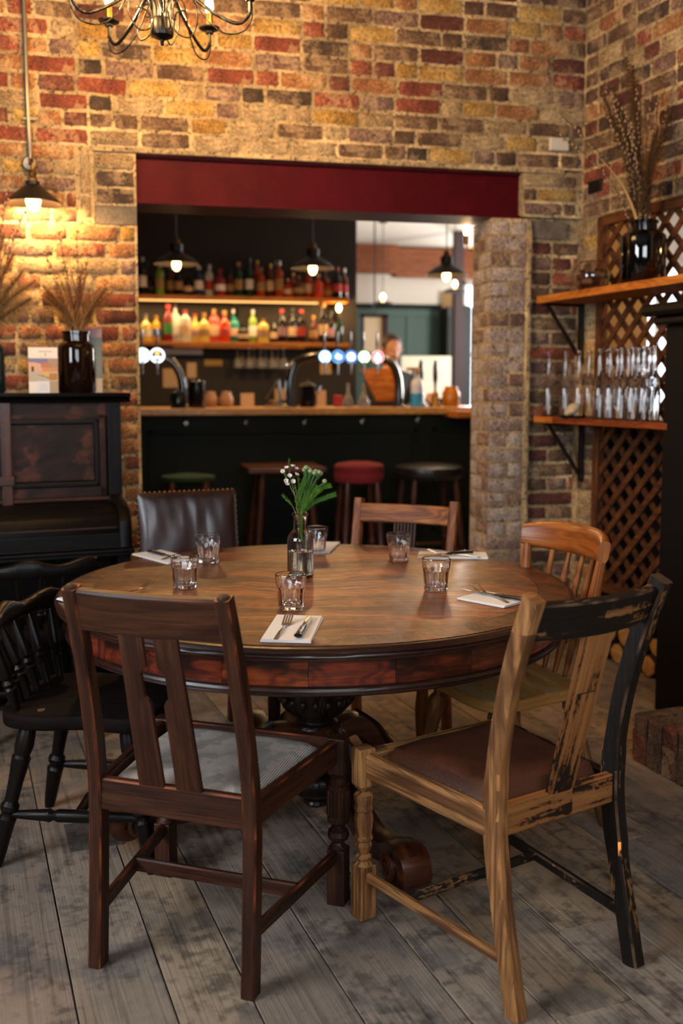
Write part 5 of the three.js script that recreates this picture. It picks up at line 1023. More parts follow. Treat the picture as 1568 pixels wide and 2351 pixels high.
// big black jar and its branches
const JP = shelfAt(1474, 640, 0.125, S1Y);
{
  const o = thing('black_jar', 'large black glass jar with dried willow branches on the pine shelf', 'vase', JP);
  part('jar', lathe(jarProfile(0.098, 0.275, 0.058, 0.064), 48, 0.8), phys({ color: 0x030405, roughness: 0.07, clearcoat: 1, clearcoatRoughness: 0.05 }), o);
}
{
  const k = 530, f = (x, y, d, kind) => { const v = V(0, 0, 0).addScaledVector(camRt, (x - 1474) / k).add(V(0, (512 - y) / k, 0)); v.addScaledVector(JP.clone().setY(0).normalize(), -(d + 0.1 + Math.max(0, (x - 1440) / k) * 1.5)); return [v.x, v.y, v.z, kind]; };
  dryBunch('willow_branches', 'dried pussy willow and grass plumes reaching out of the black jar', JP.clone().add(V(0, 0.265, 0)), [f(1280, 292, 0.12, 'willow'), f(1278, 332, 0.1, 'willow'), f(1362, 245, 0.05, 'willow'), f(1376, 215, 0.02, 'willow'), f(1390, 232, 0.06, 'willow'), f(1405, 240, 0, 'willow'), f(1449, 225, 0.04, 'willow'), f(1440, 300, 0.05, 'willow'), f(1545, 195, -0.02, 'willow'), f(1500, 270, 0.06, 'willow'), f(1420, 270, 0.08, 'willow'), f(1395, 215, -0.03, 'plume'), f(1440, 165, -0.05, 'plume'), f(1425, 150, -0.02, 'plume'), f(1450, 210, 0.0, 'plume'), f(1375, 235, 0, 'plume'), f(1500, 330, 0, 'plume'), f(1350, 360, 0.05, 'blade'), f(1530, 300, 0.03, 'plume'), f(1470, 260, 0, 'brown'), f(1485, 250, 0.03, 'twig')], 91);
}
// glass bowl of cones and corks
{
  const P = shelfAt(1357, 655, 0.13, S1Y), o = thing('cork_bowl', 'round clear glass bowl holding wine corks on the pine shelf', 'bowl', P);
  part('bowl', lathe([[0, 0.002], [0.045, 0.002], [0.07, 0.02], [0.088, 0.06], [0.086, 0.095], [0.068, 0.125], [0.055, 0.135], [0.058, 0.142], [0.05, 0.138], [0.065, 0.122], [0.082, 0.094], [0.084, 0.06], [0.066, 0.022], [0.042, 0.007], [0, 0.007]], 40, 1.0), phys({ color: 0xffffff, roughness: 0.01, transmission: 1, thickness: 0.004, ior: 1.5 }), o);
  const r = rng(17), cork = fin(new THREE.CylinderGeometry(0.0145, 0.0145, 0.045, 12)), cm = [std({ color: 0x5a3018, roughness: 0.9 }), std({ color: 0x3c1a10, roughness: 0.8 }), std({ color: 0x7a5230, roughness: 0.9 })];
  for (let i = 0; i < 22; i++) { const a = r() * 6.28, q = 0.055 * Math.sqrt(r()), c = single('wine_cork', 'wine cork in the round glass bowl', 'cork', cork, cm[i % 3], P.clone().add(V(Math.cos(a) * q, 0.022 + 0.075 * (i / 22), Math.sin(a) * q)), 0, 'corks in the bowl'); c.rotation.set(r() * 3, r() * 3, 1.2 + r() * 0.6); }
}
// clear bottles on the lower shelf
const clearGlass = phys({ color: 0xffffff, roughness: 0.01, transmission: 1, thickness: 0.003, ior: 1.5 });
const carafe = lathe([[0, 0.002], [0.024, 0.0], [0.028, 0.004], [0.0285, 0.12], [0.026, 0.145], [0.018, 0.185], [0.013, 0.22], [0.0115, 0.26], [0.0115, 0.308], [0.0135, 0.31], [0.0135, 0.32], [0.0108, 0.32], [0.0103, 0.26], [0.0118, 0.22], [0.0168, 0.185], [0.0248, 0.145], [0.0273, 0.12], [0.0268, 0.008], [0, 0.006]], 24, 0.8);
[[1258, 0.17], [1296, 0.17], [1327, 0.18], [1350, 0.1], [1374, 0.19], [1392, 0.1], [1398, 0.2], [1415, 0.11], [1424, 0.2], [1440, 0.1], [1450, 0.2], [1462, 0.11], [1475, 0.2], [1488, 0.1], [1499, 0.19]].forEach(([x, off], i) => {
  const P = shelfAt(x, 950, off, S2Y + 0.0005);
  single('glass_bottle', i < 3 ? 'slender clear glass bottle standing apart at the pillar end of the reddish shelf' : 'slender clear glass bottle in the crowded rows on the reddish shelf', 'bottle', carafe, clearGlass, P, 0, 'clear bottles on the reddish shelf');
});
{
  const P = shelfAt(1313, 955, 0.215, S2Y);
  single('black_dish', 'small black dish under a pale stone among the clear bottles', 'dish', lathe([[0, 0], [0.05, 0], [0.06, 0.008], [0.062, 0.013], [0.052, 0.008], [0, 0.006]], 28), M.black, P);
  const g = new THREE.IcosahedronGeometry(0.034, 3), p = g.attributes.position; for (let i = 0; i < p.count; i++) { const x = p.getX(i), y = p.getY(i), z = p.getZ(i), k = 1 + 0.16 * Math.sin(x * 90 + y * 60) * Math.cos(z * 80); p.setXYZ(i, x * k * 1.1, (y * 0.75 + x * 0.4) * k, z * k); }
  single('pale_stone', 'pale lump of stone in the small black dish', 'stone', fin(g, 0.5), std({ color: 0xb8a485, roughness: 0.95 }), P.clone().add(V(0, 0.04, 0)));
}
// ------------------------------------------------------------------ trellis, logs
{
  const o = thing('trellis_panel', 'dark brown diagonal wooden trellis across the alcove', 'trellis', onRight(0, 0, 0), WTURN), a0 = 0.168, a1 = 1.3, b0 = 0.35, b1 = 2.168;
  const m1 = wood(woodTex('#2c1509', '#573012', '#6f431e', { seed: 21 }), 0.7), m2 = wood(woodTex('#261207', '#4c2a10', '#613a1a', { seed: 22 }), 0.75);
  for (const q of [[a0, a0 + 0.045, b0, b1], [a1 - 0.045, a1, b0, b1], [a0, a1, b1 - 0.045, b1], [a0, a1, b0, b0 + 0.045]]) part('frame_rail', rbx(...q, -0.02, 0.022, 0.003), m1, o);
  const pitch = 0.118;
  for (const dirn of [1, -1]) for (let c = -3; c < 4; c += pitch) {
    // line y = dirn * (s - a0) + c, clipped to the panel
    const pts = [];
    for (const s of [a0 + 0.03, a1 - 0.03]) { const y = b0 + dirn * (s - a0) + c; if (y >= b0 + 0.03 && y <= b1 - 0.03) pts.push([s, y]); }
    for (const y of [b0 + 0.03, b1 - 0.03]) { const s = a0 + (y - b0 - c) / dirn; if (s > a0 + 0.03 && s < a1 - 0.03) pts.push([s, y]); }
    if (pts.length < 2) continue;
    const [A, B] = [pts[0], pts[pts.length - 1]];
    if (Math.hypot(A[0] - B[0], A[1] - B[1]) < 0.05) continue;
    const z = dirn > 0 ? 0.004 : -0.008;
    part('slat', bar([A[0], A[1], z], [B[0], B[1], z], 0.011, 0.03, { ref: V(0, 0, 1), c: 0.001, n: 1 }), dirn > 0 ? m1 : m2, o);
  }
  const store = thing('log_store', 'dark boarded log store behind the lower trellis', 'log store', onRight(0, 0, 0), WTURN), sb = std({ color: 0x1a120c, roughness: 0.9 });
  part('top_board', rbx(0.16, 1.3, 1.15, 1.175, -0.34, -0.03), sb, store); part('back_board', rbx(0.16, 1.3, 0, 1.15, -0.36, -0.34), sb, store); part('side_board', rbx(0.157, 0.17, 0, 1.15, -0.34, -0.03), sb, store);
  const bark = std({ map: woodTex('#20150e', '#3c2a1c', '#56402c', { seed: 24, k: 14 }), roughness: 1 }), cut = std({ map: woodTex('#8a6234', '#b08548', '#c49c5e', { seed: 25, k: 9 }), roughness: 0.9 });
  const logG = [0, 1, 2].map((k) => { const r = rng(40 + k), n = 14, prof = Array.from({ length: n }, (_, i) => { const a = (i / n) * 6.2832, w = k === 2 ? (a > 3.6 ? 0.62 : 1) : 1; return [Math.cos(a) * 0.055 * w * rr(0.88, 1.1, r), Math.sin(a) * 0.055 * w * rr(0.88, 1.1, r)]; }); return [slab(prof, 0.3, 0.002), slab(prof.map(([x, y]) => [x * 0.9, y * 0.9]), 0.303, 0.001)]; });
  const r = rng(77); let i = 0;
  for (let row = 0; row < 3; row++) for (let s = 0.24 + (row % 2) * 0.055; s < 1.25; s += 0.116) {
    const L = thing('split_log', 'split firewood log stacked at the foot of the trellis', 'log', onRight(s, 0.056 + row * 0.1, -0.17), WTURN, 'firewood under the trellis'), g = logG[i++ % 3];
    part('bark', g[0], bark, L); part('cut_face', g[1], cut, L, 'pale sawn end'); L.rotation.z = 0; const sc = rr(0.82, 1.0, r); L.scale.set(sc, sc, 1); L.rotateZ(r() * 6.28);
  }
}
// ------------------------------------------------------------------ black fireplace surround and brick hearth
{
  const o = thing('fireplace_surround', 'tall black painted fireplace surround with mantel shelf', 'fireplace', onRight(0, 0), WTURN), bk = phys({ color: 0x060506, roughness: 0.65, specularIntensity: 0.35 });
  part('jamb', rbx(0.975, 1.32, 0, 1.6, 0.026, 0.25, 0.006), bk, o); part('jamb', rbx(2.2, 2.55, 0, 1.6, 0.026, 0.25, 0.006), bk, o);
  part('frieze', rbx(1.32, 2.2, 1.1, 1.6, 0.01, 0.245, 0.006), bk, o); part('fire_back', rbx(1.32, 2.2, 0, 1.1, 0.01, 0.03), M.black, o);
  part('mantel_shelf', merge([rbx(0.9, 2.62, 1.635, 1.685, 0.026, 0.33, 0.02), rbx(0.94, 2.58, 1.6, 1.636, 0.026, 0.29, 0.012)]), phys({ color: 0x070606, roughness: 0.4, specularIntensity: 0.6 }), o);
  const h = thing('brick_hearth', 'raised hearth of worn bricks before the fireplace', 'hearth', onRight(0, 0), WTURN);
  part('bed', rbx(1.42, 2.5, 0, 0.155, 0.27, 0.68, 0.004), M.mortar, h);
  const mats = [BR.sooty, BR.brown, BR.sooty, BR.deep], r = rng(63), bg = [0, 1, 2].map((k) => { const g = new RoundedBoxGeometry(0.07, 0.105, 0.21, 1, 0.008), p = g.attributes.position, q = rng(90 + k); const seen = new Map(); for (let i = 0; i < p.count; i++) { const key = [p.getX(i), p.getY(i), p.getZ(i)].map((v) => v.toFixed(3)).join(); if (!seen.has(key)) seen.set(key, [rr(-0.003, 0.003, q), rr(-0.004, 0.004, q), rr(-0.003, 0.003, q)]); const d = seen.get(key); p.setXYZ(i, p.getX(i) + d[0], p.getY(i) + d[1], p.getZ(i) + d[2]); } g.computeVertexNormals(); return boxUV(g); });
  for (let s = 1.45; s < 2.5; s += 0.079) for (const off of [0.59, 0.375]) { const b = part('brick', bg[Math.floor(r() * 3)], mats[Math.floor(r() * 4)], h); b.position.set(s, 0.125 + rr(-0.004, 0.004, r), off); b.rotation.y = rr(-0.02, 0.02, r); }
  for (let off = 0.31; off < 0.7; off += 0.079) { const b = part('brick', bg[Math.floor(r() * 3)], mats[Math.floor(r() * 4)], h); b.position.set(1.41, 0.053, off); b.rotation.z = 0; b.scale.z = 0.4; }
  for (let s = 1.45; s < 2.5; s += 0.079) { const b = part('brick', bg[Math.floor(r() * 3)], mats[Math.floor(r() * 4)], h); b.position.set(s, 0.053, 0.665); b.scale.z = 0.3; }
}
// small white sensor box on the brickwork
{
  const P = atZ(1283, 332, ZW + 0.014), o = thing('sensor_box', 'small white plastic sensor box on the brick wall', 'sensor', P);
  part('housing', rbox(0.1, 0.062, 0.026, 0.005), std({ color: 0xc9bfb0, roughness: 0.6 }), o); part('grille', rbox(0.03, 0.006, 0.004, 0.001, [0.025, 0.018, 0.013]), std({ color: 0x8a8278, roughness: 0.7 }), o);
}

{
  const P = onRight(1.12, 2.0, -0.55), o = thing('side_room_lamp', 'black pendant lamp in the space behind the trellis', 'lamp', P);
  part('cord', tube([[0, 0.1, 0], [0, 0.5, 0], [0, BCEIL - 2.0, 0]], 0.004, 6, 6, V(1, 0, 0)), M.black, o); part('shade', lathe([[0.03, 0.1], [0.05, 0.09], [0.13, 0.03], [0.126, 0.03], [0.04, 0.08]], 30, 0.7), enamel, o); part('bulb', tf(edison(0.03, 0.085), [0, 0.01, 0]), bulbGlow([1, 0.66, 0.24], 9), o, 'glowing filament bulb'); pointLight('side_room_glow', P.clone(), 1.6, 1.2);
}

{ // small black air vent let into the brickwork
  const [s, y] = rayRight(1368, 428, 0), o = thing('air_vent', 'small black iron air vent in the brick wall', 'vent', onRight(s, y, 0.004), WTURN);
  part('frame', rbox(0.11, 0.06, 0.012, 0.003), M.black, o); for (let k = -1; k < 2; k++) part('louvre', rbox(0.09, 0.008, 0.012, 0.002, [0, k * 0.016, 0.006], [0.5, 0, 0]), M.blackIron, o);
}
// ------------------------------------------------------------------ bar counter
const BZ = -6.9, barTop = 1.206;
const counter = thing('bar_counter', 'dark green panelled bar counter with a pale wooden top', 'bar');
{
  const g = M.bottleGreen, fr = (x0, x1, y0, y1) => [[x0, x1, y1 - 0.03, y1], [x0, x1, y0, y0 + 0.03], [x0, x0 + 0.03, y0, y1], [x1 - 0.03, x1, y0, y1]].forEach(([a, b, c, d]) => part('panel_moulding', rbox(b - a, d - c, 0.02, 0.006, [(a + b) / 2, (c + d) / 2, BZ - 0.03]), g, counter));
  part('front', rbox(5.0, barTop - 0.05, 0.06, 0.003, [0.7, (barTop - 0.05) / 2, BZ - 0.07]), g, counter);
  part('body', rbox(5.0, barTop - 0.05, 0.4, 0.003, [0.7, (barTop - 0.05) / 2, BZ - 0.32]), M.black, counter);
  part('top', rbox(5.1, 0.048, 0.66, 0.006, [0.7, barTop - 0.024, BZ - 0.29]), wood(woodTex('#8a5a22', '#bb8640', '#d0a45c', { seed: 26, k: 3 }), 0.4, { coat: 0.3 }), counter);
  part('plinth', rbox(5.0, 0.12, 0.03, 0.003, [0.7, 0.06, BZ - 0.03]), g, counter);
  fr(-1.6, 0.05, 0.3, 1.055); fr(0.195, 2.11, 0.3, 1.055); fr(2.23, 3.1, 0.3, 1.055);
  part('flap_end', rbox(0.6, 0.046, 0.3, 0.005, [2.62, barTop - 0.048, BZ + 0.1]), W.pine, counter);
}
const hookG = merge([fin(new THREE.CylinderGeometry(0.012, 0.012, 0.006, 12).rotateX(Math.PI / 2)), tube([[0, 0, 0.003], [0, -0.005, 0.03], [0, 0.012, 0.042]], 0.005, 8, 10, V(1, 0, 0)), tube([[0, -0.008, 0.003], [0, -0.03, 0.02], [0, -0.022, 0.032]], 0.004, 8, 10, V(1, 0, 0)), tf(new THREE.SphereGeometry(0.008, 8, 6), [0, 0.016, 0.042])].map((g) => fin(g, 0.8)));
[[427, 972], [565, 970], [699, 970], [831, 968], [958, 964]].forEach(([x, y]) => single('coat_hook', 'small metal coat hook under the bar top', 'hook', hookG, MF.steel, atZ(x, y, BZ - 0.038), 0, 'coat hooks along the bar front'));

// ------------------------------------------------------------------ stools
function stool(name, label, x, R, Y, thick, mat, legMat, square) {
  const o = thing(name, label, 'stool', [x, 0, -6.42]);
  if (square) part('seat', rbox(R * 2, thick, R * 1.8, 0.008, [0, Y - thick / 2, 0]), mat, o);
  else part('seat', lathe([[0, Y - thick], [R * 0.94, Y - thick], [R, Y - thick * 0.8], [R, Y - thick * 0.55], [R * 0.975, Y - thick * 0.5], [R, Y - thick * 0.45], [R * 0.99, Y - thick * 0.15], [R * 0.9, Y - 0.005], [R * 0.5, Y + 0.006], [0, Y + 0.008]], 36, 0.7), mat, o);
  const lp = [[0.014, 0], [0.016, 0.1], [0.02, 0.4], [0.024, 0.42], [0.018, 0.45], [0.024, 0.6], [0.018, 0.8], [0.022, 0.85], [0.017, 1]];
  for (const [a, b] of [[-1, -1], [1, -1], [-1, 1], [1, 1]]) part('leg', turned([a * R * 0.85, 0, b * R * 0.85], [a * R * 0.6, Y - thick, b * R * 0.6], lp, 12), legMat, o);
  for (const [a, b, c, d] of [[-1, -1, 1, -1], [-1, 1, 1, 1], [-1, -1, -1, 1], [1, -1, 1, 1]]) part('footrest', bar([a * R * 0.78, 0.26, b * R * 0.78], [c * R * 0.78, 0.26, d * R * 0.78], 0.02, 0.02, { n: 1 }), legMat, o);
  return o;
}
const velvet = (c) => phys({ color: c, roughness: 0.9, sheen: 1, sheenColor: new THREE.Color(c).multiplyScalar(1.5), sheenRoughness: 0.4 });
stool('bar_stool', 'low bar stool with a round green baize seat', atZ(432, 1090, -6.42).x, 0.172, 0.79, 0.035, velvet(0x0b3018), W.legred);
stool('bar_stool', 'plain wooden square-topped high stool beside the green stool', atZ(648, 1070, -6.42).x, 0.25, 0.842, 0.035, W.legred, W.darkOak, true);
stool('bar_stool', 'bar stool with a padded crimson velvet seat', atZ(824, 1062, -6.42).x, 0.165, 0.85, 0.125, velvet(0x6a0c1a), W.legred);
stool('bar_stool', 'wide bar stool with a padded black leather seat', atZ(985, 1066, -6.42).x, 0.235, 0.83, 0.09, phys({ color: 0x101012, roughness: 0.35 }), W.darkOak);

// ------------------------------------------------------------------ back-bar shelves and bottles
const SU = 2.105, SL = 1.726;
const barWood = wood(woodTex('#6a3a0e', '#a0601c', '#bd7d2c', { seed: 27, k: 4 }), 0.5);
for (const [Y, lab] of [[SU, 'upper wooden back-bar shelf edged with a warm light strip'], [SL, 'lower wooden back-bar shelf with glasses hanging below']]) {
  const o = thing('bottle_shelf', lab, 'shelf', [0, 0, 0]);
  part('board', rbox(2.4, 0.035, 0.24, 0.004, [0.74, Y - 0.018, -8.487]), barWood, o);
  for (const x of [-0.1, 0.99, 1.85]) part('bracket', merge([rbox(0.03, 0.2, 0.014, 0.002, [x, Y - 0.135, -8.6]), rbox(0.03, 0.012, 0.2, 0.002, [x, Y - 0.042, -8.5]), bar([x, Y - 0.22, -8.59], [x, Y - 0.045, -8.42], 0.012, 0.03, { ref: V(0, 0.7, 0.7), n: 1 })]), M.blackIron, o);
  if (Y === SL) for (const z of [-8.375, -8.465, -8.555]) part('glass_rack_rail', rbox(1.1, 0.008, 0.03, 0.002, [1.0, Y - 0.046, z]), barWood, o);
  if (Y === SU) {
    part('light_strip', rbox(1.9, 0.012, 0.012, 0.003, [0.72, Y - 0.045, -8.4]), bulbGlow([1, 0.5, 0.1], 1.1), o, 'warm glowing light strip');
    areaLight('shelf_strip_light', new THREE.Color(1, 0.62, 0.26), 32, 1.9, 0.05, V(0.72, Y - 0.055, -8.4), V(0.72, Y - 1, -8.45));
  }
}
const glassT = (c, t = 0.55, r = 0.12) => phys({ color: c, roughness: r, transmission: t, thickness: 0 });
const GM = { clear: ['clear', glassT(0xf0ecdc, 0.6)], pale: ['pale yellow', glassT(0xf0dc78, 0.55)], yellow: ['yellow', glassT(0xe8b010, 0.5)], amber: ['amber', glassT(0xb84408, 0.5)], dark: ['near-black', std({ color: 0x120d0b, roughness: 0.12 })], brown: ['brown', glassT(0x5a2a10, 0.3)], green: ['dark green', glassT(0x14381c, 0.3)], lime: ['lime green', glassT(0x9ab84a, 0.5)], pink: ['pink', glassT(0xe86a5c, 0.5)], orange: ['orange', glassT(0xe85010, 0.5)], teal: ['teal', glassT(0x2c9a8e, 0.5)], white: ['frosted white', glassT(0xd8d2c4, 0.3, 0.5)], red: ['red', std({ color: 0x7a1418, roughness: 0.3 })], navy: ['navy', std({ color: 0x1c2440, roughness: 0.2 })] };
const LM = { cream: std({ color: 0xb89a78, roughness: 0.8 }), white: std({ color: 0xc8beb4, roughness: 0.8 }), red: std({ color: 0x9a2a26, roughness: 0.8 }), tan: std({ color: 0x8a6a42, roughness: 0.8 }), blue: std({ color: 0x3a4a78, roughness: 0.8 }), mauve: std({ color: 0x8a6a74, roughness: 0.8 }), black: std({ color: 0x151210, roughness: 0.7 }), green: std({ color: 0x3a7a30, roughness: 0.8 }) };
const CM = { black: std({ color: 0x14110f, roughness: 0.5 }), red: std({ color: 0x8a1c1c, roughness: 0.5 }), gold: std({ color: 0x9a7230, roughness: 0.35, metalness: 0.8 }), silver: std({ color: 0xa8a4a0, roughness: 0.3, metalness: 0.9 }), white: std({ color: 0xc8c0b8, roughness: 0.6 }), cork: std({ color: 0xa07848, roughness: 0.9 }) };
const shapeCache = new Map();
function bottleShape(kind, H) {
  const key = kind + H.toFixed(2);
  if (shapeCache.has(key)) return shapeCache.get(key);
  const R = { tall: 0.036, wine: 0.0375, round: 0.046, flask: 0.049, wide: 0.048 }[kind], sh = { tall: 0.66, wine: 0.62, round: 0.58, flask: 0.6, wide: 0.68 }[kind], n = 0.0135;
  const body = lathe([[0, 0.002], [R * 0.92, 0], [R, 0.006], [R, H * sh], [R * 0.9, H * (sh + 0.05)], [R * 0.5, H * (sh + 0.13)], [n, H * (sh + 0.18)], [n, H * 0.93], [n * 1.15, H * 0.935], [n * 1.15, H * 0.95], [0, H * 0.95]], 20, 0.8);
  const label = lathe([[R + 0.0004, H * 0.2], [R + 0.001, H * 0.2], [R + 0.001, H * (sh - 0.16)], [R + 0.0004, H * (sh - 0.16)]], 20);
  const cap = lathe([[n * 1.05, H * 0.88], [n * 1.25, H * 0.88], [n * 1.25, H], [0, H]], 12);
  const out = [body, label, cap]; shapeCache.set(key, out); return out;
}
function shelfBottle([px, topY, kind, g, l, c], Y, z, where) {
  const P = atZ(px, 700, z), H = clamp(atZ(px, topY, z).y - Y, 0.16, 0.42), q = Math.round(H * 50) / 50, [b, la, ca] = bottleShape(kind, q);
  const o = thing('liquor_bottle', `${GM[g][0]} ${kind === 'flask' || kind === 'wide' ? 'squat ' : ''}glass bottle, ${l} label, ${c} cap, on the ${where} shelf`, 'bottle', [P.x, Y, z], px * 0.7, `bottles on the ${where} bar shelf`);
  part('glass', b, GM[g][1], o); part('label', la, LM[l], o); part('cap', ca, CM[c], o);
}
const UP = [[328, 592, 'tall', 'dark', 'white', 'silver'], [345, 628, 'round', 'dark', 'black', 'black'], [368, 605, 'tall', 'lime', 'tan', 'white'], [393, 612, 'tall', 'brown', 'tan', 'silver'], [411, 615, 'tall', 'dark', 'tan', 'gold'], [433, 628, 'round', 'dark', 'cream', 'black'], [457, 610, 'tall', 'navy', 'white', 'white'], [481, 610, 'tall', 'clear', 'red', 'silver'], [506, 618, 'round', 'red', 'white', 'red'], [530, 615, 'round', 'brown', 'tan', 'black'], [548, 604, 'tall', 'green', 'tan', 'cork'], [573, 594, 'wine', 'green', 'white', 'green' in CM ? 'green' : 'black'], [599, 614, 'tall', 'amber', 'tan', 'cork'], [620, 604, 'tall', 'brown', 'cream', 'gold'], [641, 598, 'tall', 'amber', 'tan', 'silver'], [661, 640, 'flask', 'amber', 'cream', 'silver'], [686, 632, 'flask', 'brown', 'tan', 'gold'], [708, 622, 'tall', 'amber', 'cream', 'cork'], [731, 628, 'round', 'orange', 'red', 'white'], [753, 640, 'flask', 'amber', 'tan', 'gold'], [774, 614, 'wine', 'dark', 'red', 'red'], [789, 616, 'wine', 'brown', 'red', 'silver']];
const LO = [[334, 722, 'round', 'pale', 'white', 'silver'], [358, 722, 'tall', 'yellow', 'blue', 'gold'], [386, 700, 'tall', 'red', 'green', 'red'], [402, 697, 'flask', 'white', 'white', 'black'], [425, 713, 'wide', 'clear', 'cream', 'red'], [447, 720, 'round', 'pale', 'mauve', 'red'], [468, 716, 'round', 'pale', 'tan', 'gold'], [491, 710, 'wide', 'pink', 'cream', 'cork'], [515, 712, 'round', 'orange', 'red', 'cork'], [537, 712, 'round', 'teal', 'cream', 'white'], [558, 745, 'flask', 'dark', 'cream', 'black'], [580, 711, 'tall', 'lime', 'white', 'silver'], [604, 732, 'wide', 'pale', 'tan', 'gold'], [630, 735, 'wine', 'dark', 'cream', 'black'], [647, 708, 'wine', 'dark', 'mauve', 'red'], [671, 708, 'wine', 'dark', 'cream', 'black'], [692, 710, 'wine', 'dark', 'red', 'red'], [719, 726, 'wine', 'brown', 'tan', 'gold'], [742, 698, 'wine', 'dark', 'cream', 'cork'], [760, 712, 'wine', 'dark', 'mauve', 'black']];
UP.forEach((b, i) => shelfBottle(b, SU, i % 2 ? -8.475 : -8.415, 'upper')); LO.forEach((b, i) => shelfBottle(b, SL, i % 2 ? -8.535 : -8.425, 'lower'));
[[338, 600], [400, 612], [470, 620], [590, 600], [630, 600], [672, 625], [745, 620]].forEach(([x, y], i) => shelfBottle([x, y, 'tall', ['dark', 'brown', 'dark', 'amber', 'dark', 'amber', 'brown'][i], ['black', 'tan', 'cream'][i % 3], ['black', 'gold'][i % 2]], SU, -8.572, 'upper'));
// wine glasses hanging under the lower shelf
const wineG = lathe([[0.034, 0], [0.034, 0.003], [0.004, 0.006], [0.0032, -0.0], [0.0032, -0.075], [0.012, -0.085], [0.032, -0.11], [0.037, -0.14], [0.033, -0.175], [0.032, -0.175], [0.036, -0.14], [0.031, -0.112], [0.01, -0.088], [0, -0.085]], 20, 0.9);
for (let i = 0; i < 9; i++) { const P = atZ(545 + i * 13.2 * (1 + (i % 2) * 0.02), 840, -8.44); single('wine_glass', 'stemmed wine glass hanging upside down under the lower bar shelf', 'glass', wineG, glassT(0xdedad4, 0.85, 0.02), [P.x, SL - 0.041, -8.42 - (i % 2) * 0.09], 0, 'hanging wine glasses'); }
// lamp with a candle bulb at the shelf end
{
  const P = atZ(778, 780, -8.4), o = thing('bottle_lamp', 'green bottle lamp with a glowing bulb at the end of the lower shelf', 'lamp', [P.x, SL, -8.4]);
  part('bottle', bottleShape('wine', 0.24)[0], GM.green[1], o); part('holder', tf(lathe([[0, 0], [0.014, 0], [0.016, 0.03], [0, 0.03]], 12), [0, 0.225, 0]), agedBrass, o);
  part('bulb', tf(edison(0.022, 0.07), [0, 0.29, 0], [Math.PI, 0, 0]), bulbGlow([1, 0.7, 0.32], 9), o, 'glowing bulb'); pointLight('bottle_lamp_glow', V(P.x, SL + 0.3, -8.4), 0.5, 1);
}
// ------------------------------------------------------------------ pendant lamps
function pendant(label, at, R, glow, I, up, inverted = false) {
  const o = thing('pendant_lamp', label, 'lamp', at, 0, 'pendant lamps over the bar');
  const k = R / 0.155;
  part('cord', tube([[0, 0.12 * k, 0], [0, up / 2, 0], [0, up, 0]], 0.004, 6, 6, V(1, 0, 0)), M.black, o);
  part('shade', lathe([[0.03 * k, 0.12 * k], [0.045 * k, 0.12 * k], [0.045 * k, 0.07 * k], [0.06 * k, 0.055 * k], [0.11 * k, 0.03 * k], [0.148 * k, -0.005 * k], [0.155 * k, -0.015 * k], [0.151 * k, -0.015 * k], [0.106 * k, 0.024 * k], [0.05 * k, 0.05 * k], [0.03 * k, 0.06 * k]], 36, 0.6), enamel, o, 'black enamel shade');
  part('lamp_holder', lathe([[0, 0.16 * k], [0.02 * k, 0.16 * k], [0.028 * k, 0.13 * k], [0.034 * k, 0.1 * k], [0, 0.1 * k]], 18), agedBrass, o);
  part('bulb', tf(edison(0.03, 0.085), [0, -0.005, 0]), bulbGlow([1, 0.66, 0.24], glow), o, 'glowing filament bulb');
  part('ceiling_rose', lathe([[0, up - 0.025], [0.045, up - 0.02], [0.05, up], [0, up]], 18), M.black, o);
  pointLight('pendant_glow', at.clone().add(V(0, -0.01, 0)), I, 1.2);
}
for (const [x, y, lab] of [[405, 602, 'black enamel pendant lamp over the bar nearest the piano side'], [718, 612, 'black enamel pendant lamp over the middle of the bar'], [1025, 628, 'black enamel pendant lamp over the bar beside the pillar']]) { const P = atZ(x, y, -7.0); pendant(lab.replace('nearest the piano side', 'at the piano end'), P, 0.155, 9, 1.6, BCEIL - P.y); }
for (const [x, y, z, lab] of [[879, 694, -9.9, 'small black pendant lamp hanging low in the room beyond the bar'], [1044, 664, -9.7, 'small black pendant lamp beside the red post beyond the bar']]) {
  const P = atZ(x, y, z), o = thing('pendant_lamp', lab, 'lamp', P, 0, 'pendant lamps over the bar'), up = BCEIL - P.y;
  part('cord', tube([[0, 0.06, 0], [0, up / 2, 0], [0, up, 0]], 0.004, 6, 6, V(1, 0, 0)), M.black, o);
  part('shade', lathe([[0, 0.02], [0.04, 0.015], [0.1, -0.01], [0.12, -0.03], [0.116, -0.03], [0.04, 0.006], [0, 0.01]], 30, 0.7), enamel, o); part('bulb', tf(edison(0.026, 0.07), [0, 0.045, 0], [Math.PI, 0, 0]), bulbGlow([1, 0.75, 0.3], 7), o, 'glowing filament bulb');
  part('ceiling_rose', lathe([[0, up - 0.025], [0.045, up - 0.02], [0.05, up], [0, up]], 18), M.black, o); pointLight('far_pendant_glow', P.clone().add(V(0, 0.045, 0)), 0.25, 1);
}
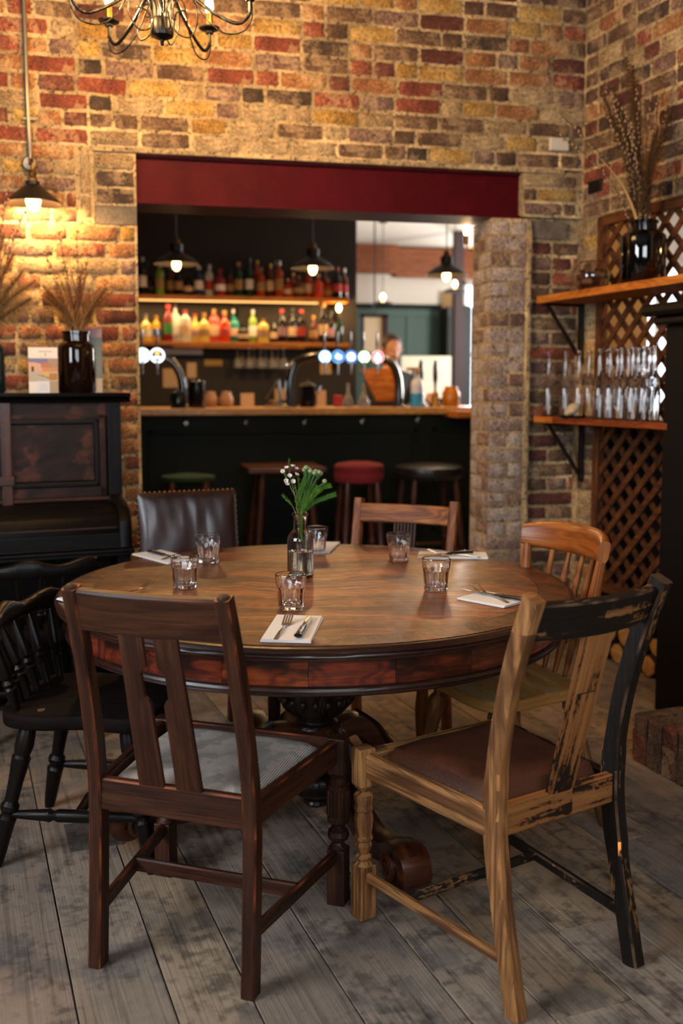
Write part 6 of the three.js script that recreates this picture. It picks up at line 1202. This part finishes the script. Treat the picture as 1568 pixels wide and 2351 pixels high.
{
  const P = atZ(1071, 530, -5.1), o = thing('wall_sconce', 'bare candle bulb on a brass sconce behind the pillar', 'lamp', P);
  part('bulb', lathe([[0, -0.025], [0.012, -0.02], [0.017, 0], [0.013, 0.025], [0.005, 0.045], [0, 0.05]], 16, 1), bulbGlow([1, 0.72, 0.36], 9), o, 'glowing candle bulb');
  part('holder', tf(lathe([[0, 0], [0.012, 0], [0.012, 0.045], [0, 0.045]], 12), [0, -0.07, 0]), agedBrass, o); part('arm', tube([[0, -0.07, 0], [0.01, -0.1, 0.03], [0.05, -0.1, 0.1], [0.06, -0.08, 0.122]], 0.005, 8, 14, V(0, 1, 0.1)), agedBrass, o);
  part('back_plate', tf(lathe([[0, 0], [0.03, 0], [0.03, 0.008], [0, 0.012]], 16), [0.06, -0.08, 0.122], [-Math.PI / 2, 0, 0]), agedBrass, o); pointLight('sconce_glow', P.clone().add(V(0, 0.01, 0)), 0.35, 1);
}
// ------------------------------------------------------------------ beer fonts with lit badges
const chrome = std({ color: 0xb8b6b4, roughness: 0.12, metalness: 1 }), fontBlack = phys({ color: 0x060607, roughness: 0.2, clearcoat: 1, clearcoatRoughness: 0.08 });
function badge(kind) {
  return cardTex((c, w) => {
    const col = { ice: ['#e8f6ff', '#3a9ad8', '#ffffff'], blue: ['#0c2c6a', '#4aa0e0', '#e6f4ff'], deep: ['#12489a', '#2a70c8', '#f2faff'], green: ['#f4fff4', '#4a9a4a', '#ffffff'], red: ['#b01020', '#f0b0b8', '#fff2f0'], gold: ['#0c1418', '#c0c8d0', '#e8a040'] }[kind];
    c.fillStyle = col[1]; c.fillRect(0, 0, w, w); c.fillStyle = col[0]; c.beginPath(); c.arc(w / 2, w / 2, w * 0.43, 0, 7); c.fill(); c.fillStyle = col[2]; c.beginPath();
    if (kind === 'red') { c.moveTo(w * 0.5, w * 0.12); c.quadraticCurveTo(w * 0.62, w * 0.35, w * 0.72, w * 0.4); c.quadraticCurveTo(w * 0.9, w * 0.8, w * 0.5, w * 0.86); c.quadraticCurveTo(w * 0.1, w * 0.8, w * 0.3, w * 0.38); c.fill(); }
    else if (kind === 'blue') { c.arc(w * 0.42, w * 0.5, w * 0.16, 0, 7); c.arc(w * 0.62, w * 0.52, w * 0.18, 0, 7); c.fill(); c.fillRect(w * 0.4, w * 0.22, w * 0.12, w * 0.3); }
    else if (kind === 'gold') { c.arc(w * 0.5, w * 0.32, w * 0.16, 0, 7); c.fill(); c.fillStyle = '#b8d8e8'; c.fillRect(w * 0.15, w * 0.58, w * 0.7, w * 0.16); }
    else { c.arc(w / 2, w / 2, w * 0.33, 0, 7); c.fill(); }
  }, 128, 128);
}
function fontTap(o, x, kind) {
  const t = badge(kind), f = new THREE.CircleGeometry(0.044, 28), d = part('lit_badge', boxUV(tf(new THREE.CylinderGeometry(0.049, 0.049, 0.026, 28), [x, 1.566, 0.06], [Math.PI / 2, 0, 0])), chrome, o, 'round lit beer badge');
  f.translate(x, 1.566, 0.0735); part('badge_face', f, std({ map: t, emissive: 0xffffff, emissiveMap: t, emissiveIntensity: 2.4, roughness: 0.3 }), d);
  const s = part('tap', merge([tf(new THREE.CylinderGeometry(0.008, 0.006, 0.1, 10), [x, 1.49, 0.075]), tf(new THREE.CylinderGeometry(0.014, 0.014, 0.05, 12), [x, 1.56, 0.03], [Math.PI / 2, 0, 0])].map((g) => fin(g))), chrome, o);
  part('tap_handle', fin(tf(lathe([[0, 0], [0.006, 0], [0.006, 0.02], [0.009, 0.04], [0.008, 0.13], [0, 0.135]], 12), [x, 1.612, 0.04], [0.12, 0, 0])), chrome, s);
}
{
  const z = -7.05, o = thing('beer_font', 'black arched beer font with five round lit badges on the bar', 'beer tap', [0, 0, z]);
  part('arch', tube([[1.2, barTop, 0], [1.2, 1.4, 0], [1.24, 1.52, 0], [1.36, 1.567, 0], [1.6, 1.57, 0], [1.84, 1.567, 0], [1.95, 1.52, 0], [2.0, 1.4, 0], [2.005, barTop, 0]], 0.03, 14, 60, V(0, 0, 1)), fontBlack, o);
  for (const x of [1.2, 2.005]) part('foot', tf(lathe([[0, 0], [0.05, 0], [0.05, 0.012], [0.036, 0.02], [0, 0.02]], 20), [x, barTop, 0]), fontBlack, o);
  [[746, 'ice'], [776, 'blue'], [806, 'deep'], [836, 'green'], [867, 'red']].forEach(([px, k]) => fontTap(o, atZ(px, 819, z + 0.07).x, k));
  const o2 = thing('beer_font', 'black arched beer font with two lit badges beside the brick jamb', 'beer tap', [0, 0, z]);
  part('arch', tube([[-0.3, barTop, 0], [-0.3, 1.4, 0], [-0.24, 1.54, 0], [-0.1, 1.567, 0], [0.2, 1.567, 0], [0.36, 1.53, 0], [0.43, 1.42, 0], [0.44, barTop, 0]], 0.03, 14, 50, V(0, 0, 1)), fontBlack, o2);
  for (const x of [-0.3, 0.44]) part('foot', tf(lathe([[0, 0], [0.05, 0], [0.05, 0.012], [0.036, 0.02], [0, 0.02]], 20), [x, barTop, 0]), fontBlack, o2);
  [[327, 'ice'], [361, 'gold']].forEach(([px, k]) => fontTap(o2, atZ(px, 819, z + 0.07).x, k));
}
for (const [px, lab] of [[966, 'black hand pump handle beside the spray bottle'], [999, 'black hand pump handle with gold base beside the honey jar']]) {
  const P = atZ(px, 900, -7.15), o = thing('hand_pump', lab, 'beer pump', [P.x, barTop, -7.15]);
  part('base', lathe([[0, 0], [0.045, 0], [0.045, 0.02], [0.03, 0.03], [0.024, 0.08], [0.03, 0.09], [0.018, 0.11], [0, 0.11]], 20), px > 980 ? MF.brass : fontBlack, o); part('handle', tf(lathe([[0, 0], [0.008, 0], [0.01, 0.06], [0.018, 0.1], [0.02, 0.18], [0.012, 0.23], [0.008, 0.24], [0, 0.245]], 16), [0, 0.105, 0]), fontBlack, o);
}
// ------------------------------------------------------------------ things on the bar
const onBar = (px, z) => { const P = atZ(px, 930, z); return V(P.x, barTop + 0.0005, z); };
{
  const o = thing('spray_bottle', 'spray bottle with white top and blue liquid on the bar', 'spray bottle', onBar(957, -6.98));
  part('liquid', lathe([[0, 0], [0.045, 0], [0.048, 0.006], [0.048, 0.1], [0, 0.1]], 24), std({ color: 0x3a9ac8, roughness: 0.25 }), o); part('shell', lathe([[0.048, 0.1], [0.048, 0.15], [0.04, 0.19], [0.018, 0.215], [0.016, 0.235], [0, 0.235]], 24, 0.8), std({ color: 0xc9ccd2, roughness: 0.35 }), o);
  const h = part('trigger_head', merge([rbox(0.035, 0.04, 0.05, 0.006, [0, 0.255, 0]), rbox(0.1, 0.024, 0.03, 0.005, [-0.03, 0.275, 0])]), std({ color: 0xb08a62, roughness: 0.6 }), o); part('trigger', bar([-0.035, 0.262, 0], [-0.028, 0.215, 0], 0.01, 0.014, { n: 2, ref: V(0, 0, 1) }), M.black, h);
}
single('honey_jar', 'amber yellow jar on the bar by the pillar', 'jar', lathe([[0, 0], [0.062, 0], [0.068, 0.01], [0.068, 0.1], [0.055, 0.125], [0.05, 0.13], [0.05, 0.15], [0, 0.152]], 28, 0.8), phys({ color: 0xb8740e, roughness: 0.25, transmission: 0.2, thickness: 0 }), onBar(1035, -7.2));
{
  const z = -7.25, a = atZ(828, 847, z), b = atZ(905, 847, z), c = atZ(905, 920, z), d = atZ(865, 920, z), g = slab([[d.x, d.y], [c.x, c.y], [b.x, b.y], [a.x, a.y]], 0.022, 0.003); g.translate(-1.85, -barTop, 0);
  const o = single('chopping_board', 'slanted orange wooden board behind the beer font', 'board', g, W.pine, [1.85, barTop, z]);
  const st = thing('board_stand', 'black stand under the slanted wooden board', 'stand', [atZ(884, 925, z).x, barTop, z - 0.075]); part('plate', rbox(0.2, 0.045, 0.1, 0.004, [0, 0.0225, 0]), M.black, st); part('back_rest', rbox(0.1, 0.2, 0.012, 0.003, [0, 0.12, -0.035]), M.black, st);
}
const flaskG = lathe([[0, 0.002], [0.04, 0], [0.046, 0.02], [0.03, 0.07], [0.014, 0.1], [0.012, 0.16], [0.018, 0.175], [0.015, 0.175], [0.01, 0.16], [0.012, 0.1], [0.027, 0.07], [0.043, 0.02], [0, 0.006]], 22, 0.9);
for (const [px, lab] of [[799, 'small clear glass carafe beside the red tin'], [835, 'small clear glass carafe in front of the wooden board']]) single('glass_carafe', lab, 'carafe', flaskG, glassT(0xd8d4d0, 0.8, 0.02), onBar(px, -7.15));
single('red_tin', 'small square red tin on the bar', 'tin', rbox(0.06, 0.085, 0.05, 0.006, [0, 0.0425, 0]), std({ color: 0x9a1c22, roughness: 0.5 }), onBar(776, -7.25));
single('coffee_tin', 'tall black canister with a lid on the bar by the jamb', 'canister', lathe([[0, 0], [0.058, 0], [0.06, 0.005], [0.06, 0.15], [0.05, 0.16], [0.05, 0.165], [0.062, 0.168], [0.062, 0.185], [0.012, 0.195], [0.014, 0.21], [0, 0.215]], 26, 0.6), phys({ color: 0x0c0c0e, roughness: 0.2 }), onBar(452, -6.96));
single('black_kettle', 'small black pot standing next to the tall canister', 'pot', lathe([[0, 0], [0.05, 0], [0.056, 0.02], [0.054, 0.08], [0.04, 0.11], [0.012, 0.12], [0.012, 0.135], [0, 0.137]], 24, 0.8), phys({ color: 0x0c0c0e, roughness: 0.2 }), onBar(409, -6.935));
for (const [px, w, h, lab] of [[738, 0.07, 0.12, 'cream card propped beside the red tin'], [568, 0.1, 0.1, 'cream card holder near the hanging glasses']]) single('menu_card', lab, 'card', rbox(w, h, 0.006, 0.001, [0, h / 2, 0]), LM.cream, onBar(px, -7.3), 0.1);
for (const [px, lab] of [[484, 'cream round storage jar next to the tall canister'], [520, 'cream round storage jar beside the cream card']]) single('storage_jar', lab, 'jar', lathe([[0, 0], [0.04, 0], [0.052, 0.03], [0.05, 0.07], [0.034, 0.095], [0.036, 0.11], [0, 0.115]], 24, 0.8), std({ color: 0x9a7454, roughness: 0.4 }), onBar(px, -7.28));
{
  const o = thing('bar_mixer', 'metal and black bar mixer between the two fonts', 'mixer', onBar(706, -7.16));
  part('jug', lathe([[0, 0], [0.06, 0], [0.064, 0.02], [0.058, 0.12], [0.066, 0.15], [0.06, 0.15], [0.05, 0.12], [0, 0.02]], 26, 0.8), phys({ color: 0x16181c, roughness: 0.12, metalness: 0.6 }), o); part('spout', tube([[0.05, 0.1, 0], [0.085, 0.12, 0.01], [0.095, 0.15, 0.01]], 0.012, 8, 10), chrome, o); part('lid', lathe([[0, 0.15], [0.064, 0.15], [0.05, 0.17], [0.012, 0.178], [0.01, 0.195], [0, 0.197]], 24, 0.7), M.black, o);
  const q = thing('juice_press', 'chrome lever press standing near the cream card', 'press', onBar(630, -7.2));
  part('base', rbox(0.16, 0.02, 0.1, 0.005, [0, 0.01, 0]), chrome, q); part('column', bar([0.05, 0.02, 0], [0.03, 0.2, 0], 0.02, 0.02, { ref: V(0, 0, 1) }), chrome, q); part('lever', bar([0.03, 0.19, 0], [-0.06, 0.06, 0], 0.016, 0.014, { ref: V(0, 0, 1) }), chrome, q); part('cup', lathe([[0, 0.02], [0.03, 0.02], [0.04, 0.05], [0.036, 0.05], [0, 0.03]], 18), chrome, q);
}
// signs on the dark wall under the shelf
for (const [px, py, w, h, lab] of [[392, 868, 0.13, 0.16, 'pale pinkish notice on the dark wall behind the arched font'], [440, 850, 0.08, 0.13, 'narrow pale notice on the dark wall above the black pot'], [652, 905, 0.16, 0.1, 'wide cream card on the dark wall behind the lever press']]) { const P = atZ(px, py, -8.6); single('wall_notice', lab, 'notice', rbox(w, h, 0.006, 0.001), LM.cream, [P.x, P.y, -8.606]); }
for (const [px, py, w, h, m, lab] of [[408, 807, 0.42, 0.05, LM.white, 'long pale light fitting under the lower shelf'], [490, 833, 0.155, 0.055, std({ color: 0x8a6a1c, roughness: 0.6 }), 'small yellow warning sign on the dark wall'], [748, 846, 0.1, 0.1, LM.cream, 'small cream framed notice on the dark wall']]) { const P = atZ(px, py, -8.6); single(h === 0.05 ? 'light_fitting' : 'wall_sign', lab, h === 0.05 ? 'fitting' : 'sign', rbox(w, h, 0.012, 0.002), m, [P.x, P.y, -8.603]); }

// ------------------------------------------------------------------ the room beyond
{
  const Z = -11.66, w = (x0, x1, y0, y1, z0, z1, r = 0.004) => rbox(x1 - x0, y1 - y0, z1 - z0, r, [(x0 + x1) / 2, (y0 + y1) / 2, (z0 + z1) / 2]), gx = (px, py = 700, z = Z) => atZ(px, py, z).x, gy = (py, px = 900, z = Z) => atZ(px, py, z).y;
  const p = thing('wall_panelling', 'grey-green wooden wall panelling in the room beyond the bar', 'panelling', [0, 0, 0]), yt = gy(708);
  part('backing', w(2.2, 4.2, 0, yt, Z - 0.02, Z + 0.01), M.greenPaint, p); part('dado_rail', w(2.2, 4.2, yt, yt + 0.05, Z - 0.02, Z + 0.05), M.bottleGreen, p);
  for (let x = 2.5; x < 4.2; x += 0.47) { part('stile', w(x - 0.04, x + 0.04, 0, yt, Z, Z + 0.028), M.greenPaint, p); }
  for (const y of [1.55, 0.8, yt - 0.05]) part('rail', w(2.2, 4.2, y - 0.045, y + 0.045, Z, Z + 0.026), M.greenPaint, p);
  const c = thing('frieze_board', 'brown painted boarding below the ceiling of the far room', 'boarding', [0, 0, 0]);
  part('board', w(2.2, gx(905, 600), gy(630), BCEIL - 0.001, Z, Z + 0.16), M.brownPaint, c); part('board', w(gx(905, 600), 4.6, gy(640, 1000), gy(572, 1000), Z, Z + 0.07), M.brownPaint, c);
  const d = thing('dark_cupboard', 'tall black cupboard against the far green panelling', 'cupboard', [gx(1030), 0, -11.45]); part('body', rbox(0.3, yt, 0.3, 0.004, [0.02, yt / 2, 0]), M.black, d); part('door', rbox(0.26, yt - 0.2, 0.02, 0.004, [0.02, yt / 2, 0.155]), M.black, d); part('escutcheon', tf(new THREE.SphereGeometry(0.05, 12, 8), [-0.01, yt - 0.25, 0.165], [0, 0, 0], [0.8, 1, 0.2]), LM.cream, d);
  single('wall_plaque', 'pale square picture over the black cupboard', 'picture', rbox(0.17, 0.2, 0.02, 0.003), LM.tan, [gx(1030, 688, -11.6), gy(688, 1030, -11.6), -11.6]);
  single('red_post', 'dark red painted post in the room beyond the bar', 'post', rbox(0.1, BCEIL, 0.1, 0.004, [0, BCEIL / 2, 0]), M.maroon, [gx(1053, 700, -10.4) - 0.01, 0, -10.4]);
  const P = atZ(978, 866, -9.6); const nb = thing('notice_board', 'large white board behind the hand pumps', 'board', [P.x, P.y, -9.6]); part('sheet', rbox(0.52, 0.42, 0.02, 0.003), M.cream, nb); part('stand', merge([rbox(0.03, P.y, 0.03, 0.002, [-0.2, -P.y / 2, -0.03]), rbox(0.03, P.y, 0.03, 0.002, [0.2, -P.y / 2, -0.03])]), M.black, nb);
  const fz = -9.0, q = atZ(852, 775, fz), fr = thing('framed_picture', 'cream picture in a dark frame beyond the end of the bar shelves', 'picture', [q.x + 0.03, q.y, fz]); part('frame', merge([rbox(0.26, 0.03, 0.03, 0.003, [0, 0.2, 0]), rbox(0.26, 0.03, 0.03, 0.003, [0, -0.2, 0]), rbox(0.06, 0.43, 0.03, 0.003, [0.1, 0, 0]), rbox(0.03, 0.43, 0.03, 0.003, [-0.115, 0, 0])]), M.maroon, fr); part('sheet', rbox(0.2, 0.38, 0.012, 0.002), M.cream, fr); part('hanger', rbox(0.012, BCEIL - q.y - 0.2, 0.012, 0.002, [0, (BCEIL - q.y + 0.2) / 2, 0]), M.black, fr);
}
// ------------------------------------------------------------------ person behind the bar
{
  const Z = -8.35, H0 = atZ(899, 800, Z), base = V(H0.x, 0, Z), head = H0.y - 0.005;
  const mc = (res, c, half, sdf) => {
    const m = new MarchingCubes(res, new THREE.MeshStandardMaterial(), false, false, 60000); m.isolation = 0; const h = res / 2;
    for (let k = 0; k < res; k++) for (let j = 0; j < res; j++) for (let i = 0; i < res; i++) m.field[i + j * res + k * res * res] = -sdf(c.x + ((i - h) / h) * half, c.y + ((j - h) / h) * half, c.z + ((k - h) / h) * half) * 20;
    m.update();
    const g = new THREE.BufferGeometry(); g.setAttribute('position', new THREE.BufferAttribute(m.positionArray.slice(0, m.count * 3).map((v, i) => v * half + [c.x, c.y, c.z][i % 3]), 3)); g.computeVertexNormals(); return boxUV(toCreasedNormals(g, 1.5));
  };
  const cap = (a, b, r1, r2) => (x, y, z) => { const bx = b[0] - a[0], by = b[1] - a[1], bz = b[2] - a[2], t = clamp(((x - a[0]) * bx + (y - a[1]) * by + (z - a[2]) * bz) / (bx * bx + by * by + bz * bz)); return Math.hypot(x - a[0] - bx * t, y - a[1] - by * t, z - a[2] - bz * t) - mix(r1, r2, t); };
  const ell = (c, r) => (x, y, z) => { const q = Math.hypot((x - c[0]) / r[0], (y - c[1]) / r[1], (z - c[2]) / r[2]); return (q - 1) * Math.min(...r); };
  const smin = (a, b, k) => { const h = clamp(0.5 + (0.5 * (b - a)) / k); return mix(b, a, h) - k * h * (1 - h); };
  const uni = (list, k) => (x, y, z) => list.reduce((s, f) => smin(s, f(x, y, z), k), 1e3);
  const o = thing('person', 'person with brown hair standing behind the bar looking down', 'person', base), hy = head;
  const skin = std({ color: 0xb07f68, roughness: 0.6 }), hairM = std({ color: 0x2a130c, roughness: 0.6 }), shirt = std({ color: 0x1c1f22, roughness: 0.9 }), pants = std({ color: 0x14151a, roughness: 0.9 });
  const headF = uni([ell([0, hy + 0.02, 0.01], [0.078, 0.095, 0.092]), ell([0, hy - 0.05, 0.035], [0.055, 0.06, 0.058]), ell([0, hy - 0.012, 0.106], [0.012, 0.026, 0.018]), ell([-0.08, hy - 0.005, 0], [0.012, 0.03, 0.02]), ell([0.08, hy - 0.005, 0], [0.012, 0.03, 0.02]), ell([0, hy - 0.058, 0.09], [0.024, 0.009, 0.01]), cap([0, hy - 0.08, -0.01], [0, hy - 0.2, -0.02], 0.052, 0.058)], 0.018);
  const eyes = (f) => (x, y, z) => Math.max(f(x, y, z), -Math.min(ell([-0.03, hy + 0.012, 0.104], [0.016, 0.009, 0.012])(x, y, z), ell([0.03, hy + 0.012, 0.104], [0.016, 0.009, 0.012])(x, y, z)));
  const hand = (s) => { const w = [s * 0.2, barTop + 0.07, 0.46], f = [cap([s * 0.24, 1.12, 0.2], w, 0.042, 0.028), ell([s * 0.195, barTop + 0.05, 0.5], [0.038, 0.02, 0.045])]; for (let k = 0; k < 4; k++) f.push(cap([s * (0.165 + k * 0.02), barTop + 0.045, 0.53], [s * (0.165 + k * 0.021), barTop + 0.022, 0.59 - Math.abs(k - 1.4) * 0.008], 0.0095, 0.008)); f.push(cap([s * 0.165, barTop + 0.045, 0.48], [s * 0.128, barTop + 0.022, 0.53], 0.011, 0.009)); return f; };
  const bodyF = uni([cap([0, hy - 0.22, -0.02], [0, 1.1, -0.02], 0.1, 0.12), cap([-0.17, hy - 0.27, -0.02], [-0.25, 1.12, 0.15], 0.045, 0.04), cap([0.17, hy - 0.27, -0.02], [0.25, 1.12, 0.15], 0.045, 0.04), ...hand(-1), ...hand(1)], 0.012);
  const hg = mc(56, V(0, hy - 0.03, 0.0), 0.19, eyes(headF)), bg = mc(96, V(0, 1.28, 0.2), 0.48, bodyF);
  part('body', merge([hg, bg]), skin, o);
  part('hair', mc(48, V(0, hy + 0.0, -0.02), 0.19, (x, y, z) => Math.max(uni([ell([0, hy + 0.032, -0.006], [0.09, 0.103, 0.1]), ell([0, hy - 0.06, -0.06], [0.075, 0.12, 0.05]), ell([0, hy + 0.1, -0.08], [0.04, 0.04, 0.04])], 0.02)(x, y, z), -ell([0, hy - 0.035, 0.1], [0.074, 0.1, 0.09])(x, y, z))), hairM, o, 'brown hair tied back');
  part('shirt', mc(72, V(0, 1.2, 0.02), 0.5, uni([cap([-0.11, hy - 0.27, -0.02], [0.11, hy - 0.27, -0.02], 0.08, 0.08), cap([0, hy - 0.32, -0.01], [0, 0.95, -0.01], 0.15, 0.14), cap([-0.17, hy - 0.28, -0.02], [-0.245, 1.13, 0.14], 0.062, 0.055), cap([0.17, hy - 0.28, -0.02], [0.245, 1.13, 0.14], 0.062, 0.055)], 0.05)), shirt, o);
  part('trousers', mc(64, V(0, 0.5, 0), 0.56, uni([cap([0, 0.92, 0], [0, 0.98, 0], 0.15, 0.145), cap([-0.09, 0.88, 0], [-0.1, 0.48, 0.02], 0.09, 0.062), cap([-0.1, 0.48, 0.02], [-0.1, 0.09, 0], 0.062, 0.05), cap([0.09, 0.88, 0], [0.1, 0.48, 0.02], 0.09, 0.062), cap([0.1, 0.48, 0.02], [0.1, 0.09, 0], 0.062, 0.05)], 0.04)), pants, o);
  for (const s of [-1, 1]) part('shoe', tf(new THREE.SphereGeometry(0.06, 16, 10), [s * 0.1, 0.046, 0.05], [0, 0, 0], [0.8, 0.75, 2.1]), M.black, o);
}
renderer.render(scene, camera);
